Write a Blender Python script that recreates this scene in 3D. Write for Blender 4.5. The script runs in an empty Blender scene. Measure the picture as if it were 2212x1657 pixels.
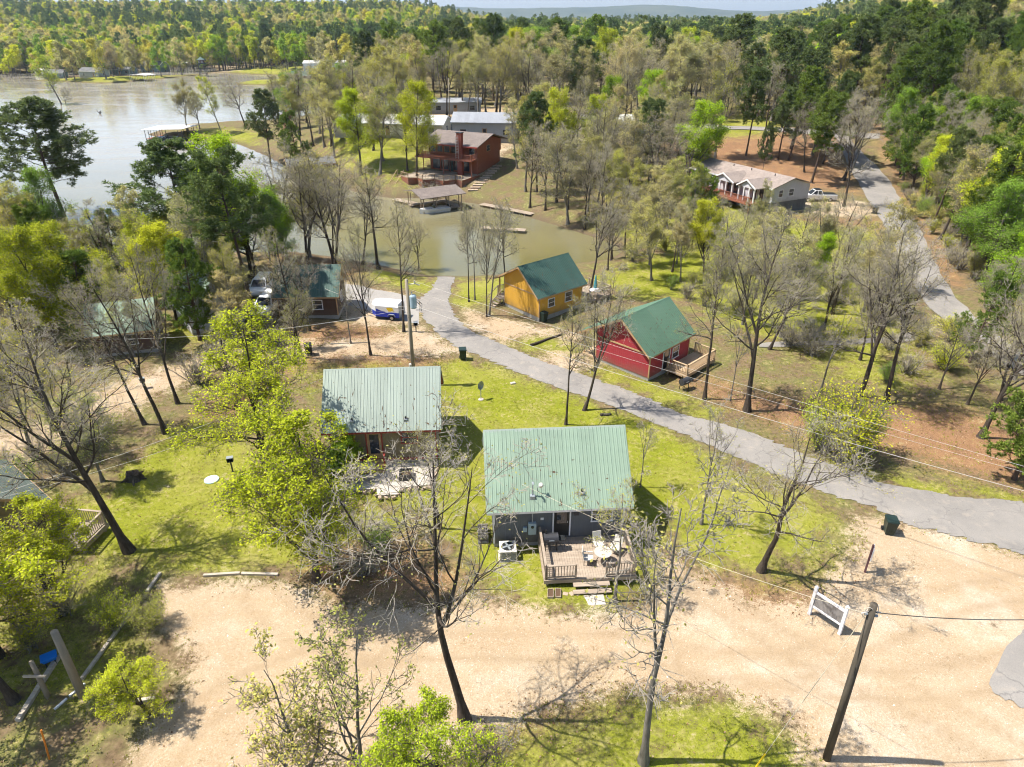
import bpy, math, random
import numpy as np
from mathutils import Matrix, Vector

# ---------------------------------------------------------------- camera, sky, sun, exposure
scene = bpy.context.scene
CAM_H = 27.0
PITCH = math.radians(28.3)
cam_data = bpy.data.cameras.new('camera')
cam_data.sensor_width = 36.0
cam_data.lens = 36.0 * 683.0 / 1024.0
cam_data.clip_start = 0.5
cam_data.clip_end = 40000.0
cam = bpy.data.objects.new('camera', cam_data)
scene.collection.objects.link(cam)
cam.location = (0, 0, CAM_H)
cam.rotation_euler = (math.pi / 2 - PITCH, 0, 0)
scene.camera = cam

SUN_EL = math.radians(61.0)
SUN_DIR = Vector((1.0, -0.04, 0)).normalized()          # the way the shadows fall on the ground
world = bpy.data.worlds.new('World')
scene.world = world
world.use_nodes = True
wn = world.node_tree.nodes
wl = world.node_tree.links
wn.clear()
sky = wn.new('ShaderNodeTexSky')
sky.sky_type = 'NISHITA'
sky.sun_disc = False
sky.sun_elevation = SUN_EL
sky.sun_rotation = math.atan2(-SUN_DIR.x, -SUN_DIR.y)
sky.altitude = 100
sky.air_density = 1.0
sky.dust_density = 1.0
sky.ozone_density = 1.0
bg = wn.new('ShaderNodeBackground')
bg.inputs['Strength'].default_value = 0.10
wo = wn.new('ShaderNodeOutputWorld')
wl.new(sky.outputs[0], bg.inputs[0])
wl.new(bg.outputs[0], wo.inputs[0])

sun_data = bpy.data.lights.new('sun', 'SUN')
sun_data.energy = 4.8
sun_data.angle = math.radians(0.53)
sun_data.color = (1.0, 0.95, 0.87)
sun = bpy.data.objects.new('sun', sun_data)
scene.collection.objects.link(sun)
sd = Vector((SUN_DIR.x * math.cos(SUN_EL), SUN_DIR.y * math.cos(SUN_EL), -math.sin(SUN_EL)))
sun.rotation_euler = sd.to_track_quat('-Z', 'Y').to_euler()
sun.location = (-60, 0, 120)

scene.view_settings.view_transform = 'Standard'
scene.view_settings.look = 'None'
scene.view_settings.exposure = 0.95
scene.view_settings.gamma = 1.0
scene.view_settings.use_curve_mapping = False
scene.cycles.max_bounces = 4
scene.cycles.diffuse_bounces = 2
scene.cycles.glossy_bounces = 2
scene.cycles.transmission_bounces = 3
scene.cycles.transparent_max_bounces = 8
scene.cycles.volume_bounces = 0
scene.cycles.use_denoising = True
scene.cycles.use_adaptive_sampling = True
scene.cycles.adaptive_threshold = 0.045
scene.cycles.adaptive_min_samples = 16
scene.cycles.filter_width = 1.1
scene.cycles.caustics_reflective = False
scene.cycles.caustics_refractive = False

C = scene.collection
R = math.radians
rng = np.random.default_rng(7)
random.seed(7)

# ---------------------------------------------------------------- survey: sight lines of the aerial photograph to places on the land
FPX = 1475.4
def ray(px, py):
    u = (px - 1106.0) / FPX
    v = -(py - 828.5) / FPX
    return (u, math.cos(PITCH) + v * math.sin(PITCH), -math.sin(PITCH) + v * math.cos(PITCH))
def level(px, py, z=0.0):
    d = ray(px, py)
    t = (z - CAM_H) / d[2]
    return (d[0] * t, d[1] * t)
def spot(px, py):
    z = 0.0
    for i in range(14):
        x, y = level(px, py, z)
        h = float(height(np.array([x]), np.array([y]))[0])
        if abs(h - z) < .004: return (x, y, h)
        z = .4 * z + .6 * h
    x, y = level(px, py, z)
    return (x, y, float(height(np.array([x]), np.array([y]))[0]))
def tall(py, y):
    d = ray(1106, py)
    return CAM_H + y / d[1] * d[2]

# ---------------------------------------------------------------- the shape of the land
WATER = -1.6
def poly_sd(px, py, poly):
    """signed distance, positive inside"""
    P = np.asarray(poly, float)
    Q = np.roll(P, -1, axis=0)
    d2 = np.full(px.shape, 1e18)
    inside = np.zeros(px.shape, bool)
    for (ax, ay), (bx, by) in zip(P, Q):
        ex, ey = bx - ax, by - ay
        L = ex * ex + ey * ey + 1e-12
        t = np.clip(((px - ax) * ex + (py - ay) * ey) / L, 0, 1)
        dx, dy = px - ax - t * ex, py - ay - t * ey
        d2 = np.minimum(d2, dx * dx + dy * dy)
        c = ((ay > py) != (by > py))
        with np.errstate(divide='ignore', invalid='ignore'):
            xi = ax + (py - ay) * ex / (ey if abs(ey) > 1e-12 else 1e-12)
        inside ^= c & (px < xi)
    d = np.sqrt(d2)
    return np.where(inside, d, -d)
def sstep(a, b, x):
    t = np.clip((x - a) / (b - a), 0, 1)
    return t * t * (3 - 2 * t)
_wd = [(-420, 640), (-120, 622), (60, 612), (160, 600), (260, 566), (420, 548), (560, 545), (640, 545), (720, 556), (800, 568), (860, 583), (925, 596), (1000, 597),
       (1075, 594), (1150, 586), (1240, 570), (1320, 560), (1345, 545), (1330, 528), (1262, 505), (1180, 480), (1120, 462), (1075, 447), (1010, 437),
       (930, 428), (850, 428), (780, 418), (740, 404), (690, 392), (640, 372), (585, 340), (520, 312), (470, 302), (418, 306), (366, 303), (322, 290),
       (352, 280), (470, 270), (600, 264), (700, 246), (752, 214), (768, 192), (752, 176), (690, 166), (610, 163), (520, 160), (450, 158), (420, 163),
       (380, 168), (330, 172), (290, 176), (240, 181), (150, 178), (60, 175), (-80, 172), (-420, 176)]
SHORE = [level(x, y, WATER) for x, y in _wd]
SPIT = [level(x, y, WATER) for x, y in ((476, 180), (560, 177.2), (660, 176.8), (800, 176), (800, 184), (700, 184.5), (600, 184.5), (520, 183.5))]
def hnoise(x, y):
    return (np.sin(x * .011 + 1.3) * np.cos(y * .013 + .4) + .6 * np.sin(x * .027 - y * .019) + .4 * np.sin(x * .05 + y * .043 + 2))
def height(x, y):
    x = np.asarray(x, float); y = np.asarray(y, float)
    a = x / np.maximum(y, 30.0)
    b = 4.6 * sstep(122, 160, y) * sstep(-62, -30, x) * (1 - .5 * sstep(260, 340, y))
    hill = np.where(a < .15, 1 - sstep(-.16, .02, a), sstep(.28, .48, a))
    b = b + (25 * sstep(430, 1050, y) * hill + 6 * sstep(500, 1600, y)) * (1 - .8 * sstep(1500, 2600, y) * (1 - hill)) - 14 * sstep(900, 2500, y) * (1 - hill)
    rise = np.clip(x - (0.27 * y + 36.0), 0, 110)
    b = b + .20 * rise * sstep(42, 75, y) * (1 - sstep(500, 900, y))
    b = b + hnoise(x, y) * 1.6 * sstep(150, 420, y)
    b = b + .10 * np.sin(x * .31 + .5) * np.sin(y * .27) + .05 * np.sin(x * .9 + y * .7)
    d = -poly_sd(x, y, SHORE)
    d = np.maximum(d, poly_sd(x, y, SPIT))
    lim = WATER + np.where(d > 0, .05 + .30 * d + .05 * d * sstep(2, 8, d) * d * .2, np.maximum(.22 * d, -2.5))
    return np.minimum(b, lim)

# ---------------------------------------------------------------- mesh helpers
def fast_mesh(name, V, F4=None, F3=None, smooth=False):
    me = bpy.data.meshes.new(name)
    V = np.asarray(V, np.float32).reshape(-1, 3)
    n4 = 0 if F4 is None else len(F4)
    n3 = 0 if F3 is None else len(F3)
    me.vertices.add(len(V))
    me.vertices.foreach_set('co', V.ravel())
    loops = []
    if n4: loops.append(np.asarray(F4, np.int32).ravel())
    if n3: loops.append(np.asarray(F3, np.int32).ravel())
    loops = np.concatenate(loops)
    me.loops.add(len(loops))
    me.loops.foreach_set('vertex_index', loops)
    me.polygons.add(n4 + n3)
    st = np.concatenate([np.arange(n4) * 4, n4 * 4 + np.arange(n3) * 3]).astype(np.int32)
    me.polygons.foreach_set('loop_start', st)
    if smooth:
        me.polygons.foreach_set('use_smooth', np.ones(n4 + n3, bool))
    me.update(calc_edges=True)
    return me
def tag(o, label=None, cat=None, group=None, kind=None):
    if label: o['label'] = label
    if cat: o['category'] = cat
    if group: o['group'] = group
    if kind: o['kind'] = kind
    return o
def empty(name, loc=(0, 0, 0), rz=0.0, label=None, cat=None, group=None):
    o = bpy.data.objects.new(name, None)
    o.empty_display_size = .3
    C.objects.link(o)
    o.location = loc
    o.rotation_euler = (0, 0, rz)
    return tag(o, label, cat, group)
def link(name, me, m=None, parent=None, loc=None):
    o = bpy.data.objects.new(name, me)
    C.objects.link(o)
    if m is not None and len(me.materials) == 0:
        me.materials.append(m)
    if parent is not None: o.parent = parent
    if loc is not None: o.location = loc
    return o
def clone(o, parent=None):
    c = o.copy()
    C.objects.link(c)
    c.parent = parent
    for ch in list(o.children):
        clone(ch, c)
    return c
class MB:
    def __init__(s):
        s.v = []; s.f = []
    def raw(s, vs, fs):
        n = len(s.v)
        s.v += [tuple(v) for v in vs]
        s.f += [tuple(i + n for i in f) for f in fs]
        return s
    def box(s, x0, x1, y0, y1, z0, z1):
        return s.raw([(x0, y0, z0), (x1, y0, z0), (x1, y1, z0), (x0, y1, z0), (x0, y0, z1), (x1, y0, z1), (x1, y1, z1), (x0, y1, z1)],
                     [(3, 2, 1, 0), (4, 5, 6, 7), (0, 1, 5, 4), (1, 2, 6, 5), (2, 3, 7, 6), (3, 0, 4, 7)])
    def bar(s, a, b, w, h, up=(0, 0, 1)):
        a = Vector(a); b = Vector(b)
        t = (b - a).normalized()
        u = Vector(up)
        if abs(t.dot(u)) > .98: u = Vector((0, 1, 0))
        sx = t.cross(u).normalized() * (w / 2)
        sz = sx.cross(t).normalized() * (h / 2)
        vs = [a - sx - sz, a + sx - sz, a + sx + sz, a - sx + sz, b - sx - sz, b + sx - sz, b + sx + sz, b - sx + sz]
        return s.raw(vs, [(0, 1, 2, 3), (7, 6, 5, 4), (1, 0, 4, 5), (2, 1, 5, 6), (3, 2, 6, 7), (0, 3, 7, 4)])
    def tube(s, pts, r, n=8, caps=True):
        pts = [Vector(p) for p in pts]
        rs = r if hasattr(r, '__len__') else [r] * len(pts)
        rings = []
        ref = None
        for i, p in enumerate(pts):
            t = (pts[min(i + 1, len(pts) - 1)] - pts[max(i - 1, 0)]).normalized()
            if ref is None:
                ref = Vector((0, 0, 1)) if abs(t.z) < .9 else Vector((1, 0, 0))
            u = t.cross(ref).normalized()
            w = u.cross(t)
            rings.append([p + (u * math.cos(2 * math.pi * k / n) + w * math.sin(2 * math.pi * k / n)) * rs[i] for k in range(n)])
        vs = [q for g in rings for q in g]
        fs = [(i * n + k, (i + 1) * n + k, (i + 1) * n + (k + 1) % n, i * n + (k + 1) % n) for i in range(len(pts) - 1) for k in range(n)]
        if caps:
            fs.append(tuple(range(n)))
            fs.append(tuple((len(pts) - 1) * n + k for k in range(n - 1, -1, -1)))
        return s.raw(vs, fs)
    def disc(s, c, r, h, n=20, r2=None):
        r2 = r if r2 is None else r2
        vs = [(c[0] + r * math.cos(2 * math.pi * k / n), c[1] + r * math.sin(2 * math.pi * k / n), c[2]) for k in range(n)]
        vs += [(c[0] + r2 * math.cos(2 * math.pi * k / n), c[1] + r2 * math.sin(2 * math.pi * k / n), c[2] + h) for k in range(n)]
        fs = [(k, (k + 1) % n, n + (k + 1) % n, n + k) for k in range(n)] + [tuple(range(n - 1, -1, -1)), tuple(range(n, 2 * n))]
        return s.raw(vs, fs)
    def lathe_x(s, c, prof, n=16):
        """profile of (axial x, radius) about an axis parallel to y through c"""
        vs = [(c[0] + r * math.cos(2 * math.pi * k / n), c[1] + a, c[2] + r * math.sin(2 * math.pi * k / n)) for a, r in prof for k in range(n)]
        m = len(prof)
        fs = [(i * n + k, i * n + (k + 1) % n, (i + 1) * n + (k + 1) % n, (i + 1) * n + k) for i in range(m - 1) for k in range(n)]
        fs += [tuple(range(n - 1, -1, -1)), tuple((m - 1) * n + k for k in range(n))]
        return s.raw(vs, fs)
    def prism(s, pts, axis, a, b):
        """polygon in the two other axes pushed from a to b along axis ('x','y','z')"""
        def P(p, t):
            return (t, p[0], p[1]) if axis == 'x' else ((p[0], t, p[1]) if axis == 'y' else (p[0], p[1], t))
        n = len(pts)
        vs = [P(p, a) for p in pts] + [P(p, b) for p in pts]
        fs = [tuple(range(n - 1, -1, -1)), tuple(range(n, 2 * n))] + [(k, (k + 1) % n, n + (k + 1) % n, n + k) for k in range(n)]
        return s.raw(vs, fs)
    def mesh(s, name, m=None, smooth=False, bevel=0):
        me = bpy.data.meshes.new(name)
        me.from_pydata(s.v, [], s.f)
        me.update()
        if bevel or True:
            import bmesh
            bm = bmesh.new()
            bm.from_mesh(me)
            bmesh.ops.recalc_face_normals(bm, faces=bm.faces)
            if bevel:
                bmesh.ops.bevel(bm, geom=list(bm.edges), offset=bevel, segments=2, affect='EDGES', profile=.6)
            bm.to_mesh(me)
            bm.free()
        if smooth:
            for p in me.polygons: p.use_smooth = True
        if m is not None: me.materials.append(m)
        return me
    def build(s, name, m, parent=None, loc=None, smooth=False, bevel=0):
        return link(name, s.mesh(name, m, smooth, bevel), None, parent, loc)

# ---------------------------------------------------------------- materials
class N:
    def __init__(s, name):
        s.m = bpy.data.materials.new(name)
        s.m.use_nodes = True
        s.t = s.m.node_tree
        s.t.nodes.clear()
        s.out = s.t.nodes.new('ShaderNodeOutputMaterial')
    def n(s, typ, **kw):
        nd = s.t.nodes.new(typ)
        for k, v in kw.items(): setattr(nd, k, v)
        return nd
    def l(s, a, b): s.t.links.new(a, b)
    def coord(s, kind='Object'):
        return s.n('ShaderNodeTexCoord').outputs[kind]
    def noise(s, co, scale, detail=4, rough=.55, dist=0.0):
        nd = s.n('ShaderNodeTexNoise')
        nd.inputs['Scale'].default_value = scale
        nd.inputs['Detail'].default_value = detail
        nd.inputs['Roughness'].default_value = rough
        nd.inputs['Distortion'].default_value = dist
        s.l(co, nd.inputs['Vector'])
        return nd.outputs['Fac']
    def ramp(s, fac, stops):
        r = s.n('ShaderNodeValToRGB')
        e = r.color_ramp.elements
        while len(e) < len(stops): e.new(.5)
        for el, (p, c) in zip(e, stops):
            el.position = p
            el.color = (*c, 1) if hasattr(c, '__len__') else (c, c, c, 1)
        s.l(fac, r.inputs[0])
        return r.outputs[0]
    def mix(s, fac, a, b, mode='MIX'):
        nd = s.n('ShaderNodeMix')
        nd.data_type = 'RGBA'
        nd.blend_type = mode
        for idx, v in ((0, fac), (6, a), (7, b)):
            if isinstance(v, bpy.types.NodeSocket): s.l(v, nd.inputs[idx])
            elif idx == 0: nd.inputs[0].default_value = v
            else: nd.inputs[idx].default_value = (*v, 1)
        return nd.outputs[2]
    def math(s, op, a, b=None, clamp=False):
        nd = s.n('ShaderNodeMath')
        nd.operation = op
        nd.use_clamp = clamp
        for i, v in enumerate((a, b)):
            if v is None: continue
            if isinstance(v, bpy.types.NodeSocket): s.l(v, nd.inputs[i])
            else: nd.inputs[i].default_value = v
        return nd.outputs[0]
    def bump(s, h, strength=.3, dist=.02):
        b = s.n('ShaderNodeBump')
        b.inputs['Strength'].default_value = strength
        b.inputs['Distance'].default_value = dist
        s.l(h, b.inputs['Height'])
        return b.outputs[0]
    def done(s, color, rough=.7, metal=0.0, normal=None, spec=.5):
        p = s.n('ShaderNodeBsdfPrincipled')
        if isinstance(color, bpy.types.NodeSocket): s.l(color, p.inputs['Base Color'])
        else: p.inputs['Base Color'].default_value = (*color, 1)
        if isinstance(rough, bpy.types.NodeSocket): s.l(rough, p.inputs['Roughness'])
        else: p.inputs['Roughness'].default_value = rough
        p.inputs['Metallic'].default_value = metal
        p.inputs['Specular IOR Level'].default_value = spec
        if normal is not None: s.l(normal, p.inputs['Normal'])
        s.l(p.outputs[0], s.out.inputs[0])
        return s.m

def worn(name, c, rough=.7, var=.25, scale=1.2, fine=14.0, bump=.15, metal=0.0, spec=.4):
    """plain painted or raw surface with blotches and fine grain"""
    k = N(name)
    co = k.coord()
    a = k.noise(co, scale, 5)
    b = k.noise(co, fine, 3)
    lo = tuple(x * (1 - var) for x in c)
    hi = tuple(min(1, x * (1 + var)) for x in c)
    col = k.ramp(k.math('ADD', k.math('MULTIPLY', a, .65), k.math('MULTIPLY', b, .35)), [(.3, lo), (.7, hi)])
    return k.done(col, rough, metal, k.bump(b, bump, .01), spec)
def streaky(name, c, c2, axis=2, rough=.75, scale=1.0, stretch=12.0):
    """grain or streaks along one axis"""
    k = N(name)
    mp = k.n('ShaderNodeMapping')
    sc = [stretch, stretch, stretch]
    sc[axis] = 1.0
    mp.inputs['Scale'].default_value = sc
    k.l(k.coord(), mp.inputs[0])
    a = k.noise(mp.outputs[0], scale, 6, .6)
    b = k.noise(k.coord(), .9, 4)
    col = k.ramp(k.math('ADD', k.math('MULTIPLY', a, .7), k.math('MULTIPLY', b, .3)), [(.32, c), (.68, c2)])
    return k.done(col, rough, 0, k.bump(a, .25, .01), .3)
def siding(name, c, axis=0, pitch=.2, lap=False, var=.12):
    """board siding: grooves every pitch metres (vertical on both wall directions, or horizontal laps)"""
    k = N(name)
    co = k.coord()
    sp = k.n('ShaderNodeSeparateXYZ')
    k.l(co, sp.inputs[0])
    if lap:
        v = sp.outputs[2]
    else:
        v = k.math('ADD', sp.outputs[0], sp.outputs[1])
    fr = k.math('FRACT', k.math('DIVIDE', v, pitch))
    groove = k.math('GREATER_THAN', fr, .93)
    a = k.noise(co, .8, 5)
    mp = k.n('ShaderNodeMapping')
    mp.inputs['Scale'].default_value = (9, 9, .7)
    k.l(co, mp.inputs[0])
    b = k.noise(mp.outputs[0], 1.6, 5)
    f = k.math('ADD', k.math('MULTIPLY', a, .5), k.math('MULTIPLY', b, .5))
    col = k.ramp(f, [(.3, tuple(x * (1 - var) for x in c)), (.7, tuple(x * (1 + var) for x in c))])
    mz = k.n('ShaderNodeMapRange')
    mz.inputs['From Min'].default_value = 1.15; mz.inputs['From Max'].default_value = .25
    k.l(k.math('ADD', sp.outputs[2], k.math('MULTIPLY', k.math('SUBTRACT', a, .5), 1.6)), mz.inputs['Value'])
    col = k.mix(k.math('MULTIPLY', mz.outputs[0], .5), col, (.17, .125, .085))
    col = k.mix(k.ramp(b, [(.55, 0.0), (.75, .3)]), col, tuple(x * .45 + .05 for x in c))
    h = k.math('SUBTRACT', 1.0, groove)
    if lap: h = k.math('MULTIPLY', fr, -1.0)
    return k.done(col, .75, 0, k.bump(h, .8, .02), .3)

M = {}
# metal roofing: weathered green paint, chalky blotches, faint streaks down the slope
def roof_metal(name, c, rough=.42, blotch=.25):
    k = N(name)
    co = k.n('ShaderNodeNewGeometry').outputs['Position']
    a = k.noise(co, .35, 4)
    b = k.noise(co, 3.5, 5)
    f = k.math('ADD', k.math('MULTIPLY', a, .6), k.math('MULTIPLY', b, .4))
    pale = tuple(x * .7 + .3 * .45 for x in c)
    col = k.ramp(f, [(.28, tuple(x * .86 for x in c)), (.5, c), (.78, tuple(x * (1 - blotch) + y * blotch for x, y in zip(c, pale)))])
    oi = k.n('ShaderNodeObjectInfo')
    col = k.mix(1.0, col, k.ramp(oi.outputs['Random'], [(0, .90), (1, 1.07)]), 'MULTIPLY')
    mp = k.n('ShaderNodeMapping')
    mp.inputs['Scale'].default_value = (7, .35, 1)
    k.l(k.coord(), mp.inputs[0])
    st_ = k.noise(mp.outputs[0], 1.3, 5, .65)
    col = k.mix(k.ramp(st_, [(.55, 0.0), (.75, .22)]), col, tuple(x * .55 + .03 for x in c))
    col = k.mix(k.ramp(k.noise(co, 1.1, 6, .7), [(.58, 0.0), (.74, .2)]), col, tuple(x * .5 + .22 for x in c))
    return k.done(col, k.ramp(b, [(.3, rough), (.7, rough + .2)]), .15, None, .5)
M['roof_green'] = roof_metal('weathered green metal roofing', (.245, .33, .245), .55)
M['roof_teal'] = roof_metal('faded blue green metal roofing', (.285, .335, .285), .5, .5)
M['roof_dark'] = roof_metal('dark green metal roofing', (.035, .085, .066), .5)
M['roof_deep'] = roof_metal('mid green metal roofing', (.095, .18, .115), .55)
M['roof_pale'] = roof_metal('pale galvanised roofing', (.55, .54, .50), .5)
M['roof_grey'] = roof_metal('dull galvanised roofing', (.30, .31, .33), .45)
def shingle(name, c):
    k = N(name)
    co = k.coord()
    br = k.n('ShaderNodeTexBrick')
    br.inputs['Scale'].default_value = 1.0
    br.inputs['Brick Width'].default_value = .33
    br.inputs['Row Height'].default_value = .14
    br.inputs['Mortar Size'].default_value = .008
    br.inputs['Color1'].default_value = (*[x * .85 for x in c], 1)
    br.inputs['Color2'].default_value = (*[x * 1.12 for x in c], 1)
    br.inputs['Mortar'].default_value = (*[x * .6 for x in c], 1)
    k.l(co, br.inputs[0])
    n2 = k.noise(co, .7, 5)
    col = k.mix(1.0, br.outputs[0], k.ramp(n2, [(.3, .82), (.7, 1.1)]), 'MULTIPLY')
    return k.done(col, .9, 0, k.bump(k.noise(co, 30, 2), .3, .01), .2)
M['shingle_brown'] = shingle('brown asphalt shingles', (.20, .165, .145))
M['shingle_tan'] = shingle('pinkish tan asphalt shingles', (.30, .245, .21))
M['shingle_grey'] = shingle('grey asphalt shingles', (.16, .16, .155))
M['grey_siding'] = siding('blue grey plywood siding', (.115, .125, .135))
M['tan_siding'] = siding('olive tan plywood siding', (.215, .175, .10))
M['red_siding'] = siding('barn red plywood siding', (.33, .035, .045))
M['yellow_siding'] = siding('mustard yellow plywood siding', (.60, .33, .045))
M['brown_siding'] = siding('dark brown log siding', (.09, .05, .035), lap=True, pitch=.22)
M['white_siding'] = siding('white lap siding', (.66, .67, .68), lap=True, pitch=.16)
M['lake_siding'] = siding('red brown cedar siding', (.29, .095, .05))
M['greyviolet_siding'] = siding('pale grey vinyl siding', (.50, .49, .52), lap=True, pitch=.14)
M['teal_siding'] = siding('grey teal siding', (.16, .24, .25), lap=True)
M['cream_siding'] = siding('cream siding', (.6, .57, .48), lap=True)
M['metal_wall'] = siding('ribbed grey metal wall', (.36, .38, .41), pitch=.3)
M['white_metal'] = siding('ribbed white metal wall', (.72, .74, .76), pitch=.5)
M['bark'] = None
M['white'] = worn('white paint', (.74, .73, .74), .5, .08)
M['red_trim'] = worn('brick red trim paint', (.30, .05, .035), .55, .15)
M['brown_trim'] = worn('tan trim paint', (.42, .27, .14), .6, .15)
M['dark'] = worn('black plastic', (.015, .017, .018), .5, .3)
M['dark_metal'] = worn('dark metal', (.05, .05, .055), .5, .3, metal=.3)
M['grey_metal'] = worn('grey galvanised metal', (.33, .36, .38), .45, .15, metal=.4)
M['beige_metal'] = worn('beige condenser metal', (.56, .53, .47), .5, .1)
M['bin_green'] = worn('dark green bin plastic', (.014, .03, .023), .45, .25)
M['bin_black'] = worn('black bin plastic', (.02, .022, .024), .45, .25)
M['deck_old'] = streaky('weathered grey deck timber', (.22, .17, .125), (.42, .34, .26), 0, .85, .6, 8)
M['deck_new'] = streaky('new yellow deck timber', (.36, .245, .14), (.50, .37, .23), 0, .8, .6, 8)
M['deck_red'] = streaky('red stained deck timber', (.20, .065, .04), (.32, .13, .08), 0, .7, .6, 8)
M['timber'] = streaky('silvered landscape timber', (.30, .25, .19), (.52, .46, .38), 0, .9, 1.0, 10)
M['pole'] = streaky('creosoted pole timber', (.045, .038, .028), (.12, .10, .075), 2, .9, .6, 14)
M['pole_pale'] = streaky('bleached pole timber', (.20, .165, .12), (.33, .28, .21), 2, .9, .6, 14)
M['concrete'] = worn('pale concrete', (.45, .40, .34), .9, .18, .7, 20, .2)
M['block'] = worn('concrete block', (.33, .31, .28), .95, .2, 2, 18, .3)
M['stone'] = worn('fieldstone', (.40, .30, .22), .9, .35, 2.5, 20, .4)
M['brick'] = worn('red chimney brick', (.26, .07, .045), .9, .25, 5, 25, .3)
M['tire'] = worn('tyre rubber', (.02, .02, .021), .85, .2)
M['rim'] = worn('wheel rim', (.5, .5, .52), .35, .1, metal=.7)
M['car_white'] = worn('white car paint', (.72, .72, .72), .25, .03, spec=.6)
M['car_blue'] = worn('dark blue car paint', (.02, .045, .075), .22, .1, spec=.6)
M['trailer_blue'] = worn('royal blue paint', (.012, .035, .36), .3, .08)
M['yellow'] = worn('yellow paint', (.75, .52, .02), .45, .06)
M['orange'] = worn('orange paint', (.70, .22, .03), .45, .1)
M['red'] = worn('red paint', (.5, .03, .03), .45, .1)
M['blue_plastic'] = worn('bright blue plastic', (.008, .17, .62), .35, .05)
M['lid'] = worn('pale blue green lid', (.50, .68, .68), .6, .08)
M['sign_back'] = worn('grey mesh sign face', (.23, .215, .205), .8, .12, 6, 40)
M['transformer'] = worn('grey blue transformer can', (.33, .42, .47), .45, .08)
M['wire_pale'] = worn('weathered aluminium cable', (.50, .47, .42), .6, .05)
M['wire_dark'] = worn('dark cable', (.05, .05, .05), .6, .1)
M['galv_wire'] = worn('galvanised guy wire', (.50, .45, .33), .6, .05)
M['tarp'] = worn('pale dock roof', (.72, .70, .66), .6, .06)
M['ladder'] = worn('painted ladder', (.7, .62, .58), .6, .1)
M['mulch'] = worn('soil', (.10, .06, .035), .95, .3)
k = N('window glass')
p = k.n('ShaderNodeBsdfPrincipled')
p.inputs['Base Color'].default_value = (.03, .035, .045, 1)
p.inputs['Roughness'].default_value = .06
p.inputs['Specular IOR Level'].default_value = .8
k.l(p.outputs[0], k.out.inputs[0])
M['glass'] = k.m

# bark: furrowed, grey brown, lichen-pale upward patches
def bark(name, lo, hi, pale):
    k = N(name)
    co = k.coord()
    mp = k.n('ShaderNodeMapping')
    mp.inputs['Scale'].default_value = (7, 7, 1.3)
    k.l(co, mp.inputs[0])
    a = k.noise(mp.outputs[0], 1.5, 6, .65)
    b = k.noise(co, .5, 4)
    col = k.ramp(a, [(.3, lo), (.7, hi)])
    col = k.mix(k.ramp(b, [(.5, 0.0), (.68, .55)]), col, pale)
    return k.done(col, .95, 0, k.bump(a, .6, .03), .15)
M['bark'] = bark('dark oak bark', (.035, .026, .02), (.10, .08, .062), (.16, .145, .12))
M['bark_grey'] = bark('pale grey bark', (.10, .088, .072), (.22, .20, .17), (.34, .32, .28))
M['bark_pine'] = bark('pine bark', (.05, .035, .026), (.13, .09, .065), (.15, .11, .085))
def twig(name, c):
    k = N(name)
    oi = k.n('ShaderNodeObjectInfo')
    col = k.mix(oi.outputs['Random'], tuple(x * .8 for x in c), tuple(x * 1.15 for x in c))
    return k.done(col, .9, 0, None, .15)
M['twig_grey'] = twig('pale grey twigs', (.345, .305, .245))
M['twig_brown'] = twig('brown grey twigs', (.24, .20, .145))
# leaves take their tree's own colour (object colour) and differ a little leaf by leaf and tree by tree
def leaf(name, trans=.35):
    k = N(name)
    oi = k.n('ShaderNodeObjectInfo')
    geo = k.n('ShaderNodeNewGeometry')
    rp = k.ramp(geo.outputs['Random Per Island'], [(0, (.62, .66, .6)), (.5, (1, 1, 1)), (1, (1.4, 1.32, 1.2))])
    col = k.mix(1.0, oi.outputs['Color'], rp, 'MULTIPLY')
    rv = k.ramp(oi.outputs['Random'], [(0, (.82, .88, .9)), (1, (1.15, 1.1, 1.0))])
    col = k.mix(1.0, col, rv, 'MULTIPLY')
    d = k.n('ShaderNodeBsdfDiffuse')
    t = k.n('ShaderNodeBsdfTranslucent')
    k.l(col, d.inputs[0])
    k.l(col, t.inputs[0])
    mx = k.n('ShaderNodeMixShader')
    mx.inputs[0].default_value = trans
    k.l(d.outputs[0], mx.inputs[1])
    k.l(t.outputs[0], mx.inputs[2])
    k.l(mx.outputs[0], k.out.inputs[0])
    return k.m
M['leaf'] = leaf('young leaves', .42)
M['needle'] = leaf('pine needles', .25)

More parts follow.
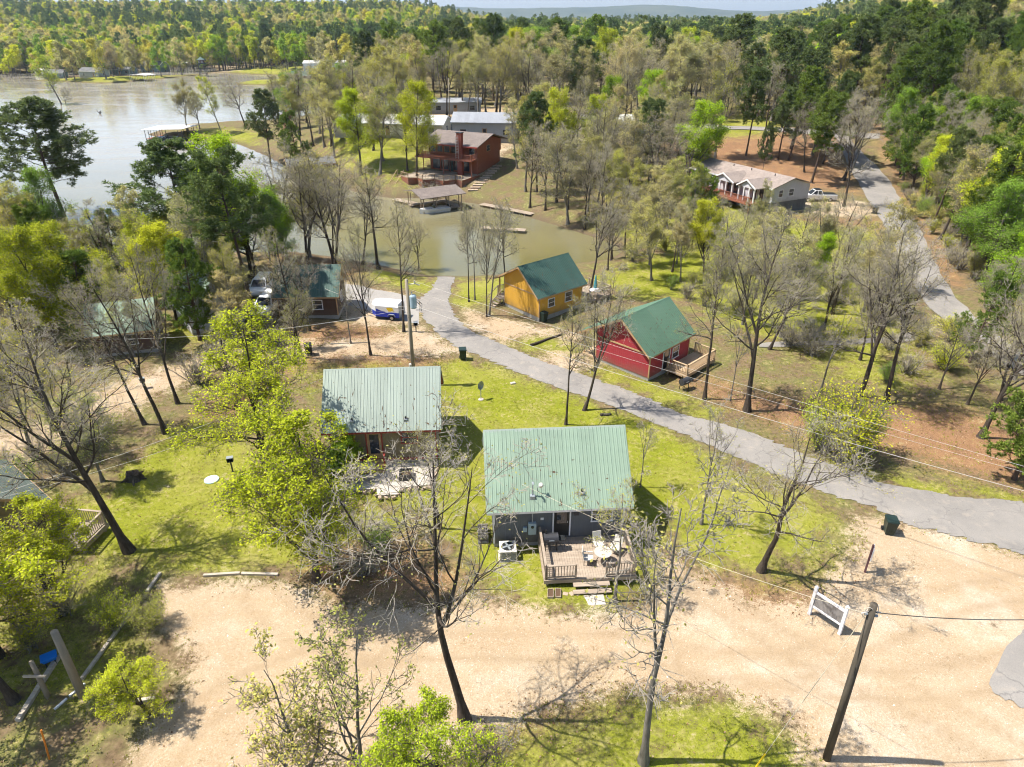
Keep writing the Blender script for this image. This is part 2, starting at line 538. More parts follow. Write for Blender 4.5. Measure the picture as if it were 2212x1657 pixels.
# ---------------------------------------------------------------- ground
def lev(pts): return [level(x, y, 0.0) for x, y in pts]
GRASS = [
    (1.0, 1.0, lev([(945, 785), (1000, 777), (1060, 790), (1180, 840), (1290, 878), (1380, 905), (1440, 935), (1520, 985), (1600, 1030), (1700, 1070), (1790, 1095), (1800, 1130), (1730, 1190),
                (1640, 1225), (1540, 1215), (1470, 1190), (1440, 1130), (1415, 1240), (1370, 1300), (1250, 1318), (1150, 1308), (1070, 1270), (1010, 1200), (940, 1120), (840, 1085), (770, 1075), (760, 960), (945, 900)])),
    (1.0, .95, lev([(330, 960), (420, 905), (520, 930), (560, 1000), (640, 1060), (700, 1080), (800, 1090), (900, 1110), (850, 1150), (700, 1175), (640, 1225), (480, 1238), (340, 1225), (240, 1200), (60, 1160), (60, 1095), (230, 1075), (270, 1010)])),
    (2.2, .85, lev([(1010, 1680), (1110, 1575), (1240, 1525), (1330, 1500), (1440, 1515), (1560, 1500), (1670, 1545), (1730, 1610), (1770, 1690), (1770, 1900), (1000, 1900)])),
    (1.5, .5, lev([(680, 1690), (860, 1640), (1000, 1600), (1040, 1640), (1010, 1800), (680, 1800)])),
    (1.2, .85, lev([(780, 574), (860, 590), (945, 605), (918, 640), (880, 625), (800, 600)])),
    (1.2, .9, lev([(990, 603), (1100, 600), (1250, 590), (1270, 640), (1180, 640), (1060, 650), (1000, 668), (972, 640)])),
    (1.2, .75, lev([(1080, 735), (1200, 715), (1265, 755), (1240, 785), (1150, 770)])),
    (1.0, .8, lev([(1230, 800), (1300, 790), (1420, 830), (1560, 885), (1520, 905), (1400, 860), (1290, 818)])),
    (3.0, 1.15, lev([(1290, 600), (1400, 560), (1560, 520), (1750, 510), (1900, 540), (1930, 640), (1880, 715), (1700, 735), (1560, 690), (1500, 640), (1380, 640)])),
    (3.0, 1.1, lev([(1300, 480), (1480, 470), (1600, 440), (1720, 480), (1880, 500), (1910, 560), (1750, 570), (1500, 570)])),
    (3.0, .95, lev([(1480, 308), (1600, 286), (1700, 300), (1660, 335), (1500, 345)])),
    (1.2, .8, lev([(1800, 985), (1900, 1020), (2000, 1040), (2230, 1066), (2400, 1070), (2400, 1110), (2212, 1086), (2000, 1064), (1880, 1035), (1800, 1010)])),
    (3.0, .95, lev([(700, 300), (900, 310), (920, 360), (880, 395), (790, 380), (720, 340)])),
    (2.5, .8, lev([(380, 690), (560, 640), (570, 700), (440, 745), (320, 730)])),
    (4.0, .9, lev([(330, 300), (470, 275), (570, 285), (540, 310), (440, 300)])),
    (6.0, .95, lev([(-300, 150), (0, 158), (330, 160), (440, 146), (560, 146), (800, 150), (800, 180), (600, 178), (300, 184), (-300, 184)])),
    (2.0, .5, lev([(1560, 1210), (1700, 1200), (1900, 1110), (1940, 1150), (1880, 1240), (1800, 1290), (1650, 1290)])),
    (1.5, .45, lev([(1880, 1150), (2060, 1190), (2120, 1260), (2060, 1290), (1930, 1230)])),
    (2.0, .55, lev([(0, 1150), (330, 1240), (300, 1330), (370, 1420), (350, 1540), (190, 1560), (-100, 1560)])),
    (2.0, .55, lev([(640, 790), (950, 780), (950, 800), (640, 860)])),
    (3.0, .7, lev([(1650, 700), (1960, 640), (2000, 760), (1960, 860), (1800, 820)])),
]
GRAVEL = [
    (.9, 1.0, lev([(150, 1800), (330, 1560), (400, 1480), (385, 1400), (300, 1330), (345, 1272), (480, 1258), (620, 1264), (700, 1300), (900, 1312), (1060, 1292), (1150, 1322), (1290, 1332), (1400, 1305),
               (1450, 1240), (1500, 1235), (1640, 1300), (1760, 1290), (1850, 1180), (1850, 1115), (1945, 1128), (2240, 1208), (2700, 1300), (2700, 1900), (1800, 1900), (1765, 1657), (1690, 1555), (1560, 1495), (1440, 1505),
               (1330, 1485), (1240, 1515), (1130, 1555), (1000, 1600), (850, 1635), (720, 1657), (680, 1800)])),
    (1.2, .9, lev([(590, 765), (700, 737), (860, 722), (905, 700), (960, 735), (1005, 758), (930, 768), (800, 772), (700, 774)])),
    (1.5, .9, lev([(-200, 985), (60, 915), (200, 850), (330, 795), (430, 768), (540, 757), (640, 735), (700, 735), (600, 775), (430, 812), (330, 860), (200, 935), (60, 1000), (-200, 1080)])),
    (1.2, .85, lev([(1000, 668), (1060, 682), (1160, 702), (1260, 722), (1255, 748), (1150, 722), (1090, 745), (1010, 715)])),
    (1.2, .85, lev([(1170, 752), (1260, 768), (1300, 792), (1230, 812), (1160, 785)])),
    (1.4, 1.0, lev([(540, 592), (700, 604), (880, 640), (900, 700), (780, 700), (700, 650), (540, 622)])),
    (1.2, .95, lev([(1700, 432), (1800, 428), (1880, 440), (1892, 462), (1850, 472), (1720, 455)])),
    (3.0, .8, lev([(1990, 725), (2060, 690), (2120, 700), (2110, 745), (2010, 745)])),
    (4.0, .8, lev([(880, 290), (1000, 300), (1120, 292), (1240, 322), (1270, 300), (1100, 268), (950, 270)])),
    (1.5, .8, lev([(1020, 400), (1060, 380), (1110, 350), (1120, 330), (1090, 330), (1060, 360), (1010, 395)])),
    (4.0, .8, lev([(400, 150), (440, 140), (520, 136), (520, 150), (440, 154)])),
    (.8, .8, lev([(1420, 1200), (1470, 1180), (1500, 1260), (1440, 1300)])),
]
LITTER = [
    (2.5, 1.0, lev([(1450, 800), (1620, 850), (1800, 880), (2000, 870), (2212, 930), (2500, 1010), (2500, 1100), (2212, 1060), (2050, 1010), (1900, 960), (1700, 920), (1560, 870)])),
    (2.0, .9, lev([(1880, 300), (1960, 400), (2030, 520), (2090, 620), (2040, 620), (1990, 520), (1930, 400), (1860, 310)])),
    (2.0, .8, lev([(640, 700), (800, 690), (980, 780), (930, 800), (640, 800)])),
    (3.0, .7, lev([(600, 520), (860, 560), (860, 590), (700, 600), (560, 590)])),
    (2.0, .8, lev([(640, 1180), (860, 1160), (1000, 1240), (960, 1320), (760, 1300), (640, 1260)])),
    (2.0, .9, lev([(1480, 1230), (1660, 1250), (1900, 1260), (1990, 1330), (1800, 1380), (1560, 1320)])),
    (2.0, .75, lev([(980, 1480), (1250, 1420), (1380, 1480), (1300, 1540), (1160, 1640), (1000, 1640)])),
    (4.0, .9, lev([(1400, 340), (1800, 330), (1860, 420), (1700, 400), (1500, 380)])),
    (3.0, .9, lev([(1720, 470), (1890, 470), (1930, 560), (1800, 540)])),
    (1.5, .8, lev([(300, 1000), (460, 860), (660, 780), (560, 880), (400, 940)])),
]
def zone(px, py, zs):
    v = np.zeros(px.shape)
    for feather, amt, poly in zs:
        feather = feather * 1.5 + .3
        P = np.asarray(poly)
        box = (px > P[:, 0].min() - 8) & (px < P[:, 0].max() + 8) & (py > P[:, 1].min() - 8) & (py < P[:, 1].max() + 8)
        if not box.any(): continue
        s = poly_sd(px[box], py[box], poly)
        w = amt * sstep(-feather, feather, s)
        v[box] = np.maximum(v[box], w)
    return v
def axis_lines(a, b, step, far_lo, far_hi, grow):
    mid = list(np.arange(a, b, step))
    lo, hi = [], []
    x, s = a, step
    while x > far_lo:
        s *= grow; x -= s; lo.append(x)
    x, s = mid[-1], step
    while x < far_hi:
        s *= grow; x += s; hi.append(x)
    return np.array(lo[::-1] + mid + hi)
xs = axis_lines(-36, 36, .36, -14000, 14000, 1.075)
ys = axis_lines(12, 72, .36, 6, 15000, 1.035)
gx, gy = np.meshgrid(xs, ys)
fx, fy = gx.ravel(), gy.ravel()
fz = height(fx, fy)
nx, ny = len(xs), len(ys)
ii = (np.arange(ny - 1)[:, None] * nx + np.arange(nx - 1)[None, :]).ravel()
ter = fast_mesh('terrain', np.stack([fx, fy, fz], 1), np.stack([ii, ii + 1, ii + nx + 1, ii + nx], 1), smooth=True)
zg, zv, zl = zone(fx, fy, GRASS), zone(fx, fy, GRAVEL), zone(fx, fy, LITTER)
at = ter.color_attributes.new('zone', 'FLOAT_COLOR', 'POINT')
at.data.foreach_set('color', np.stack([zg, zv, zl, np.ones_like(zg)], 1).astype(np.float32).ravel())

at2 = ter.attributes.new('wood', 'FLOAT', 'POINT')
at2.data.foreach_set('value', sstep(1400, 2600, fy).astype(np.float32))
def near_line(px, py, pts):
    d = np.full(px.shape, 1e9)
    P = np.array(pts)
    for (ax, ay), (bx, by) in zip(P[:-1], P[1:]):
        ex, ey = bx - ax, by - ay
        t = np.clip(((px - ax) * ex + (py - ay) * ey) / (ex * ex + ey * ey), 0, 1)
        d = np.minimum(d, np.hypot(px - ax - t * ex, py - ay - t * ey))
    return d
def smooth_line(pts, n=60):
    P = np.array(lev(pts)); t = np.linspace(0, 1, len(P)); tt = np.linspace(0, 1, n)
    Q = np.stack([np.interp(tt, t, P[:, i]) for i in (0, 1)], 1)
    for _ in range(12): Q[1:-1] = (Q[:-2] + Q[1:-1] * 2 + Q[2:]) / 4
    return Q
rut = np.zeros_like(fx)
nearby = (fy < 40) & (np.abs(fx) < 45)
for line in ([(2260, 1420), (2000, 1490), (1700, 1470), (1400, 1400), (1100, 1390), (800, 1400), (560, 1460), (400, 1560), (300, 1700)], [(2260, 1262), (2080, 1290), (1900, 1360), (1700, 1450), (1500, 1430)], [(1500, 1260), (1600, 1330), (1750, 1420), (1950, 1500), (2150, 1600), (2300, 1700)], [(560, 1290), (640, 1360), (800, 1400)]):
    d = near_line(fx[nearby], fy[nearby], smooth_line(line))
    rut[nearby] = np.maximum(rut[nearby], np.exp(-((d - .78) / .24) ** 2))
at3 = ter.attributes.new('rut', 'FLOAT', 'POINT')
at3.data.foreach_set('value', rut.astype(np.float32))
k = N('lawn, gravel and leaf litter')
co = k.coord()
za = k.n('ShaderNodeVertexColor')
za.layer_name = 'zone'
sep = k.n('ShaderNodeSeparateColor')
k.l(za.outputs[0], sep.inputs[0])
n_big = k.noise(co, .09, 3)
n_mid = k.noise(co, .55, 5, .6)
n_sml = k.noise(co, 3.2, 5, .65)
n_fin = k.noise(co, 16, 4, .7)
n_edge = k.math('ADD', k.math('ADD', k.math('MULTIPLY', n_mid, .42), k.math('MULTIPLY', n_sml, .33)), k.math('MULTIPLY', n_fin, .25))
def cut(mask, soft=.34, push=1.0):
    v = k.math('ADD', mask, k.math('MULTIPLY', k.math('SUBTRACT', n_edge, .5), 4.2 * push))
    mr = k.n('ShaderNodeMapRange')
    mr.interpolation_type = 'SMOOTHSTEP'
    mr.inputs['From Min'].default_value = .5 - soft
    mr.inputs['From Max'].default_value = .5 + soft
    k.l(v, mr.inputs['Value'])
    return mr.outputs[0]
n_pat0 = k.noise(co, .3, 5, .65)
# forest floor: old leaves, bare earth, some green
floor = k.ramp(n_sml, [(.25, (.075, .052, .030)), (.5, (.165, .115, .066)), (.75, (.25, .18, .11))])
floor = k.mix(k.ramp(k.math('ADD', k.math('MULTIPLY', n_mid, .7), k.math('MULTIPLY', n_fin, .3)), [(.42, 0.0), (.62, .75)]), floor, (.125, .15, .035))
# red brown litter
lit = k.ramp(n_fin, [(.3, (.085, .045, .024)), (.5, (.22, .12, .062)), (.72, (.37, .24, .15))])
lit = k.mix(k.ramp(n_mid, [(.35, 0.0), (.7, .6)]), lit, (.30, .17, .085))
# lawn
gr = k.ramp(n_mid, [(.25, (.15, .165, .012)), (.5, (.215, .23, .018)), (.75, (.28, .275, .035))])
gr = k.mix(k.ramp(n_fin, [(.28, .85), (.6, 0.0)]), gr, (.10, .118, .012))
gr = k.mix(k.ramp(k.math('ADD', k.math('MULTIPLY', n_sml, .6), k.math('MULTIPLY', n_pat0, .4)), [(.50, 0.0), (.64, .8)]), gr, (.33, .275, .11))
gr = k.mix(k.ramp(n_big, [(.45, 0.0), (.65, .55)]), gr, (.27, .25, .06))
# gravel: clay under pale stones
vo = k.n('ShaderNodeTexVoronoi')
vo.inputs['Scale'].default_value = 19.0
k.l(co, vo.inputs['Vector'])
vo2 = k.n('ShaderNodeTexVoronoi')
vo2.inputs['Scale'].default_value = 6.0
k.l(co, vo2.inputs['Vector'])
clay = k.ramp(n_mid, [(.25, (.34, .225, .115)), (.5, (.395, .285, .165)), (.75, (.42, .33, .215))])
clay = k.mix(k.ramp(n_big, [(.42, 0.0), (.62, .7)]), clay, (.44, .355, .245))
mpt = k.n('ShaderNodeMapping')
mpt.inputs['Rotation'].default_value = (0, 0, .35); mpt.inputs['Scale'].default_value = (.12, .8, 1)
k.l(co, mpt.inputs[0])
n_trk = k.noise(mpt.outputs[0], 1.0, 4, .6, .8)
clay = k.mix(k.ramp(n_trk, [(.40, 0.0), (.60, .75)]), clay, (.37, .26, .15))
n_pat = k.noise(co, .22, 5, .6)
clay = k.mix(k.ramp(n_pat, [(.52, 0.0), (.66, .8)]), clay, (.52, .44, .34))
stn = k.ramp(vo.outputs['Color'], [(.2, (.32, .245, .165)), (.6, (.44, .365, .265)), (.95, (.60, .545, .455))])
grv = k.mix(k.ramp(n_sml, [(.3, .1), (.7, .55)]), clay, stn)
grv = k.mix(k.ramp(vo2.outputs['Distance'], [(.03, .6), (.07, 0.0)]), grv, (.52, .47, .40))
grv = k.mix(k.ramp(n_fin, [(.3, .5), (.55, 0.0)]), grv, (.22, .145, .085))
col = k.mix(cut(sep.outputs[2]), floor, lit)
col = k.mix(cut(sep.outputs[0]), col, gr)
col = k.mix(cut(sep.outputs[1], .28), col, grv)
hb = k.math('ADD', k.math('MULTIPLY', n_fin, .6), k.math('MULTIPLY', n_sml, .8))
ra = k.n('ShaderNodeAttribute')
ra.attribute_name = 'rut'
col = k.mix(k.math('MULTIPLY', ra.outputs['Fac'], k.ramp(n_sml, [(.3, .35), (.6, .85)])), col, k.mix(n_fin, (.25, .175, .10), (.36, .27, .17)))
gp = k.n('ShaderNodeNewGeometry')
sz_ = k.n('ShaderNodeSeparateXYZ')
k.l(gp.outputs['Position'], sz_.inputs[0])
mud = k.n('ShaderNodeMapRange')
mud.inputs['From Min'].default_value = WATER + .75; mud.inputs['From Max'].default_value = WATER + .1
k.l(k.math('ADD', sz_.outputs[2], k.math('MULTIPLY', k.math('SUBTRACT', n_edge, .5), 1.6)), mud.inputs['Value'])
col = k.mix(k.math('MULTIPLY', mud.outputs[0], .85), col, k.mix(n_fin, (.07, .05, .03), (.17, .125, .08)))
wa = k.n('ShaderNodeAttribute')
wa.attribute_name = 'wood'
col = k.mix(wa.outputs['Fac'], col, k.ramp(k.noise(co, .006, 6, .7), [(.35, (.06, .07, .03)), (.65, (.13, .13, .06))]))
M['ground'] = k.done(col, .95, 0, k.bump(hb, .55, .09), .1)
ter.materials.append(M['ground'])
tag(link('ground', ter), kind='structure')

# ---------------------------------------------------------------- water
k = N('silty lake water')
co = k.coord()
mp = k.n('ShaderNodeMapping')
mp.inputs['Scale'].default_value = (1, 2.2, 1)
k.l(co, mp.inputs[0])
w1 = k.noise(mp.outputs[0], .9, 4, .6)
w2 = k.noise(mp.outputs[0], .06, 3)
sp = k.n('ShaderNodeSeparateXYZ')
k.l(co, sp.inputs[0])
mr = k.n('ShaderNodeMapRange')
mr.inputs['From Min'].default_value = 105; mr.inputs['From Max'].default_value = 190
k.l(k.math('ADD', sp.outputs[1], k.math('MULTIPLY', k.noise(co, .03, 3), 40)), mr.inputs['Value'])
creek = k.ramp(k.noise(co, .05, 3), [(.35, (.125, .115, .042)), (.65, (.18, .155, .06))])
col = k.mix(mr.outputs[0], creek, k.ramp(k.noise(co, .012, 3), [(.35, (.27, .245, .20)), (.65, (.33, .29, .23))]))
M['water'] = k.done(col, k.ramp(w2, [(.4, .08), (.65, .2)]), 0, k.bump(k.math('ADD', w1, k.math('MULTIPLY', k.noise(mp.outputs[0], 4.0, 3), .35)), .16, .05), .85)
wm = MB().raw([(-900, 60, WATER), (120, 60, WATER), (120, 480, WATER), (-900, 480, WATER)], [(0, 1, 2, 3)]).mesh('water', M['water'])
tag(link('lake', wm), kind='structure')

# ---------------------------------------------------------------- roads
k = N('old grey asphalt')
co = k.coord()
a = k.noise(co, .25, 4)
b = k.noise(co, 22, 3, .7)
c2 = k.noise(co, 1.7, 5, .6)
col = k.ramp(a, [(.3, (.215, .198, .178)), (.7, (.29, .265, .235))])
col = k.mix(k.ramp(b, [(.35, .35), (.6, 0.0)]), col, (.13, .125, .12))
col = k.mix(k.ramp(c2, [(.55, 0.0), (.75, .6)]), col, (.36, .31, .25))
col = k.mix(k.ramp(k.noise(co, .55, 5, .7), [(.52, 0.0), (.7, .5)]), col, (.155, .145, .135))
vx = k.n('ShaderNodeTexVoronoi')
vx.feature = 'DISTANCE_TO_EDGE'
vx.inputs['Scale'].default_value = .28
nz = k.n('ShaderNodeTexNoise')
nz.inputs['Scale'].default_value = 1.4; nz.inputs['Detail'].default_value = 5
k.l(co, nz.inputs['Vector'])
va = k.n('ShaderNodeVectorMath'); va.operation = 'MULTIPLY_ADD'
k.l(nz.outputs['Color'], va.inputs[0]); va.inputs[1].default_value = (1.3, 1.3, 0); k.l(co, va.inputs[2])
k.l(va.outputs[0], vx.inputs['Vector'])
col = k.mix(k.ramp(vx.outputs['Distance'], [(.0, .55), (.009, 0.0)]), col, (.10, .095, .09))
M['asphalt'] = k.done(col, .9, 0, k.bump(b, .3, .01), .25)
M['slab'] = worn('bleached concrete paving', (.29, .27, .245), .9, .12, .4, 18, .2)
def resample(pts, n):
    P = np.array(pts, float)
    s = np.concatenate([[0], np.cumsum(np.linalg.norm(np.diff(P, axis=0), axis=1))])
    t = np.linspace(0, s[-1], n)
    return np.stack([np.interp(t, s, P[:, i]) for i in range(P.shape[1])], 1)
def ribbon(name, left, right, m, dz, n=120, across=6, wob=.12, edge=None):
    Lw = resample([spot(*p)[:2] for p in left], n)
    Rw = resample([spot(*p)[:2] for p in right], n)
    r2 = np.random.default_rng(len(name) + n)
    def jit():
        j = r2.normal(0, wob, n)
        return np.convolve(j, np.ones(3) / 3, 'same')
    d = (Rw - Lw); d /= np.linalg.norm(d, axis=1)[:, None]
    Lw += d * jit()[:, None]; Rw += d * jit()[:, None]
    t = np.linspace(0, 1, across + 1)
    P = Lw[:, None, :] * (1 - t)[None, :, None] + Rw[:, None, :] * t[None, :, None]
    z = height(P[..., 0].ravel(), P[..., 1].ravel()).reshape(P.shape[:2]) + dz + .03 * (1 - (2 * t - 1) ** 2)[None, :]
    V = np.concatenate([P, z[..., None]], 2).reshape(-1, 3)
    w = across + 1
    q = (np.arange(n - 1)[:, None] * w + np.arange(across)[None, :]).ravel()
    me = fast_mesh(name, V, np.stack([q, q + 1, q + w + 1, q + w], 1)[:, ::-1], smooth=True)
    o = link(name, me, m)
    return tag(o, kind='structure')
ribbon('road', [(950, 597), (936, 622), (905, 645), (903, 668), (916, 690), (944, 719), (984, 749), (1031, 766), (1071, 786), (1137, 812), (1204, 839), (1277, 862), (1354, 889), (1475, 939), (1541, 966), (1641, 1009), (1708, 1036), (1774, 1062), (1875, 1093), (1968, 1131), (2075, 1161), (2230, 1204), (2600, 1300)],
       [(985, 599), (974, 619), (967, 652), (984, 685), (1017, 716), (1047, 729), (1137, 766), (1204, 792), (1287, 819), (1404, 862), (1475, 896), (1541, 912), (1641, 942), (1741, 986), (1841, 1019), (1891, 1042), (1975, 1056), (2075, 1075), (2230, 1087), (2700, 1120)], M['asphalt'], .035, 520, 8, .3)
ribbon('hill_road', [(1780, 284), (1811, 303), (1822, 333), (1855, 397), (1875, 433), (1895, 463), (1918, 500), (1941, 552), (1965, 600), (1995, 650), (2050, 705), (2120, 760), (2240, 830)],
       [(1815, 282), (1835, 300), (1868, 337), (1888, 353), (1922, 390), (1961, 457), (1990, 500), (2012, 552), (2035, 600), (2065, 645), (2115, 695), (2180, 745), (2300, 815)], M['asphalt'], .10, 150)
ribbon('cross_road', [(1230, 283), (1400, 277), (1500, 277), (1650, 283), (1830, 296), (1900, 300)], [(1230, 276), (1400, 270), (1500, 270), (1650, 275), (1830, 285), (1900, 289)], M['asphalt'], .12, 80, 4)
ribbon('driveway', [(1640, 752), (1740, 748), (1830, 745), (1930, 742), (2020, 730)], [(1640, 742), (1740, 738), (1830, 734), (1930, 728), (2010, 712)], M['asphalt'], .06, 60, 4)
ribbon('road_junction', [(2136, 1478), (2145, 1494), (2230, 1542), (2400, 1640)], [(2138, 1468), (2175, 1398), (2230, 1340), (2400, 1250)], M['asphalt'], .035, 60, 6)
ribbon('parking_slab', [(545, 622), (620, 628), (700, 640), (780, 668), (850, 690), (905, 700)], [(545, 596), (620, 600), (700, 608), (780, 618), (850, 632), (905, 645)], M['slab'], .02, 60, 6, .2)

# ---------------------------------------------------------------- buildings
def fpt(facing, c, u, v, d):
    if facing == '-y': return (u, c - d, v)
    if facing == '+y': return (-u, c + d, v)
    if facing == '-x': return (c - d, -u, v)
    return (c + d, u, v)
def fbox(mb, facing, c, u0, u1, v0, v1, d0, d1):
    a, b = fpt(facing, c, u0, v0, d0), fpt(facing, c, u1, v1, d1)
    return mb.box(min(a[0], b[0]), max(a[0], b[0]), min(a[1], b[1]), max(a[1], b[1]), min(a[2], b[2]), max(a[2], b[2]))
def window(parent, facing, c, u, v, w, h, fm, mullion=True, name='window'):
    t = .07
    mb = MB()
    fbox(mb, facing, c, u - w / 2 - t, u - w / 2, v - t, v + h + t, .002, .05)
    fbox(mb, facing, c, u + w / 2, u + w / 2 + t, v - t, v + h + t, .002, .05)
    fbox(mb, facing, c, u - w / 2, u + w / 2, v + h, v + h + t, .002, .05)
    if mullion: fbox(mb, facing, c, u - w / 2, u + w / 2, v + h * .5 - .02, v + h * .5 + .02, .012, .04)
    f = mb.build(name, fm, parent)
    fbox(MB(), facing, c, u - w / 2, u + w / 2, v, v + h, .003, .012).build('pane', M['glass'], f)
    fbox(MB(), facing, c, u - w / 2 - t - .03, u + w / 2 + t + .03, v - t, v, .051, .09).build('sill', fm, f)
    return f
def door(parent, facing, c, u, v, w, h, fm, dm, glass=.5):
    mb = MB()
    t = .08
    fbox(mb, facing, c, u - w / 2 - t, u - w / 2, v, v + h + t, .002, .06)
    fbox(mb, facing, c, u + w / 2, u + w / 2 + t, v, v + h + t, .002, .06)
    fbox(mb, facing, c, u - w / 2, u + w / 2, v + h, v + h + t, .002, .06)
    fr = mb.build('door', fm, parent)
    fbox(MB(), facing, c, u - w / 2, u + w / 2, v, v + h, .003, .03).build('door_leaf', dm, fr)
    if glass: fbox(MB(), facing, c, u - w * .32, u + w * .32, v + h * (1 - glass), v + h * .94, .031, .04).build('pane', M['glass'], fr)
    fbox(MB(), facing, c, u + w * .36, u + w * .41, v + .95, v + 1.06, .031, .075).build('handle', M['grey_metal'], fr)
    return fr
_panel_cache = {}
def panel_mesh(S, w, m):
    key = (round(S, 3), round(w, 3), m.name)
    if key in _panel_cache: return _panel_cache[key]
    prof = [(0, 0)]
    n = 4
    for i in range(n):
        x = w * (i + .5) / n
        prof += [(x - .032, 0), (x - .014, .026), (x + .014, .026), (x + .032, 0)]
        if i < n - 1: prof += [(x + w / n * .5 - .012, 0), (x + w / n * .5, .006), (x + w / n * .5 + .012, 0)]
    prof.append((w, 0))
    V, F = [], []
    for x, z in prof: V += [(x, 0, z), (x, S, z)]
    for i in range(len(prof) - 1): F.append((2 * i, 2 * i + 2, 2 * i + 3, 2 * i + 1))
    me = bpy.data.meshes.new('roof_panel')
    me.from_pydata(V, [], F)
    me.update()
    me.materials.append(m)
    _panel_cache[key] = me
    return me
def slope_panels(roof, x0, x1, y0, z0, y1, z1, m, lift=.012, w=.914):
    """metal sheets on one slope, from the ridge line (y0,z0) down to the eave (y1,z1)"""
    S = math.hypot(y1 - y0, z1 - z0) + .04
    sgn = 1 if y1 > y0 else -1
    ev = Vector((0, (y1 - y0), (z1 - z0))).normalized()
    ex = Vector((sgn, 0, 0))
    en = ex.cross(ev)
    n = max(1, round((x1 - x0) / w))
    ww = (x1 - x0) / n
    me = panel_mesh(S, ww, m)
    for i in range(n):
        xx = (x0 + i * ww) if sgn > 0 else (x1 - i * ww)
        o = link('roof_panel', me, None, roof)
        mt = Matrix.Identity(4)
        mt.col[0][:3] = ex; mt.col[1][:3] = ev; mt.col[2][:3] = en
        pos = Vector((xx, y0, z0)) + en * (lift + .004 * (i % 2))
        mt.translation = pos
        o.matrix_local = mt
def cabin(name, label, loc, rz, Lw, hw, ridge, em, ep, rm, rp, wall_m, roof_m, trim_m, rake=.35, base=.35, z=0.0, panels=True, cat='cabin', cap_m=None, roof_name='roof', group=None):
    """ridge along local x; slope to -y (run rm, eave height em) and to +y (run rp, eave height ep)"""
    t = empty(name, (loc[0], loc[1], z), rz, label, cat, group)
    x0, x1 = -Lw / 2, Lw / 2
    def roof_z(y):
        return ridge - (ridge - em) * (-y) / rm if y < 0 else ridge - (ridge - ep) * y / rp
    th = .16
    zl, zr = roof_z(-hw) - th, roof_z(hw) - th
    MB().prism([(-hw, base), (hw, base), (hw, zr), (0, ridge - th - .02), (-hw, zl)], 'x', x0, x1).build('wall', wall_m, t)
    MB().box(x0 + .04, x1 - .04, -hw + .04, hw - .04, -.6, base - .002).build('foundation', M['block'], t)
    a, b = x0 - rake, x1 + rake
    mb = MB()
    mb.prism([(0, ridge - .13), (0, ridge), (-rm, em), (-rm, em - .13)], 'x', a, b)
    mb.prism([(.001, ridge), (.001, ridge - .13), (rp, ep - .13), (rp, ep)], 'x', a, b)
    rf = mb.build(roof_name, roof_m if not panels else trim_m, t)
    if panels:
        slope_panels(rf, a - .02, b + .02, -.05, ridge, -rm - .03, em - .02, roof_m)
        slope_panels(rf, a - .02, b + .02, .05, ridge, rp + .03, ep - .02, roof_m)
        s1, s2 = (ridge - em) / rm, (ridge - ep) / rp
        MB().prism([(-.22, ridge - .22 * s1 + .05), (0, ridge + .075), (.22, ridge - .22 * s2 + .05), (.22, ridge - .22 * s2 + .035), (0, ridge + .06), (-.22, ridge - .22 * s1 + .035)], 'x', a - .03, b + .03).build('ridge_cap', cap_m or roof_m, rf)
    for xx in (a - .045, b + .022):
        MB().prism([(0, ridge - .18), (0, ridge + .015), (-rm - .02, em + .0), (-rm - .02, em - .18)], 'x', xx, xx + .022).build('rake_board', cap_m or trim_m, rf)
        MB().prism([(.001, ridge + .015), (.001, ridge - .18), (rp + .02, ep - .18), (rp + .02, ep)], 'x', xx, xx + .022).build('rake_board', cap_m or trim_m, rf)
    MB().box(a, b, -rm - .045, -rm - .01, em - .19, em - .03).build('fascia', trim_m, rf)
    MB().box(a, b, rp + .01, rp + .045, ep - .19, ep - .03).build('fascia', trim_m, rf)
    for xx in (x0 - .012, x1 - .088):
        for yy in (-hw - .012, hw - .088):
            MB().box(xx, xx + .1, yy, yy + .1, base + .01, (zl if yy < 0 else zr) - .02).build('corner_trim', trim_m, t)
    return t
_bal = {}
def railing(thing, a, b, z, m, h=.92, spacing=.145, bal=.038, key='r', posts=True):
    a = Vector((a[0], a[1], z)); b = Vector((b[0], b[1], z))
    d = b - a
    L = d.length
    t = d.normalized()
    up = Vector((0, 0, 1))
    mb = MB()
    mb.bar(a + up * h, b + up * h, .13, .04)
    rl = mb.build('rail', m, thing)
    MB().bar(a + up * .12, b + up * .12, .045, .08).build('rail', m, thing)
    kk = (key, h)
    if kk not in _bal:
        _bal[kk] = MB().box(-bal / 2, bal / 2, -bal / 2, bal / 2, .165, h - .03).mesh('baluster', m)
    n = max(1, int(L / spacing))
    for i in range(1, n):
        o = link('baluster', _bal[kk], None, thing)
        o.location = a + t * (L * i / n)
        o.rotation_euler = (0, 0, math.atan2(t.y, t.x))
    if posts:
        for p in (a, b):
            MB().box(p.x - .05, p.x + .05, p.y - .05, p.y + .05, z - .3, z + h + .06).build('post', m, thing)
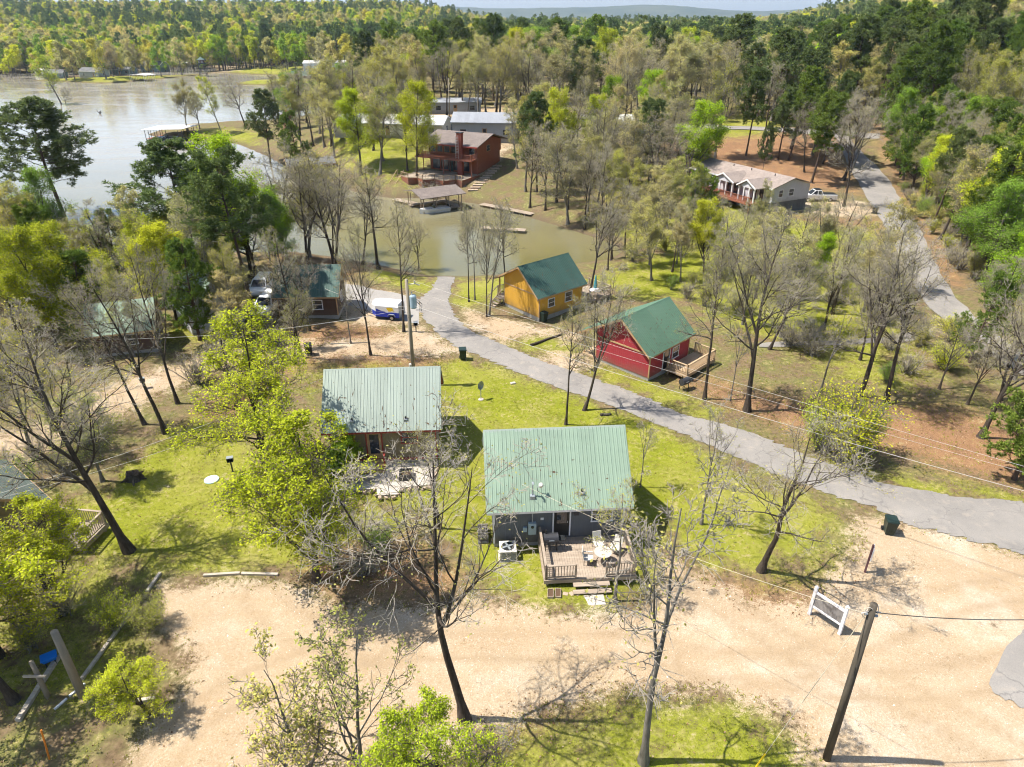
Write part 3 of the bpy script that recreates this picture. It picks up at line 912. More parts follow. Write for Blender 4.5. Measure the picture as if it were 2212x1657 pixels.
def deck(name, label, loc, rz, x0, x1, y0, y1, z, m, rails, z0=0.0, along='x', steps=None, key='r', cat='deck', ground=-.4):
    t = empty(name, (loc[0], loc[1], z0), rz, label, cat)
    mb = MB()
    w = .14
    i = 0
    r3 = random.Random(len(label))
    if along == 'x':
        y = y0
        while y < y1 - .02:
            mb.box(x0, x1, y, min(y + w - .008, y1), z - .035, z + r3.uniform(0, .006)); y += w
    else:
        x = x0
        while x < x1 - .02:
            mb.box(x, min(x + w - .008, x1), y0, y1, z - .035, z + r3.uniform(0, .006)); x += w
    tag(mb.build('deck_boards', m, t), kind='stuff')
    mb = MB()
    mb.box(x0 - .04, x1 + .04, y0 - .05, y0 - .005, z - .24, z - .01)
    mb.box(x0 - .04, x1 + .04, y1 + .005, y1 + .05, z - .24, z - .01)
    mb.box(x0 - .045, x0 - .005, y0, y1, z - .24, z - .012)
    mb.box(x1 + .005, x1 + .045, y0, y1, z - .24, z - .012)
    mb.build('rim_joist', m, t)
    for xx in (x0 + .15, (x0 + x1) / 2, x1 - .15):
        for yy in (y0 + .15, y1 - .15):
            MB().box(xx - .06, xx + .06, yy - .06, yy + .06, ground, z - .05).build('support_post', m, t)
    for a, b in rails: railing(t, a, b, z, m, key=key)
    if steps:
        sx0, sx1, sy, n = steps
        for i in range(n):
            zz = z - (i + 1) * z / (n + 1)
            MB().box(sx0 - .05 * i, sx1 + .05 * i, sy - .32 * (i + 1), sy - .32 * i - .02, zz - .05, zz).build('step', m, t)
    return t

C1 = (2.45, 33.35); A1 = R(4.0)
c1 = cabin('cabin', 'blue grey cabin with wide pale green metal roof nearest the timber deck', C1, A1, 7.45, 2.98, 6.12, 3.0, 3.0, 3.42, 3.42, M['grey_siding'], M['roof_green'], M['white'], cap_m=M['roof_teal'])
door(c1, '-y', -2.98, .15, .75, .88, 2.0, M['white'], M['dark'], .55)
window(c1, '-y', -2.98, 2.45, 1.75, 1.1, .85, M['white'])
window(c1, '+x', 3.725, -.6, 1.6, .9, 1.1, M['white'])
window(c1, '-x', -3.725, .4, 1.6, .9, 1.1, M['white'])
window(c1, '+y', 2.98, 1.0, 1.6, 1.0, 1.0, M['white'])
mb = MB(); fbox(mb, '-y', -2.98, -1.75, -1.3, 1.05, 1.85, .003, .2)
o = mb.build('meter_box', M['transformer'], c1, bevel=.015)
MB().disc((-1.52, -3.185, 1.6), .001, .001, 4).build('meter', M['grey_metal'], o)
MB().lathe_x((-1.52, -3.25, 1.62), [(0, .07), (.06, .09)], 14).build('meter_dial', M['glass'], o)
mb = MB(); fbox(mb, '-y', -2.98, -2.05, -1.82, 1.2, 1.5, .003, .12); mb.build('junction_box', M['transformer'], c1)
mb = MB(); mb.tube([(-1.52, -3.08, 1.86), (-1.52, -3.08, 2.75)], .03, 8); mb.build('conduit', M['grey_metal'], c1)
mb = MB(); fbox(mb, '-y', -2.98, .82, 1.1, 2.25, 2.5, .003, .14); mb.build('wall_lamp', M['dark_metal'], c1)
mb = MB(); fbox(mb, '-y', -2.98, -1.05, -.87, 1.95, 2.1, .003, .03); mb.build('outlet_cover', M['white'], c1)
# service mast, weatherhead, satellite arm and plumbing vent on the near slope
def on_roof(x, run, ridge=6.12, em=3.0, rm=3.42):
    return (x, -run, ridge - (ridge - em) * run / rm)
p = on_roof(-1.52, 2.85)
mb = MB(); mb.tube([(p[0], p[1], p[2] - .1), (p[0], p[1], p[2] + .95)], .035, 8); mb.tube([(p[0], p[1], p[2] + .93), (p[0] + .02, p[1] - .13, p[2] + 1.03), (p[0] + .02, p[1] - .2, p[2] + .95)], .06, 8)
ms = mb.build('service_mast', M['grey_metal'], c1)
MB().box(p[0] - .14, p[0] + .14, p[1] - .16, p[1] + .16, p[2] - .12, p[2] + .1).build('flashing', M['grey_metal'], ms)
p = on_roof(-1.2, 2.65)
mb = MB(); mb.tube([(p[0], p[1], p[2]), (p[0] - .05, p[1] - .1, p[2] + .35), (p[0] + .15, p[1] - .12, p[2] + .5)], .02, 6)
da = mb.build('antenna_arm', M['grey_metal'], c1)
MB().tube([(p[0] + .15, p[1] - .14, p[2] + .5), (p[0] + .22, p[1] - .24, p[2] + .56)], [.16, .05], 12).build('receiver', M['beige_metal'], da)
for rx in (1.25,):
    p = on_roof(rx, 2.8)
    v_ = MB().tube([(p[0], p[1], p[2] - .05), (p[0], p[1], p[2] + .28)], .055, 10).build('vent_pipe', M['dark_metal'], c1)
    MB().box(p[0] - .13, p[0] + .13, p[1] - .15, p[1] + .15, p[2] - .13, p[2] + .09).build('flashing', M['grey_metal'], v_)
deck('deck', 'weathered timber deck with railings in front of the blue grey cabin', C1, A1, -1.15, 3.75, -6.3, -3.05, .62, M['deck_old'],
     [((-1.1, -3.2), (-1.1, -6.25)), ((-1.05, -6.25), (.5, -6.25)), ((2.15, -6.25), (3.7, -6.25)), ((3.7, -6.2), (3.7, -3.2))], along='y', steps=(.35, 2.3, -6.36, 2))

C2 = (-8.8, 41.3); A2 = R(3.6)
c2 = cabin('cabin', 'olive tan cabin with brick red trim and faded blue green metal roof', C2, A2, 7.1, 2.85, 5.92, 3.0, 3.0, 3.28, 3.28, M['tan_siding'], M['roof_teal'], M['red_trim'], cap_m=M['roof_teal'])
door(c2, '-y', -2.85, -.6, .55, .95, 2.05, M['red_trim'], M['brown_trim'], .8)
window(c2, '-y', -2.85, 1.75, 1.75, 1.0, .8, M['red_trim'])
window(c2, '-y', -2.85, -2.4, 1.6, .9, .9, M['red_trim'])
window(c2, '+x', 3.55, 0, 1.6, .9, 1.1, M['red_trim'])
mb = MB(); fbox(mb, '-y', -2.85, -3.55, 3.55, .36, .56, .014, .05); mb.build('skirt_board', M['red_trim'], c2)
mb = MB(); mb.box(-1.3, .1, -3.75, -2.87, .1, .52); mb.box(-1.3, .1, -4.1, -3.76, .05, .28); mb.build('porch_step', M['brown_trim'], c2)
mb = MB(); mb.box(.02, .12, -3.8, -3.7, -.1, 1.35); mb.box(.02, .12, -3.69, -2.9, 1.2, 1.3); mb.build('porch_rail', M['red_trim'], c2)
for rx in (1.6, -1.9):
    p = on_roof(rx, 2.75, 5.92, 3.0, 3.28)
    v_ = MB().tube([(p[0], p[1], p[2] - .05), (p[0], p[1], p[2] + .26)], .055, 10).build('vent_pipe', M['dark_metal'], c2)
    MB().box(p[0] - .12, p[0] + .12, p[1] - .14, p[1] + .14, p[2] - .12, p[2] + .09).build('flashing', M['grey_metal'], v_)

def ldir(a): return Vector((math.cos(a), math.sin(a), 0)), Vector((-math.sin(a), math.cos(a), 0))
A3 = R(45); l3, g3 = ldir(A3)
ctr = Vector((11.41, 50.51, 0)) + l3 * 3.0 + g3 * 2.85
C3 = (ctr.x, ctr.y)
c3 = cabin('cabin', 'barn red cabin with green metal roof beside the bend of the road', C3, A3, 6.0, 2.85, 4.95, 2.45, 2.35, 3.05, 4.6, M['red_siding'], M['roof_deep'], M['brown_trim'], rake=.5, base=.3)
window(c3, '-y', -2.85, .8, 1.0, .9, .95, M['white'])
door(c3, '-y', -2.85, -.6, .35, .88, 1.95, M['white'], M['dark'], .4)
window(c3, '+y', 2.85, 1.2, 1.2, .9, 1.0, M['white'])
door(c3, '+y', 2.85, -.5, .35, .9, 1.95, M['white'], M['red_trim'], .4)
window(c3, '+x', 3.0, 0, 1.2, .9, 1.0, M['white'])
mb = MB(); mb.bar((-3.03, -2.85, 2.42), (-3.03, 2.85, 2.42), .03, .14); mb.build('band_board', M['brown_trim'], c3)
for px_ in (-2.8, 0, 2.8):
    MB().box(px_ - .06, px_ + .06, 4.2, 4.32, -.2, 2.3).build('porch_post', M['brown_trim'], c3)
MB().box(-3.0, 3.0, 2.9, 4.4, .1, .28).build('porch_floor', M['deck_new'], c3)
deck('deck', 'new yellow timber deck with pale railings behind the barn red cabin', C3, A3, -.6, 3.9, -5.0, -2.95, .45, M['deck_new'],
     [((-.55, -3.05), (-.55, -4.95)), ((-.5, -4.95), (3.85, -4.95)), ((3.85, -4.9), (3.85, -3.0))], along='x', key='n')

A4 = R(40); l4, g4 = ldir(A4)
ctr = Vector((2.72, 63.36, 0)) + l4 * 3.0 + g4 * 2.75
C4 = (ctr.x, ctr.y)
c4 = cabin('cabin', 'mustard yellow cabin with dark green metal roof near the creek', C4, A4, 6.0, 2.75, 5.05, 2.55, 2.9, 2.98, 3.9, M['yellow_siding'], M['roof_dark'], M['brown_trim'], rake=.45, base=.35)
window(c4, '-y', -2.75, 1.0, 1.2, .9, .95, M['white'])
window(c4, '-y', -2.75, -1.4, 1.2, .8, .8, M['white'])
window(c4, '+y', 2.75, .6, 1.3, .9, 1.0, M['white'])
door(c4, '+y', 2.75, -1.2, .4, .9, 1.95, M['white'], M['brown_trim'], .4)
mb = MB(); mb.bar((-3.03, -2.75, 2.6), (-3.03, 2.75, 2.6), .03, .12); mb.build('band_board', M['brown_trim'], c4)
for px_ in (-2.9, 2.9):
    MB().box(px_ - .06, px_ + .06, 3.55, 3.67, -.4, 2.9).build('porch_post', M['brown_trim'], c4)
d4 = deck('porch', 'dark timber porch and steps at the gable of the mustard yellow cabin', C4, A4, -3.0, 3.0, 2.82, 3.9, .95, M['deck_old'],
     [((-2.95, 3.85), (2.95, 3.85))], cat='porch', key='y', ground=-.5)
for i in range(5):
    MB().box(-3.05 - .3 * (i + 1), -3.05 - .3 * i - .02, 2.85, 3.85, .95 - .19 * (i + 1) - .05, .95 - .19 * (i + 1)).build('step', M['deck_old'], d4)
mb = MB()
for yy in (2.86, 3.86): mb.bar((-3.05, yy, 1.85), (-4.55, yy, .9), .07, .07); mb.bar((-4.5, yy, -.1), (-4.5, yy, .95), .07, .07)
mb.build('stair_rail', M['deck_old'], d4)
deck('deck', 'timber deck beside the mustard yellow cabin holding pale patio things', C4, A4, 3.4, 7.0, -3.2, .2, .6, M['deck_old'], [((3.45, -3.15), (6.95, -3.15)), ((6.95, -3.1), (6.95, .1))], along='x')

def roof_litter(t, L, ridge, em, ep, rm, rp, n, seed):
    q = random.Random(seed)
    mb = MB()
    for _ in range(n):
        x = q.uniform(-L / 2, L / 2); f = q.random() ** .6; sgn = -1 if q.random() < .6 else 1
        y = sgn * f * (rm if sgn < 0 else rp); z = ridge - f * (ridge - (em if sgn < 0 else ep)) + .05
        a = q.uniform(0, 6.28); s_ = q.uniform(.03, .07); l_ = q.choice((1, 1, 1, 3.5))
        dx, dy = math.cos(a) * s_ * l_, math.sin(a) * s_ * l_; sl = (ridge - (em if sgn < 0 else ep)) / (rm if sgn < 0 else rp) * -sgn
        mb.raw([(x - dx, y - dy, z - dy * sl), (x + dy / l_ * .6, y - dx / l_ * .6, z - dx / l_ * .6 * sl + .01), (x + dx, y + dy, z + dy * sl), (x - dy / l_ * .6, y + dx / l_ * .6, z + dx / l_ * .6 * sl + .01)], [(0, 1, 2, 3)])
    tag(mb.build('roof_litter', M['mulch'], t), kind='stuff')
roof_litter(c1, 8.0, 6.12, 3.0, 3.0, 3.42, 3.42, 70, 1)
roof_litter(c2, 7.6, 5.92, 3.0, 3.0, 3.28, 3.28, 90, 2)
roof_litter(c3, 6.8, 4.95, 2.45, 2.35, 3.05, 4.6, 200, 3)
roof_litter(c4, 6.8, 5.05, 2.55, 2.9, 2.98, 3.9, 200, 4)
C5 = (-20.6, 66.3)
c5 = cabin('cabin', 'dark brown log cabin with deep green roof shaded by tall trees', C5, R(2), 5.9, 2.2, 4.85, 2.45, 2.45, 2.6, 2.6, M['brown_siding'], M['roof_dark'], M['brown_trim'], base=.3)
window(c5, '-y', -2.2, 1.0, 1.0, .9, .9, M['white'])
door(c5, '-y', -2.2, -.8, .35, .9, 1.9, M['brown_trim'], M['dark'], .4)
window(c5, '+x', 2.95, 0, 1.1, .8, .9, M['white'])
s6 = spot(452, 690)
c6 = cabin('cabin', 'white cabin with grey green metal roof half hidden by pines', s6[:2], R(-52), 6.6, 2.5, 4.9, 2.4, 2.4, 2.95, 2.95, M['white_siding'], M['roof_green'], M['white'], base=.3, z=s6[2])
window(c6, '-x', -3.3, -.8, 1.1, .8, 1.0, M['white']); window(c6, '-x', -3.3, .9, 1.1, .8, 1.0, M['white']); window(c6, '-y', -2.5, .5, 1.1, .9, 1.0, M['white'])
s7 = spot(285, 745)
c7 = cabin('cabin', 'dark cabin with pale green metal roof behind the leaning bare trees', s7[:2], R(18), 5.0, 2.2, 4.3, 2.3, 2.3, 2.6, 2.6, M['brown_siding'], M['roof_green'], M['brown_trim'], base=.3, z=s7[2])
window(c7, '-y', -2.2, .6, 1.0, .9, .9, M['white'])
window(c7, '+x', 2.5, 0, 1.0, .9, .9, M['white'])
s8 = spot(-20, 1195)
c8 = cabin('cabin', 'cabin with dull green shingle roof cut by the frame beside a railed deck', (s8[0] - 1.3, s8[1] + 1.5), R(-38), 6.0, 2.6, 4.3, 2.35, 2.35, 3.0, 3.0, M['tan_siding'], shingle('dull green shingles', (.12, .145, .125)), M['brown_trim'], base=.3, panels=False)
window(c8, '+x', 3.0, 0, 1.0, .9, .9, M['white'])
s8b = spot(150, 1190)
deck('deck', 'small grey railed deck beside the cabin cut by the frame', s8b[:2], R(-8), -1.6, 1.2, -.2, 1.9, .45, M['deck_old'], [((-1.55, 1.85), (1.15, 1.85)), ((1.15, 1.8), (1.15, -.15))], along='x')

# ---- brown lake house with chimney, terraces and decks
OL = (-9.8, 135.2); AL = R(-27)
lh = empty('lake_house', (OL[0], OL[1], 0), AL, 'red brown lake house with brick chimney and curved upper deck over the creek', 'house')
MB().box(-5.2, 5.0, -2.6, 6.5, 1.0, 4.0).build('lower_wall', M['lake_siding'], lh)
MB().prism([(-2.9, 4.05), (6.6, 4.05), (6.6, 6.1), (1.9, 7.35), (-2.9, 6.05)], 'x', -5.2, 5.2).build('wall', M['lake_siding'], lh)
mb = MB()
mb.prism([(1.9, 7.5), (1.9, 7.66), (-4.3, 6.1), (-4.3, 5.94)], 'x', -6.2, 6.2)
mb.prism([(1.901, 7.66), (1.901, 7.5), (7.6, 5.94), (7.6, 6.1)], 'x', -6.2, 6.2)
lr = mb.build('roof', M['shingle_brown'], lh)
MB().box(-6.2, 6.2, -4.36, -4.31, 5.86, 6.1).build('fascia', M['red_trim'], lr)
MB().box(2.1, 3.1, -4.75, -4.05, 1.0, 8.35).build('chimney', M['brick'], lh)
MB().box(2.0, 3.2, -4.85, -3.95, 8.36, 8.5).build('chimney_cap', M['dark_metal'], lh)
mb = MB()
for i in range(16): mb.box(2.0, 2.55, -5.0, -4.95, 3.6 + .27 * i, 3.65 + .27 * i)
mb.box(1.96, 2.0, -5.02, -4.93, 3.4, 8.0); mb.box(2.55, 2.59, -5.02, -4.93, 3.4, 8.0)
tag(mb.build('ladder', M['ladder']), 'pale ladder leaning against the brick chimney of the lake house', 'ladder')
ld = bpy.data.objects['ladder']; ld.matrix_world = Matrix.Translation((OL[0], OL[1], 0)) @ Matrix.Rotation(AL, 4, 'Z')
for u in (-4.2, -2.7, -1.2, .3, 4.2): window(lh, '-y', -2.9, u, 4.5, 1.1, 1.2, M['brown_trim'], False)
for u in (-3.8, -2.0, .8, 2.6): window(lh, '-y', -2.6, u, 1.4, 1.4, 1.9, M['dark'], False)
door(lh, '-y', -2.6, -.6, 1.05, .9, 2.0, M['dark'], M['bin_green'], 0)
window(lh, '+x', 5.2, 1.5, 4.6, 1.2, 1.0, M['brown_trim'])
dk = deck('deck', 'long timber upper deck with rail around the lake house front', OL, AL, -6.6, 5.6, -5.6, -2.95, 3.9, M['deck_red'],
          [((-6.55, -3.1), (-6.55, -5.0)), ((-6.55, -5.05), (-4.2, -5.55)), ((-4.2, -5.56), (5.5, -5.56)), ((5.55, -5.5), (5.55, -3.1))], along='x', key='l', ground=.4)
# lower terrace: board wall with zig-zag front, rail on top, stairs to the water
tr = empty('terrace', (OL[0], OL[1], 0), AL, 'zigzag red board terrace wall below the lake house', 'terrace')
zig = [(-6.6, -10.4), (-4.4, -11.4), (-3.2, -10.2), (-1.2, -11.4), (0.3, -9.8), (2.6, -10.6), (4.0, -8.6), (5.4, -8.8), (5.6, -2.7), (-6.6, -2.7)]
MB().prism(zig, 'z', -1.4, .95).build('wall', M['lake_siding'], tr)
MB().prism([(x * .995, y * .995) for x, y in zig], 'z', .951, .99).build('terrace_floor', M['deck_old'], tr)
for a, b in zip(zig[:7], zig[1:8]): railing(tr, a, b, .98, M['deck_new'], h=.85, spacing=.5, key='t', posts=True)
st = empty('stairs', (OL[0], OL[1], 0), AL, 'timber stairs running from the red terrace down to the dock', 'stairs')
for i in range(11):
    MB().box(-8.4, -7.0, -9.3 - .28 * i, -9.04 - .28 * i, .86 - .2 * i - .05, .86 - .2 * i).build('step', M['deck_new'], st)
mb = MB()
for xx in (-8.42, -6.98): mb.bar((xx, -9.0, 1.8), (xx, -12.2, -.45), .07, .1); mb.bar((xx, -9.0, .8), (xx, -12.2, -1.4), .06, .2); mb.bar((xx, -12.1, -1.5), (xx, -12.1, -.4), .08, .08); mb.bar((xx, -9.0, .2), (xx, -9.0, 1.85), .08, .08)
mb.build('stair_rail', M['deck_new'], st)
# stone steps down the rocky bank
r5 = random.Random(3)
ss = empty('stone_steps', spot(1030, 400), 0, 'flat stone steps climbing the pale bank beside the lake house', 'steps')
o0 = Vector(spot(1030, 400))
for i in range(11):
    q = Vector(spot(1022 + i * 5.2, 411 - i * 5.2)) - o0
    MB().box(q.x - .9, q.x + .9, q.y - .32, q.y + .32, q.z - .1, q.z + .16).build('stone', M['stone'], ss, bevel=.04)

# ---- docks
def dock(name, label, x, y, rz, w, d, roof_m, roof_h, post_m, deck_m, slope=.5, gable=True, cat='dock'):
    t = empty(name, (x, y, WATER), rz, label, cat)
    mb = MB()
    yy = -d / 2
    while yy < d / 2 - .1:
        mb.box(-w / 2, -w / 2 + 1.2, yy, yy + .17, .3, .36); mb.box(w / 2 - 1.2, w / 2, yy, yy + .17, .3, .36); yy += .18
    xx = -w / 2 + 1.2
    while xx < w / 2 - 1.25:
        mb.box(xx, xx + .17, d / 2 - 1.2, d / 2, .3, .36); xx += .18
    tag(mb.build('deck_boards', deck_m, t), kind='stuff')
    for sx in (-w / 2 + .1, -w / 2 + 1.1, w / 2 - 1.1, w / 2 - .1):
        for i in range(4):
            py_ = -d / 2 + .1 + i * (d - .2) / 3
            MB().box(sx - .05, sx + .05, py_ - .05, py_ + .05, -1.5, roof_h).build('post', post_m, t)
    mb = MB()
    if gable:
        mb.prism([(-w / 2 - .5, roof_h), (-w / 2 - .5, roof_h + .1), (0, roof_h + slope + .1), (w / 2 + .5, roof_h + .1), (w / 2 + .5, roof_h), (0, roof_h + slope)], 'y', -d / 2 - .5, d / 2 + .5)
    else:
        mb.prism([(-w / 2 - .4, roof_h), (-w / 2 - .4, roof_h + .1), (w / 2 + .4, roof_h + slope + .1), (w / 2 + .4, roof_h + slope)], 'y', -d / 2 - .4, d / 2 + .4)
    mb.build('roof', roof_m, t)
    return t
p = level(945, 452, WATER)
dock('boat_dock', 'covered boat dock with brown gable roof below the lake house', p[0] - .5, p[1] + 1.2, R(-58), 6.2, 7.2, M['shingle_brown'], 2.5, M['deck_old'], M['deck_old'], .8)
for i, (a, b, lab) in enumerate((((1040, 491), (1135, 497), 'narrow bleached jetty under bare trees on the creek, nearer the camera'), ((1040, 440), (1150, 462), 'long pale boardwalk along the bank right of the covered dock'), ((852, 430), (905, 441), 'short pale landing at the foot of the lake house stairs'))):
    p0, p1 = level(*a, WATER + .4), level(*b, WATER + .4)
    L_ = math.hypot(p1[0] - p0[0], p1[1] - p0[1])
    t = empty('jetty', (p0[0], p0[1], WATER), math.atan2(p1[1] - p0[1], p1[0] - p0[0]), lab, 'jetty')
    mb = MB(); q = 0
    while q < L_: mb.box(q, q + .16, -.7, .7, .36, .42); q += .175
    tag(mb.build('deck_boards', M['deck_old'], t), kind='stuff')
    for q in np.arange(.2, L_, 2.4):
        for s in (-.6, .6): MB().box(q - .06, q + .06, s - .06, s + .06, -1.4, .35).build('pile', M['deck_old'], t)
p = level(372, 300, WATER)
dk2 = dock('boat_dock', 'open boat shelter with pale flat roof on the lake', p[0], p[1] + .5, R(-8), 10.5, 7.5, M['tarp'], 2.6, M['dark_metal'], M['deck_red'], .35, False)
def boat(name, label, loc, rz, L, W, hull_m, in_m):
    t = empty(name, loc, rz, label, 'boat')
    n = 9
    V, F = [], []
    for i in range(n):
        s = i / (n - 1)
        w = W / 2 * (1 if s < .55 else math.cos((s - .55) / .45 * math.pi / 2) ** .7 + .02)
        x = -L / 2 + L * s
        V += [(x, -w, .62 + .2 * s * s), (x, -w * .75, .0), (x, 0, -.18), (x, w * .75, 0), (x, w, .62 + .2 * s * s)]
    for i in range(n - 1):
        for j in range(4): F.append((i * 5 + j, (i + 1) * 5 + j, (i + 1) * 5 + j + 1, i * 5 + j + 1))
        F.append((i * 5 + 4, (i + 1) * 5 + 4, (i + 1) * 5, i * 5))
    F.append((0, 1, 2, 3, 4))
    MB().raw(V, F).build('hull', hull_m, t)
    MB().box(-L * .35, L * .12, -W * .36, W * .36, .66, .80).build('seat', in_m, t, bevel=.03)
    MB().prism([(-.1, .7), (.25, .7), (.1, 1.2), (.02, 1.2)], 'y', -W * .3, W * .3).build('windscreen', M['glass'], t)
    MB().box(-L / 2 - .35, -L / 2, -.2, .2, .1, 1.0).build('outboard_motor', M['dark'], t, bevel=.04)
    return t
p = level(372, 302, WATER)
boat('boat', 'dark blue covered boat moored under the pale dock roof', (p[0] - 1.2, p[1], WATER), R(175), 5.8, 2.1, M['car_blue'], M['dark'])
boat('boat', 'black low boat on the near side of the pale roofed dock', (p[0] + 2.6, p[1] - 2.4, WATER), R(8), 5.6, 2.0, M['dark'], M['dark_metal'])
p = level(938, 458, WATER)
boat('boat', 'white boat lying inside the brown roofed dock', (p[0], p[1], WATER), R(-150), 5.2, 2.0, M['car_white'], M['beige_metal'])
p = level(216, 246, WATER)
sn = empty('snag', (p[0], p[1], WATER), 0, 'small dark stump sticking out of the open lake', 'stump')
mb = MB(); mb.tube([(0, 0, -.5), (.1, 0, .5), (.5, .1, 1.0)], [.28, .2, .08], 7); mb.tube([(0, 0, .2), (-.6, 0, .7), (-.9, .1, 1.4)], [.16, .1, .04], 6); mb.tube([(.1, 0, .4), (.8, .2, .5)], [.12, .05], 6)
mb.build('trunk', M['bark'], sn)

# ---- manufactured home beside the hill road
def zz6(x, y): return ((2040 + x / 3.456) * .72, (440 + y / 3.456) * .72)
mhz = 1.0
e0 = level(*zz6(380, 275), mhz + 3.1); e1 = level(*zz6(860, 400), mhz + 3.1)
AM = math.atan2(e1[1] - e0[1], e1[0] - e0[0])
lm, gm = ldir(AM)
cm = Vector((e0[0], e0[1], 0)) + lm * 5.2 + gm * 4.2
mh = empty('mobile_home', (cm.x, cm.y, mhz), AM, 'long pale grey manufactured home with tan shingle roof and white trimmed porches', 'house')
MB().prism([(-3.9, .7), (3.9, .7), (3.9, 2.95), (0, 4.05), (-3.9, 2.95)], 'x', -11.2, 7.0).build('wall', M['greyviolet_siding'], mh)
MB().box(-11.1, 6.9, -3.8, 3.8, -1.6, .69).build('skirting', M['shingle_grey'], mh)
mb = MB()
mb.prism([(0, 4.12), (0, 4.24), (-4.4, 3.0), (-4.4, 2.88)], 'x', -11.6, 7.4); mb.prism([(.001, 4.24), (.001, 4.12), (4.4, 2.88), (4.4, 3.0)], 'x', -11.6, 7.4)
mr_ = mb.build('roof', M['shingle_tan'], mh)
MB().box(-11.6, 7.4, -4.46, -4.41, 2.8, 3.02).build('fascia', M['white'], mr_)
for vx in (-5, -1, 4): MB().tube([(vx, -.8, 3.9), (vx, -.8, 4.35)], .07, 8).build('vent_pipe', M['dark_metal'], mh)
for (gx0, gx1, gy) in ((-3.6, .6, -6.0), (2.4, 5.6, -6.3)):
    mid = (gx0 + gx1) / 2
    mb = MB()
    mb.prism([(gx0 - .4, 2.75), (gx0 - .4, 2.9), (mid, 4.0), (gx1 + .4, 2.9), (gx1 + .4, 2.75), (mid, 3.86)], 'y', gy - .3, -2.0)
    pr = mb.build('porch_roof', M['shingle_tan'], mh)
    MB().prism([(gx0 - .44, 2.72), (gx0 - .44, 2.95), (mid, 4.06), (gx1 + .44, 2.95), (gx1 + .44, 2.72), (mid, 3.83)], 'y', gy - .36, gy - .31).build('gable_trim', M['white'], pr)
    MB().prism([(gx0, 2.75), (gx1, 2.75), (mid, 3.78)], 'y', gy - .1, gy - .02).build('gable_panel', M['greyviolet_siding'], pr)
    for q in np.linspace(gx0, gx1, 4): MB().box(q - .09, q + .09, gy - .1, gy + .08, .7, 2.75).build('porch_column', M['white'], mh)
for u in (-9.8, -8.0, -6.2): window(mh, '-y', -3.9, u, 1.5, .95, 1.1, M['white'])
for u in (-2.2, -.7, 3.4, 4.8): door(mh, '-y', -3.9, u, .75, .9, 1.95, M['white'], M['glass'], 0)
window(mh, '+x', 7.0, 0, 1.5, 1.0, 1.0, M['white']); window(mh, '+x', 7.0, -2.2, 1.5, .8, 1.0, M['white'])
deck('deck', 'red stained deck raised on white posts in front of the manufactured home', (cm.x, cm.y), AM, -7.6, 5.8, -7.2, -3.95, .68, M['deck_red'], [((-7.55, -7.15), (5.75, -7.15))], z0=mhz, along='x', key='m', ground=-2.0)

# ---- barn, sheds and long white building beyond the lake house
def house(name, label, px, py, L, Wd, wh, rh, rz, wm, rm, cat='house', wins=3, over=.4, trim='white', chimney=False, group=None, dz=0.0, panels=False):
    x, y, z = spot(px, py)
    t = cabin(name, label, (x, y), rz, L, Wd / 2, wh + rh, wh, wh, Wd / 2 + over, Wd / 2 + over, wm, rm, M[trim], base=.15, z=z + dz, panels=panels, cat=cat, rake=.3, group=group)
    for i in range(wins):
        u = -L / 2 + L * (i + .5) / wins
        if i == wins // 2 and wins > 1: door(t, '-y', -Wd / 2, u, .2, .95, 2.0, M[trim], M['brown_trim'], .4)
        else: window(t, '-y', -Wd / 2, u, .95, min(1.2, L / wins * .5), 1.0, M[trim])
    for sgn in ('+x', '-x'): window(t, sgn, L / 2 if sgn == '+x' else -L / 2, 0, .95, 1.0, 1.0, M[trim])
    return t
house('barn', 'grey ribbed metal barn with dull roof behind the lake house', 1052, 296, 13.5, 7, 3.4, 1.5, R(-6), M['metal_wall'], M['roof_grey'], 'barn', 3, trim='grey_metal', panels=True)
house('workshop', 'long low building with bright pale roof left of the barn', 850, 289, 24, 7, 2.6, 1.3, R(-10), M['cream_siding'], M['roof_pale'], 'building', 5, panels=True)
house('metal_shed', 'small ribbed carport shed behind the long pale roof', 868, 248, 7.5, 5, 2.6, 1.0, R(10), M['metal_wall'], M['roof_grey'], 'shed', 2, trim='grey_metal')
house('metal_shed', 'low grey open shed behind the barn under bare trees', 985, 243, 13, 6, 2.8, .8, R(2), M['metal_wall'], M['roof_grey'], 'shed', 3, trim='grey_metal')
house('cottage', 'far pale roofed cottage seen between trunks right of the barn', 1310, 283, 11, 6, 2.5, 1.0, R(-4), M['cream_siding'], M['roof_pale'], 'cottage', 3)
house('boathouse', 'slate roofed boathouse half hidden by trees on the lake inlet', 672, 372, 9, 5.5, 2.0, .9, R(22), M['brown_siding'], M['shingle_grey'], 'boathouse', 2, trim='brown_trim')
# ---- the far shore
FS = 'houses on the far lake shore'
house('cottage', 'long white roofed building at the picture edge on the far shore', 30, 142, 20, 8, 2.8, 1.6, R(8), M['cream_siding'], M['roof_pale'], 'cottage', 4)
house('cottage', 'white roofed cottage behind the tallest yellow tree on the far shore', 122, 140, 14, 8, 2.7, 1.5, R(-6), M['white_siding'], M['roof_pale'], 'cottage', 3)
house('garden_shed', 'tiny white shed left of the teal cottage on the far shore', 90, 161, 5, 4, 2.2, .9, R(10), M['white_siding'], M['roof_pale'], 'shed', 1)
house('cottage', 'grey teal cottage with window row on the far shore lawn', 122, 169, 9.5, 6, 2.6, 1.6, R(8), M['teal_siding'], M['shingle_grey'], 'cottage', 4)
house('cottage', 'dark roofed blue grey shed beside a lone thin tree on the far shore', 205, 167, 12, 7, 3.0, 1.6, R(-16), M['metal_wall'], M['shingle_grey'], 'cottage', 2)
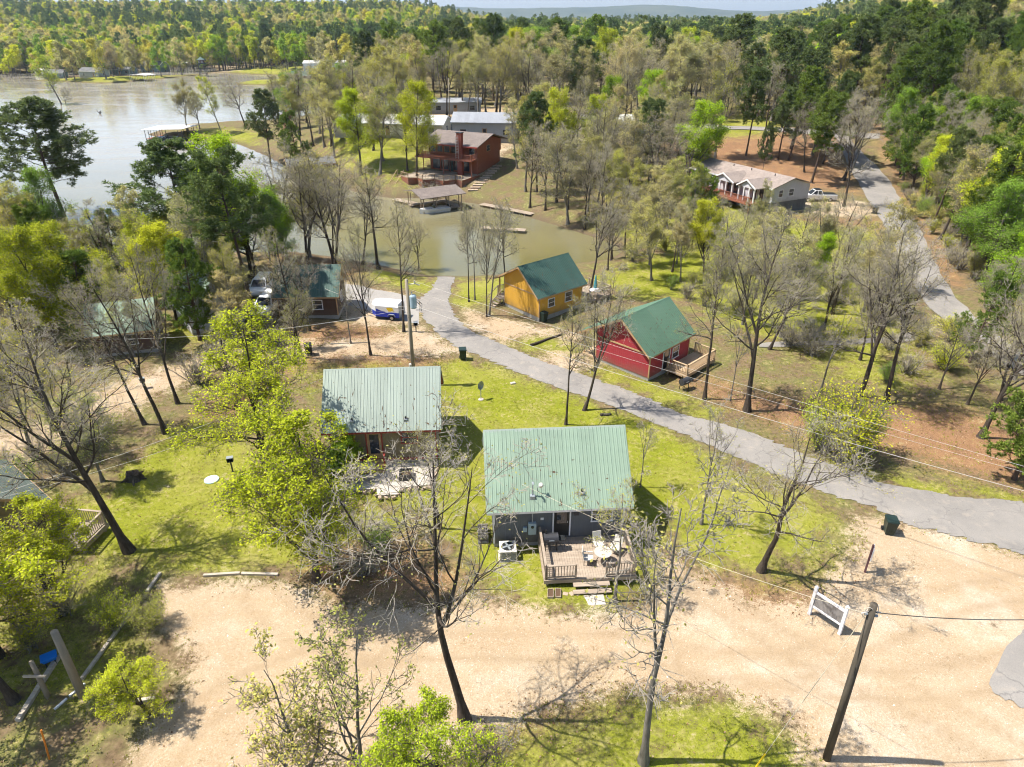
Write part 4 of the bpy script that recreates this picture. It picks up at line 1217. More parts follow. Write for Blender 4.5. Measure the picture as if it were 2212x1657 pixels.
house('cottage', 'small white and red cottage deep in the far shore trees', 188, 142, 7, 6, 2.6, 1.6, R(30), M['red_siding'], M['roof_pale'], 'cottage', 2)
house('cottage', 'blue house under the orange crowned trees on the far shore', 268, 161, 12, 7, 3.0, 1.8, R(-8), M['teal_siding'], M['shingle_grey'], 'cottage', 3)
house('cottage', 'tall teal house at the bend of the far shore', 338, 159, 13, 8, 4.6, 2.2, R(-14), M['teal_siding'], M['shingle_grey'], 'cottage', 4)
house('cottage', 'long low pale roofed house right of the tall teal house', 388, 145, 18, 7, 2.6, 1.1, R(-4), M['cream_siding'], M['roof_pale'], 'cottage', 4)
house('cottage', 'dark grey house behind the water tower platform', 436, 138, 13, 8, 2.8, 1.5, R(14), M['metal_wall'], M['shingle_grey'], 'cottage', 3)
house('cottage', 'grey house among light green trees across the bay', 598, 141, 10, 8, 3.4, 2.2, R(-25), M['brown_siding'], M['shingle_grey'], 'cottage', 3)
house('metal_building', 'long white ribbed metal building across the bay', 705, 151, 22, 9, 4.2, 1.2, R(2), M['white_metal'], M['roof_pale'], 'building', 3)
house('boathouse', 'brown boathouse with bright green roof across the bay', 655, 158, 12, 8, 2.4, 1.9, R(-6), M['brown_siding'], M['roof_dark'], 'boathouse', 3)
house('boathouse', 'small green roofed boathouse at the end of the white building', 740, 158, 8, 7, 2.4, 1.6, R(4), M['brown_siding'], M['roof_dark'], 'boathouse', 2)
p = level(303, 176, WATER)
dock('boat_dock', 'far shore boat dock with white roof below the blue house', p[0], p[1] + 3, R(-12), 9, 7, M['tarp'], 2.8, M['white'], M['deck_old'], .4)
p = level(613, 181, WATER)
hut = cabin('hut', 'tiny dark hut on the grassy spit in the bay', spot(613, 179)[:2], R(5), 2.6, 1.2, 3.2, 2.4, 2.4, 1.5, 1.5, M['brown_siding'], M['shingle_grey'], M['brown_trim'], z=spot(613, 179)[2], panels=False, cat='hut', base=.1)
# watch tower standing in the bay
p = level(441, 166, WATER)
tw = empty('watch_tower', (p[0], p[1], WATER), R(12), 'green topped lookout tower on tall legs standing in the bay', 'tower')
for sx in (-1, 1):
    for sy in (-1, 1): MB().bar((sx * 1.9, sy * 1.9, -1), (sx * 1.3, sy * 1.3, 6.2), .24, .24).build('leg', M['dark_metal'], tw)
mb = MB()
for zz in (1.5, 3.6, 5.4):
    e = 1.75 - .08 * zz
    mb.bar((-e, -e, zz), (e, -e, zz), .12, .12); mb.bar((-e, e, zz), (e, e, zz), .12, .12); mb.bar((-e, -e, zz), (-e, e, zz), .12, .12); mb.bar((e, -e, zz), (e, e, zz), .12, .12)
mb.build('brace', M['dark_metal'], tw)
MB().box(-1.9, 1.9, -1.9, 1.9, 6.2, 6.45).build('platform', M['roof_dark'], tw)
MB().box(-1.35, 1.35, -1.35, 1.35, 6.46, 8.3).build('cab', M['brown_siding'], tw)
for u in (-.7, .7): window(tw, '-y', -1.35, u, 7.0, .7, .8, M['white'], False)
MB().raw([(-1.9, -1.9, 8.31), (1.9, -1.9, 8.31), (1.9, 1.9, 8.31), (-1.9, 1.9, 8.31), (0, 0, 9.6)], [(0, 1, 4), (1, 2, 4), (2, 3, 4), (3, 0, 4), (3, 2, 1, 0)]).build('roof', M['roof_dark'], tw)

# ---------------------------------------------------------------- vehicles
def wheel(parent, x, y, r, side):
    w = MB().lathe_x((x, y - .11, r), [(0, r * .82), (.03, r), (.19, r), (.22, r * .82)], 20).build('wheel', M['tire'], parent)
    yy = y + side * .1
    MB().lathe_x((x, yy - .02, r), [(0, r * .5), (.02, r * .62), (.04, r * .5)], 14).build('rim', M['rim'], w)
    return w
def taper(mb, x0, x1, xt0, xt1, w, wt, z0, z1):
    return mb.raw([(x0, -w, z0), (x1, -w, z0), (x1, w, z0), (x0, w, z0), (xt0, -wt, z1), (xt1, -wt, z1), (xt1, wt, z1), (xt0, wt, z1)],
                  [(3, 2, 1, 0), (4, 5, 6, 7), (0, 1, 5, 4), (1, 2, 6, 5), (2, 3, 7, 6), (3, 0, 4, 7)])
def vehicle(name, label, loc, rz, paint, kind='suv', cat='car'):
    t = empty(name, loc, rz, label, cat)
    if kind == 'pickup':
        L, W, zb = 2.9, .98, 1.08
        prof = [(-L, .45), (L - .05, .45), (L, .8), (L - .12, 1.12), (1.35, 1.2), (-L, 1.2)]
        cab = (-.55, 1.45, -.25, .75)
    else:
        L, W, zb = 2.35, .93, 1.0
        prof = [(-L, .42), (L - .05, .42), (L, .72), (L - .15, .98), (1.0, 1.08), (-L + .02, 1.08)]
        cab = (-2.25, 1.15, -1.95, .45)
    MB().prism(prof, 'y', -W, W).build('body', paint, t, bevel=.07, smooth=False)
    zc = prof[-1][1] - .02
    g = taper(MB(), cab[0], cab[1], cab[2], cab[3], W - .08, W - .26, zc, zc + .62).build('glasshouse', M['glass'], t)
    taper(MB(), cab[2] - .06, cab[3] + .05, cab[2] + .02, cab[3] - .04, W - .25, W - .3, zc + .60, zc + .70).build('roof', paint, t, bevel=.03)
    mb = MB()
    for sx in (-1, 1):
        for a, b in (((cab[0]), cab[2]), (cab[1], cab[3])):
            mb.bar((a, sx * (W - .08), zc), (b, sx * (W - .26), zc + .62), .09, .07)
        xm = (cab[0] + cab[1]) / 2 - .1
        mb.bar((xm, sx * (W - .075), zc), (xm, sx * (W - .255), zc + .62), .09, .06)
    mb.build('pillar', paint, t)
    wb = L * .62
    for sx in (-wb, wb):
        for sy in (-1, 1): wheel(t, sx, sy * (W - .1), .37, sy)
    for sy in (-1, 1):
        MB().box(L - .1, L + .012, sy * (W - .32) - .16, sy * (W - .32) + .16, .74, .92).build('headlight', M['beige_metal'], t)
        MB().box(-L - .012, -L + .08, sy * (W - .14) - .1, sy * (W - .14) + .1, .72, 1.0).build('tail_light', M['red'], t)
        MB().box(cab[1] - .55, cab[1] - .35, sy * (W + .09) - .08, sy * (W + .09) + .08, zc - .02, zc + .15).build('mirror', paint, t)
    MB().box(L - .02, L + .06, -W + .1, W - .1, .45, .6).build('bumper', M['grey_metal'], t)
    MB().box(-L - .06, -L + .02, -W + .1, W - .1, .45, .62).build('bumper', M['grey_metal'], t)
    if kind == 'pickup':
        MB().box(-L + .1, -.62, -W + .12, W - .12, 1.205, 1.23).build('bed', M['dark'], t)
        mb = MB(); mb.box(-.25, .75, -W + .3, W - .3, zc + .74, zc + .78); mb.box(-.2, .7, -W + .28, -W + .34, zc + .7, zc + .76)
        mb.build('roof_rack', M['dark'], t)
    return t
s = spot(1764, 434)
vehicle('pickup_truck', 'white crew cab pickup parked beside the manufactured home', s, R(178), M['car_white'], 'pickup', 'truck')
s = spot(790, 290) if False else spot(985, 285)
vehicle('parked_car', 'dark blue car parked left of the grey metal barn', s, R(12), M['car_blue'], 'suv')
s = spot(581, 672)
vehicle('parked_car', 'white car facing the camera against the dark brown cabin', s, R(-93), M['car_white'], 'suv')
s = spot(566, 640)
vehicle('parked_car', 'second white car parked behind the one by the dark brown cabin', (s[0] - .3, s[1] + 1.2, s[2]), R(-88), M['car_white'], 'suv')
s = spot(1302, 276)
vehicle('parked_car', 'white car glimpsed beyond the trees right of the barn', s, R(5), M['car_white'], 'suv')
s = spot(646, 142)
vehicle('parked_car', 'white car on the lawn left of the white ribbed building', s, R(5), M['car_white'], 'suv')
s = spot(235, 158)
vehicle('parked_car', 'white car beside the blue grey shed on the far shore', s, R(5), M['car_white'], 'suv')
# blue and white enclosed trailer
s = spot(838, 689)
tl = empty('cargo_trailer', (s[0], s[1] + .5, s[2]), R(-13), 'blue and white enclosed trailer with yellow marking near the transformer pole', 'trailer')
def hullpts(z): return [(-1.75, -1.02), (1.2, -1.02), (1.85, -.45), (1.85, .45), (1.2, 1.02), (-1.75, 1.02)]
MB().prism(hullpts(0), 'z', .42, 1.05).build('lower_body', M['trailer_blue'], tl)
up_ = [(x, y * .995) for x, y in hullpts(0)]
V = [(x, y, 1.051) for x, y in up_] + [(x, y, 1.75) for x, y in up_] + [(x * .94, y * .82, 2.05) for x, y in up_]
F = [(5, 4, 3, 2, 1, 0), tuple(range(12, 18))] + [(j * 6 + i, j * 6 + (i + 1) % 6, (j + 1) * 6 + (i + 1) % 6, (j + 1) * 6 + i) for j in range(2) for i in range(6)]
MB().raw(V, F).build('upper_body', M['car_white'], tl)
tl.rotation_euler.z = R(167); tl.scale = (.84, .84, .84)
MB().box(-1.79, -1.752, -.85, .85, .5, 1.85).build('rear_door', M['grey_metal'], tl)
MB().raw([(-1.2, 1.026, 1.15), (-.45, 1.026, 1.15), (-.2, 1.026, 1.62), (-1.0, 1.026, 1.7)], [(0, 1, 2, 3)]).build('marking', M['yellow'], tl)
MB().raw([(-.2, 1.024, 1.08), (1.1, 1.024, 1.08), (1.1, 1.024, 1.42), (.5, 1.024, 1.2)], [(0, 1, 2, 3)]).build('marking', M['trailer_blue'], tl)
for sy in (-1, 1):
    wheel(tl, -.85, sy * .98, .34, sy)
    MB().prism([(-1.35, .62), (-1.2, .86), (-.5, .86), (-.35, .62), (-.42, .62), (-.55, .8), (-1.15, .8), (-1.28, .62)], 'y', sy * 1.03 - .0, sy * 1.18).build('fender', M['grey_metal'], tl)
mb = MB(); mb.bar((1.6, -.5, .45), (2.9, 0, .45), .08, .1); mb.bar((1.6, .5, .45), (2.9, 0, .45), .08, .1); mb.tube([(2.7, 0, 0), (2.7, 0, .7)], .04, 8); mb.build('tongue', M['dark_metal'], tl)
MB().box(-1.85, -1.76, -.95, .95, .38, .47).build('rear_bumper', M['grey_metal'], tl)

# ---------------------------------------------------------------- bins, signs, poles and garden things
def bin_(label, px, py, m, rz=0.0):
    s = spot(px, py)
    t = empty('trash_bin', s, rz, label, 'bin')
    taper(MB(), -.24, .24, -.31, .31, .27, .35, .08, .98).build('body', m, t, bevel=.025)
    taper(MB(), -.35, .35, -.31, .31, .38, .33, .985, 1.08).build('lid', m, t, bevel=.02)
    MB().bar((-.26, .42, 1.0), (.26, .42, 1.0), .04, .04).build('handle', M['dark'], t)
    for sx in (-.29, .29):
        MB().tube([(sx - .03, .27, .13), (sx + .03, .27, .13)], .13, 14).build('wheel', M['tire'], t)
    for k_ in (-.12, .0, .12): MB().box(k_ - .012, k_ + .012, -.315, -.29, .3, .8).build('rib', m, t)
    return t
bin_('black wheeled trash bin at the lawn edge by the road bend', 1000, 776, M['bin_green'], R(8))
bin_('dark green wheeled trash bin standing alone by the asphalt road', 1918, 1151, M['bin_green'], R(-12))
bin_('black trash bin under the bare trees left of the transformer pole', 668, 766, M['bin_black'], R(20))
bin_('black trash bin on the edge of the hill road', 1889, 462, M['bin_black'], R(40))
bin_('green trash bin against the mustard yellow cabin', 1174, 695, M['bin_green'], R(40))

# white framed board sign (seen from behind)
a, b = spot(1748, 1326), spot(1813, 1369)
sg = empty('board_sign', ((a[0] + b[0]) / 2, (a[1] + b[1]) / 2, 0), math.atan2(b[1] - a[1], b[0] - a[0]), 'grey sign board in a white post frame on the gravel verge', 'sign')
hl = math.hypot(b[0] - a[0], b[1] - a[1]) / 2
for sx in (-hl, hl):
    MB().box(sx - .075, sx + .075, -.075, .075, -.3, 1.75).build('post', M['white'], sg, bevel=.012)
    mb = MB(); mb.disc((sx, 0, 1.751), .085, .06, 12, .1); mb.disc((sx, 0, 1.812), .1, .08, 12, .03); mb.build('post_cap', M['white'], sg)
MB().box(-hl + .075, hl - .075, -.05, .05, 1.42, 1.54).build('rail', M['white'], sg)
MB().box(-hl + .075, hl - .075, -.05, .05, .52, .64).build('rail', M['white'], sg)
MB().box(-hl + .075, hl - .075, -.02, .02, .641, 1.419).build('board', M['sign_back'], sg)
s = spot(1868, 1236)
ps = empty('post_sign', s, R(62), 'small pale sign panel on a single brown post by the road', 'sign')
MB().box(-.05, .05, -.05, .05, -.3, 1.95).build('post', worn('purple brown post', (.13, .06, .065), .8), ps)
MB().box(-.32, .32, -.085, -.055, 1.05, 1.8).build('panel', M['white'], ps)

def pole(label, base, h, r=.15, m=None, lean=(0, 0)):
    t = empty('utility_pole', base, 0, label, 'pole')
    MB().tube([(0, 0, -.5), (lean[0] * .5, lean[1] * .5, h / 2), (lean[0], lean[1], h)], [r, r * .9, r * .78], 14).build('shaft', m or M['pole'], t, smooth=True)
    return t
b1 = spot(1786, 1639)
p1 = pole('tall dark utility pole at the lower right with a pale guy wire', b1, 8.75, .16, lean=(-.25, 0))
top1 = Vector((b1[0] - .25, b1[1], b1[2] + 8.75))
mb = MB(); mb.tube([(-.25 + .22 * math.cos(q), .22 * math.sin(q) * .5 + .0, 8.5 + .18 * math.sin(q * 2)) for q in np.linspace(0, 2 * math.pi, 14)], .012, 5)
mb.tube([(-.6, 0, 8.3), (-.3, 0, 8.42), (.1, 0, 8.35)], .02, 5); mb.build('cable_loop', M['wire_pale'], p1)
mb = MB(); mb.tube([(-.25 - .13, 0, 8.3), (-.25 - .22, 0, 8.3)], .06, 8); mb.tube([(-.12, -.02, 8.2), (0, -.02, 8.2)], .05, 8); mb.build('insulator', M['grey_metal'], p1)
b2x = level(886, 780, 0.0)
b2 = (-8.15, 50.2, 0.0)
p2 = pole('utility pole with grey transformer can behind the olive tan cabin', b2, 9.1, .16, M['pole_pale'])
tc = MB().tube([(.42, -.1, 6.75), (.42, -.1, 6.85), (.42, -.1, 7.75), (.42, -.1, 7.85)], [.2, .27, .27, .2], 18).build('transformer', M['transformer'], p2, smooth=False)
MB().tube([(.34, -.1, 7.85), (.34, -.1, 8.15)], [.06, .03], 8).build('bushing', M['beige_metal'], tc)
mb = MB(); mb.tube([(.7, -.1, 7.3), (.95, -.1, 7.0), (.9, -.1, 6.6), (.6, -.1, 6.6)], .03, 6); mb.tube([(.7, -.1, 7.5), (1.1, -.1, 7.1), (1.0, -.1, 6.5)], .025, 6); mb.build('drip_loop', M['wire_dark'], tc)
mb = MB(); mb.tube([(.15, 0, 8.7), (.75, 0, 8.75)], .04, 6); mb.tube([(.6, 0, 8.75), (.6, 0, 8.98)], .05, 8); mb.tube([(.75, 0, 8.7), (.95, .1, 8.6)], .06, 8); mb.build('insulator', M['beige_metal'], p2)
MB().tube([(-.2, -.1, 1.5), (-.2, -.1, 1.85)], .12, 10).build('meter', M['beige_metal'], p2)
b3 = spot(179, 1503)
p3_ = pole('thick bleached pole among the bright leaves at lower left', b3, 4.1, .19, M['pole_pale'])
b4 = spot(104, 1505)
p4_ = pole('shorter bleached post with a crossbar at lower left', b4, 2.3, .12, M['pole_pale'])
MB().bar((-.5, -.16, 1.55), (.5, -.16, 1.55), .08, .1).build('crossbar', M['timber'], p4_)
s = spot(985, 300)
pole('distant pale pole behind the grey barn', spot(972, 262), 9.5, .14, M['pole_pale'])
pole('distant pole at the far right end of the cross road', spot(1556, 283), 8.5, .13, M['pole_pale'])

def local(C0, A, x, y, z=0.0):
    q = Matrix.Rotation(A, 4, 'Z') @ Vector((x, y, z))
    return (C0[0] + q.x, C0[1] + q.y, q.z)
def wire(label, a, b, sag, r, m, n=24, cat='cable'):
    a, b = Vector(a), Vector(b)
    pts = []
    for i in range(n + 1):
        q = i / n
        p = a.lerp(b, q)
        p.z -= sag * 4 * q * (1 - q)
        pts.append(p)
    return tag(MB().tube(pts, r, 5).build('power_line', m), label, cat)
t2 = Vector((b2[0], b2[1], 9.0))
def thru(px, py, z): q = level(px, py, z); return Vector((q[0], q[1], z))
def wire_by(label, start, px, py, z, ext, sag, r, m):
    q = thru(px, py, z)
    e = start + (q - start) * ext
    e.z = q.z + (ext - 1) * .6
    return wire(label, start, e, sag, r, m)
wire_by('thick bright cable running from the transformer pole to the right edge', t2 + Vector((0, 0, -1.9)), 2212, 1046, 6.6, 1.35, .85, .013, M['wire_pale'])
wire_by('upper thin power line running above the thick bright cable', t2 + Vector((.6, 0, -.05)), 2212, 1003, 8.6, 1.3, .45, .008, M['wire_pale'])
wire_by('middle thin power line between the upper line and the bright cable', t2 + Vector((.1, 0, -.7)), 2212, 1018, 7.6, 1.3, .5, .007, M['wire_pale'])
wire('pale service wire from the transformer pole to the left drive', t2 + Vector((0, 0, -2.3)), tuple(spot(313, 917)[i] + (-.9, 0, 7.0)[i] for i in range(3)), .6, .013, M['wire_pale'])
wire('thin service wire from the transformer pole to the dark brown cabin', t2 + Vector((0, 0, -2.2)), (-18.5, 64.0, 3.2), .4, .013, M['wire_pale'])
wire('dark service wire from the lower right pole to the right edge', top1 + Vector((.1, 0, -.4)), thru(2260, 1338, 7.6), .15, .018, M['wire_dark'])
wire('pale service wire from the lower right pole to the blue grey cabin', top1 + Vector((-.2, 0, -.45)), (C1[0] - 1.9, C1[1] - 3.0, 4.4), .5, .009, M['galv_wire'])
wire('pale service wire from the olive tan cabin to the cabin at the left edge', local(C2, A2, -3.8, 0, 5.4), local((s8[0] - 1.3, s8[1] + 1.5), R(-38), 3.1, 0, 4.1), .35, .011, M['wire_pale'])
wire('lower of two wires strung from the tan cabin to the left edge cabin', local(C2, A2, -3.8, -.5, 4.9), local((s8[0] - 1.3, s8[1] + 1.5), R(-38), 3.1, .4, 3.8), .6, .009, M['wire_pale'])
anch = spot(1622, 1672)
gy_ = Vector(anch); tp = top1 + Vector((-.13, 0, -.35))
wire('pale guy wire from the lower right pole to its anchor', tp, gy_.lerp(tp, .02), 0, .014, M['galv_wire'], 4)
tag(MB().tube([gy_.lerp(tp, .02), gy_.lerp(tp, .14)], .035, 8).build('guy_guard', M['yellow']), 'yellow guy wire guard at the bottom edge', 'guy guard')
a = Vector(spot(107, 1640))
tag(MB().tube([a, a + Vector((.05, .2, 1.6))], .035, 8).build('guy_guard', M['orange']), 'orange marker stake among bright leaves at lower left', 'marker')

# satellite dish on a pole in the lawn
s = spot(1039, 863)
ds = empty('satellite_dish', s, R(-50), 'grey satellite dish on a short pole in the bright lawn', 'dish')
MB().tube([(0, 0, -.2), (0, 0, 1.15)], .035, 8).build('mast', M['grey_metal'], ds)
V, F = [], []
nn, rr = 18, 5
for j in range(rr + 1):
    q = j / rr
    for i in range(nn):
        an = 2 * math.pi * i / nn
        V.append((.10 - .12 * q * q + (.0), .3 * q * math.cos(an), 1.28 + .38 * q * math.sin(an)))
for j in range(rr):
    for i in range(nn): F.append((j * nn + i, j * nn + (i + 1) % nn, (j + 1) * nn + (i + 1) % nn, (j + 1) * nn + i))
MB().raw([(v[0] * -1, v[1], v[2]) for v in V], F).build('reflector', M['grey_metal'], ds, smooth=True)
MB().tube([(-.05, 0, .95), (.4, 0, 1.1), (.5, 0, 1.25)], .02, 6).build('feed_arm', M['grey_metal'], ds)
MB().disc((0, 0, -.02), .22, .06, 14).build('footing', M['concrete'], ds)
# round septic lid, park grill, stump, stones, logs
s = spot(457, 1037)
lid = empty('septic_lid', s, 0, 'round pale lid lying flush in the left lawn', 'lid')
MB().disc((0, 0, -.05), .46, .11, 28).build('cover', M['lid'], lid); MB().disc((0, 0, .061), .40, .02, 28, .38).build('rim', M['lid'], lid)
def box_post(label, px, py, h, rz, m, name='park_grill', cat='grill'):
    s = spot(px, py)
    t = empty(name, s, rz, label, cat)
    MB().tube([(0, 0, -.2), (0, 0, h - .3)], .05, 8).build('post', m, t)
    mb = MB(); mb.box(-.2, .2, -.15, .15, h - .3, h - .26); mb.box(-.2, -.18, -.15, .15, h - .26, h); mb.box(.18, .2, -.15, .15, h - .26, h); mb.box(-.18, .18, .13, .15, h - .26, h)
    mb.build('firebox', m, t); MB().box(-.21, .21, -.16, .16, h + .002, h + .03).build('grate', M['grey_metal'], t)
    return t
box_post('dark box grill on a post in the left lawn', 503, 1019, 1.15, R(15), M['dark_metal'])
box_post('dark box grill on a post beside the transformer pole', 899, 717, 1.0, R(5), M['dark_metal'])
box_post('grey pedestal grill under the leaning trees at the left drive', 312, 838, .9, R(30), M['dark_metal'])
s = spot(288, 1034)
stp = empty('tree_stump', s, 0, 'rotten dark tree stump in the left lawn', 'stump')
rr_ = random.Random(5)
V = []
for j, (zz, q) in enumerate(((-.1, .62), (.15, .5), (.38, .42))):
    for i in range(12): V.append(((q + rr_.uniform(-.1, .1)) * math.cos(i * math.pi / 6), (q + rr_.uniform(-.1, .1)) * math.sin(i * math.pi / 6), zz + rr_.uniform(-.06, .12) * (j == 2)))
V.append((0, 0, .2))
F = [(j * 12 + i, j * 12 + (i + 1) % 12, (j + 1) * 12 + (i + 1) % 12, (j + 1) * 12 + i) for j in range(2) for i in range(12)] + [(24 + i, 24 + (i + 1) % 12, 36) for i in range(12)]
MB().raw(V, F).build('bole', M['bark'], stp)
for i in range(5):
    an = i * 1.3
    MB().tube([(.4 * math.cos(an), .4 * math.sin(an), .1), (.9 * math.cos(an), .9 * math.sin(an), -.02)], [.12, .04], 6).build('root', M['bark'], stp)
def log(label, a, b, r, m=None, z=.0, name='fallen_log', cat='log'):
    a, b = Vector(spot(*a)), Vector(spot(*b))
    n = 6
    pts = [a.lerp(b, i / n) + Vector((0, 0, r * .7 + z)) + Vector((random.uniform(-.05, .05), random.uniform(-.05, .05), 0)) for i in range(n + 1)]
    return tag(MB().tube(pts, [r * (1 - .35 * i / n) for i in range(n + 1)], 8).build(name, m or M['bark_grey']), label, cat)
log('fallen dark log on the verge across from the red cabin', (1147, 747), (1214, 724), .14, M['bark'])
log('short log lying in the grass behind the blue grey cabin', (1298, 898), (1320, 896), .12, M['bark'])
log('long thin pole lying on the gravel left of the transformer pole', (905 - 190, 744), (800, 740), .07)
def timber(label, a, b, w=.16, h=.14, m=None):
    a, b = Vector(spot(*a)), Vector(spot(*b))
    a.z += h * .45; b.z += h * .45
    return tag(MB().bar(a, b, w, h).build('landscape_timber', m or M['timber'], bevel=.012), label, 'timber')
timber('left of two bleached parking timbers at the gravel edge', (440, 1245), (519, 1240))
timber('second of two bleached parking timbers at the gravel edge', (522, 1241), (601, 1243))
timber('upper length of the grey timber edging left of the gravel lot', (347, 1239), (318, 1280))
timber('middle length of the grey timber edging left of the gravel lot', (292, 1313), (236, 1388))
timber('lower length of the grey timber edging left of the gravel lot', (234, 1391), (177, 1469))
timber('pale parking timber under the bright leaves at lower left', (237, 1527), (288, 1518))
timber('pale parking timber lying right of another at lower left', (291, 1517), (344, 1509))
timber('weathered timber left of the thick bleached pole', (40, 1560), (128, 1420), .22, .2)
timber('white pipe lying beside the thick bleached pole', (118, 1534), (145, 1510), .09, .09, M['white'])
timber('white pipe end leaning at the foot of the bleached pole', (150, 1505), (184, 1478), .09, .09, M['white'])
# blue tub on the timber
s = spot(112, 1434)
bt = empty('blue_tub', (s[0], s[1], s[2]), R(35), 'bright blue plastic tub on a small stand at lower left', 'tub')
for sx in (-.19, .19):
    for sy in (-.14, .14): MB().box(sx - .03, sx + .03, sy - .03, sy + .03, -.1, .3).build('leg', M['dark_metal'], bt)
taper(MB(), -.26, .26, -.31, .31, .19, .24, .31, .5).build('basin', M['blue_plastic'], bt, bevel=.03)
MB().box(-.34, .34, -.27, .27, .505, .54).build('lid', M['blue_plastic'], bt, bevel=.02)
# heat pump beside the grey cabin
ac = empty('air_conditioner', local(C1, A1, -2.95, -3.75), A1, 'beige air conditioner condenser at the corner of the blue grey cabin', 'air conditioner')
MB().box(-.55, .55, -.5, .5, -.05, .1).build('pad', M['concrete'], ac)
MB().box(-.44, .44, -.44, .44, .101, .72).build('coil', M['dark_metal'], ac)
mb = MB()
for i in range(9): mb.box(-.455, .455, -.455, -.442, .14 + i * .065, .16 + i * .065); mb.box(-.455, -.442, -.44, .44, .14 + i * .065, .16 + i * .065)
for sx in (-1, 1):
    for sy in (-1, 1): mb.box(sx * .44 - .02, sx * .44 + .02, sy * .44 - .02, sy * .44 + .02, .1, .72)
mb.build('louvre', M['beige_metal'], ac)
MB().box(-.47, .47, -.47, .47, .721, .80).build('top', M['beige_metal'], ac, bevel=.02)
fr_ = MB().disc((0, 0, .801), .36, .02, 28).build('fan_opening', M['dark'], ac)
for i in range(4): MB().bar((.03 * math.cos(i * 1.57), .03 * math.sin(i * 1.57), .83), (.32 * math.cos(i * 1.57 + .4), .32 * math.sin(i * 1.57 + .4), .83), .12, .01).build('fan_blade', M['grey_metal'], fr_)
# patio chairs, table, kettle grill and planters on the front deck
def chair(label, x, y, rz, m):
    p = local(C1, A1, x, y, .63)
    t = empty('patio_chair', (p[0], p[1], .63), A1 + rz, label, 'chair')
    MB().box(-.25, .25, -.25, .25, .36, .41).build('seat', m, t)
    MB().bar((0, .24, .42), (0, .36, .98), .5, .03, (0, 1, 0)).build('backrest', m, t)
    for sx in (-.23, .23):
        for sy in (-.22, .22): MB().tube([(sx, sy, 0), (sx, sy, .355)], .018, 6).build('leg', M['dark_metal'], t)
        MB().bar((sx, -.22, .6), (sx, .26, .6), .05, .03).build('armrest', m, t)
chair('tan patio chair nearest the cabin window on the grey deck', 2.1, -4.1, R(10), M['beige_metal'])
chair('white patio chair at the right rail of the grey deck', 3.0, -4.5, R(-40), M['beige_metal'])
chair('pale patio chair left of the round table on the grey deck', 1.35, -5.2, R(80), M['beige_metal'])
p = local(C1, A1, 2.15, -5.15, .63)
tb = empty('patio_table', (p[0], p[1], .63), A1, 'round pale patio table among chairs on the grey deck', 'table')
MB().disc((0, 0, .68), .48, .03, 24).build('top', M['concrete'], tb)
for i in range(4): MB().tube([(.1 * math.cos(i * 1.57), .1 * math.sin(i * 1.57), .679), (.38 * math.cos(i * 1.57), .38 * math.sin(i * 1.57), 0)], .02, 6).build('leg', M['dark_metal'], tb)
def grill(label, loc, rz):
    t = empty('barbecue_grill', loc, rz, label, 'grill')
    MB().tube([(-.42, 0, .75), (-.40, 0, .75), (.40, 0, .75), (.42, 0, .75)], [.12, .29, .29, .12], 16).build('firebox', M['dark_metal'], t)
    for sx in (-.32, .32):
        for sy in (-.2, .2): MB().bar((sx, sy, 0), (sx, sy * .8, .62), .04, .04).build('leg', M['dark'], t)
    MB().box(.44, .78, -.22, .22, .72, .75).build('side_shelf', M['dark'], t)
    MB().tube([(-.15, -.32, .82), (.15, -.32, .82)], .02, 6).build('handle', M['grey_metal'], t)
    MB().tube([(-.28, .05, 1.02), (-.28, .05, 1.3)], .04, 8).build('chimney', M['dark'], t)
p = local(C1, A1, -.55, -3.9, .63)
grill('dark barrel grill by the door on the grey deck', (p[0], p[1], .63), A1)
s = spot(1477, 841)
grill('black barrel grill standing on the ground by the new yellow deck', s, R(35))
for i, (x, lab) in enumerate(((-.9, 'left wooden planter box at the foot of the grey deck'), (-.5, 'right wooden planter box at the foot of the grey deck'))):
    p = local(C1, A1, x, -6.85)
    t = empty('planter_box', (p[0], p[1], 0), A1 + R(-8), lab, 'planter')
    mb = MB(); mb.box(-.16, .16, -.3, -.27, -.02, .24); mb.box(-.16, .16, .27, .3, -.02, .24); mb.box(-.16, -.13, -.27, .27, -.02, .24); mb.box(.13, .16, -.27, .27, -.02, .24)
    mb.build('box', M['deck_old'], t); MB().box(-.13, .13, -.27, .27, 0, .2).build('soil', M['mulch'], t)
p = local(C1, A1, 1.35, -7.35)
sl = tag(MB().box(-.55, .55, -.35, .35, -.05, .06).build('stepping_slab', M['concrete'], bevel=.015), 'square concrete slab in the grass before the deck steps', 'slab')
sl.location = (p[0], p[1], .02); sl.rotation_euler = (0, 0, A1)
r6 = random.Random(8)
for i, lab in enumerate(('left stone beside the planter boxes', 'middle stone beside the planter boxes', 'right stone nearest the deck steps')):
    p = local(C1, A1, -.1 + .33 * i, -6.8 + r6.uniform(-.1, .1))
    o = tag(MB().box(-.15, .15, -.12, .12, -.04, .14).build('stone', M['stone'], bevel=.05), lab, 'stone')
    o.location = (p[0], p[1], 0); o.rotation_euler = (0, 0, r6.uniform(0, 3))
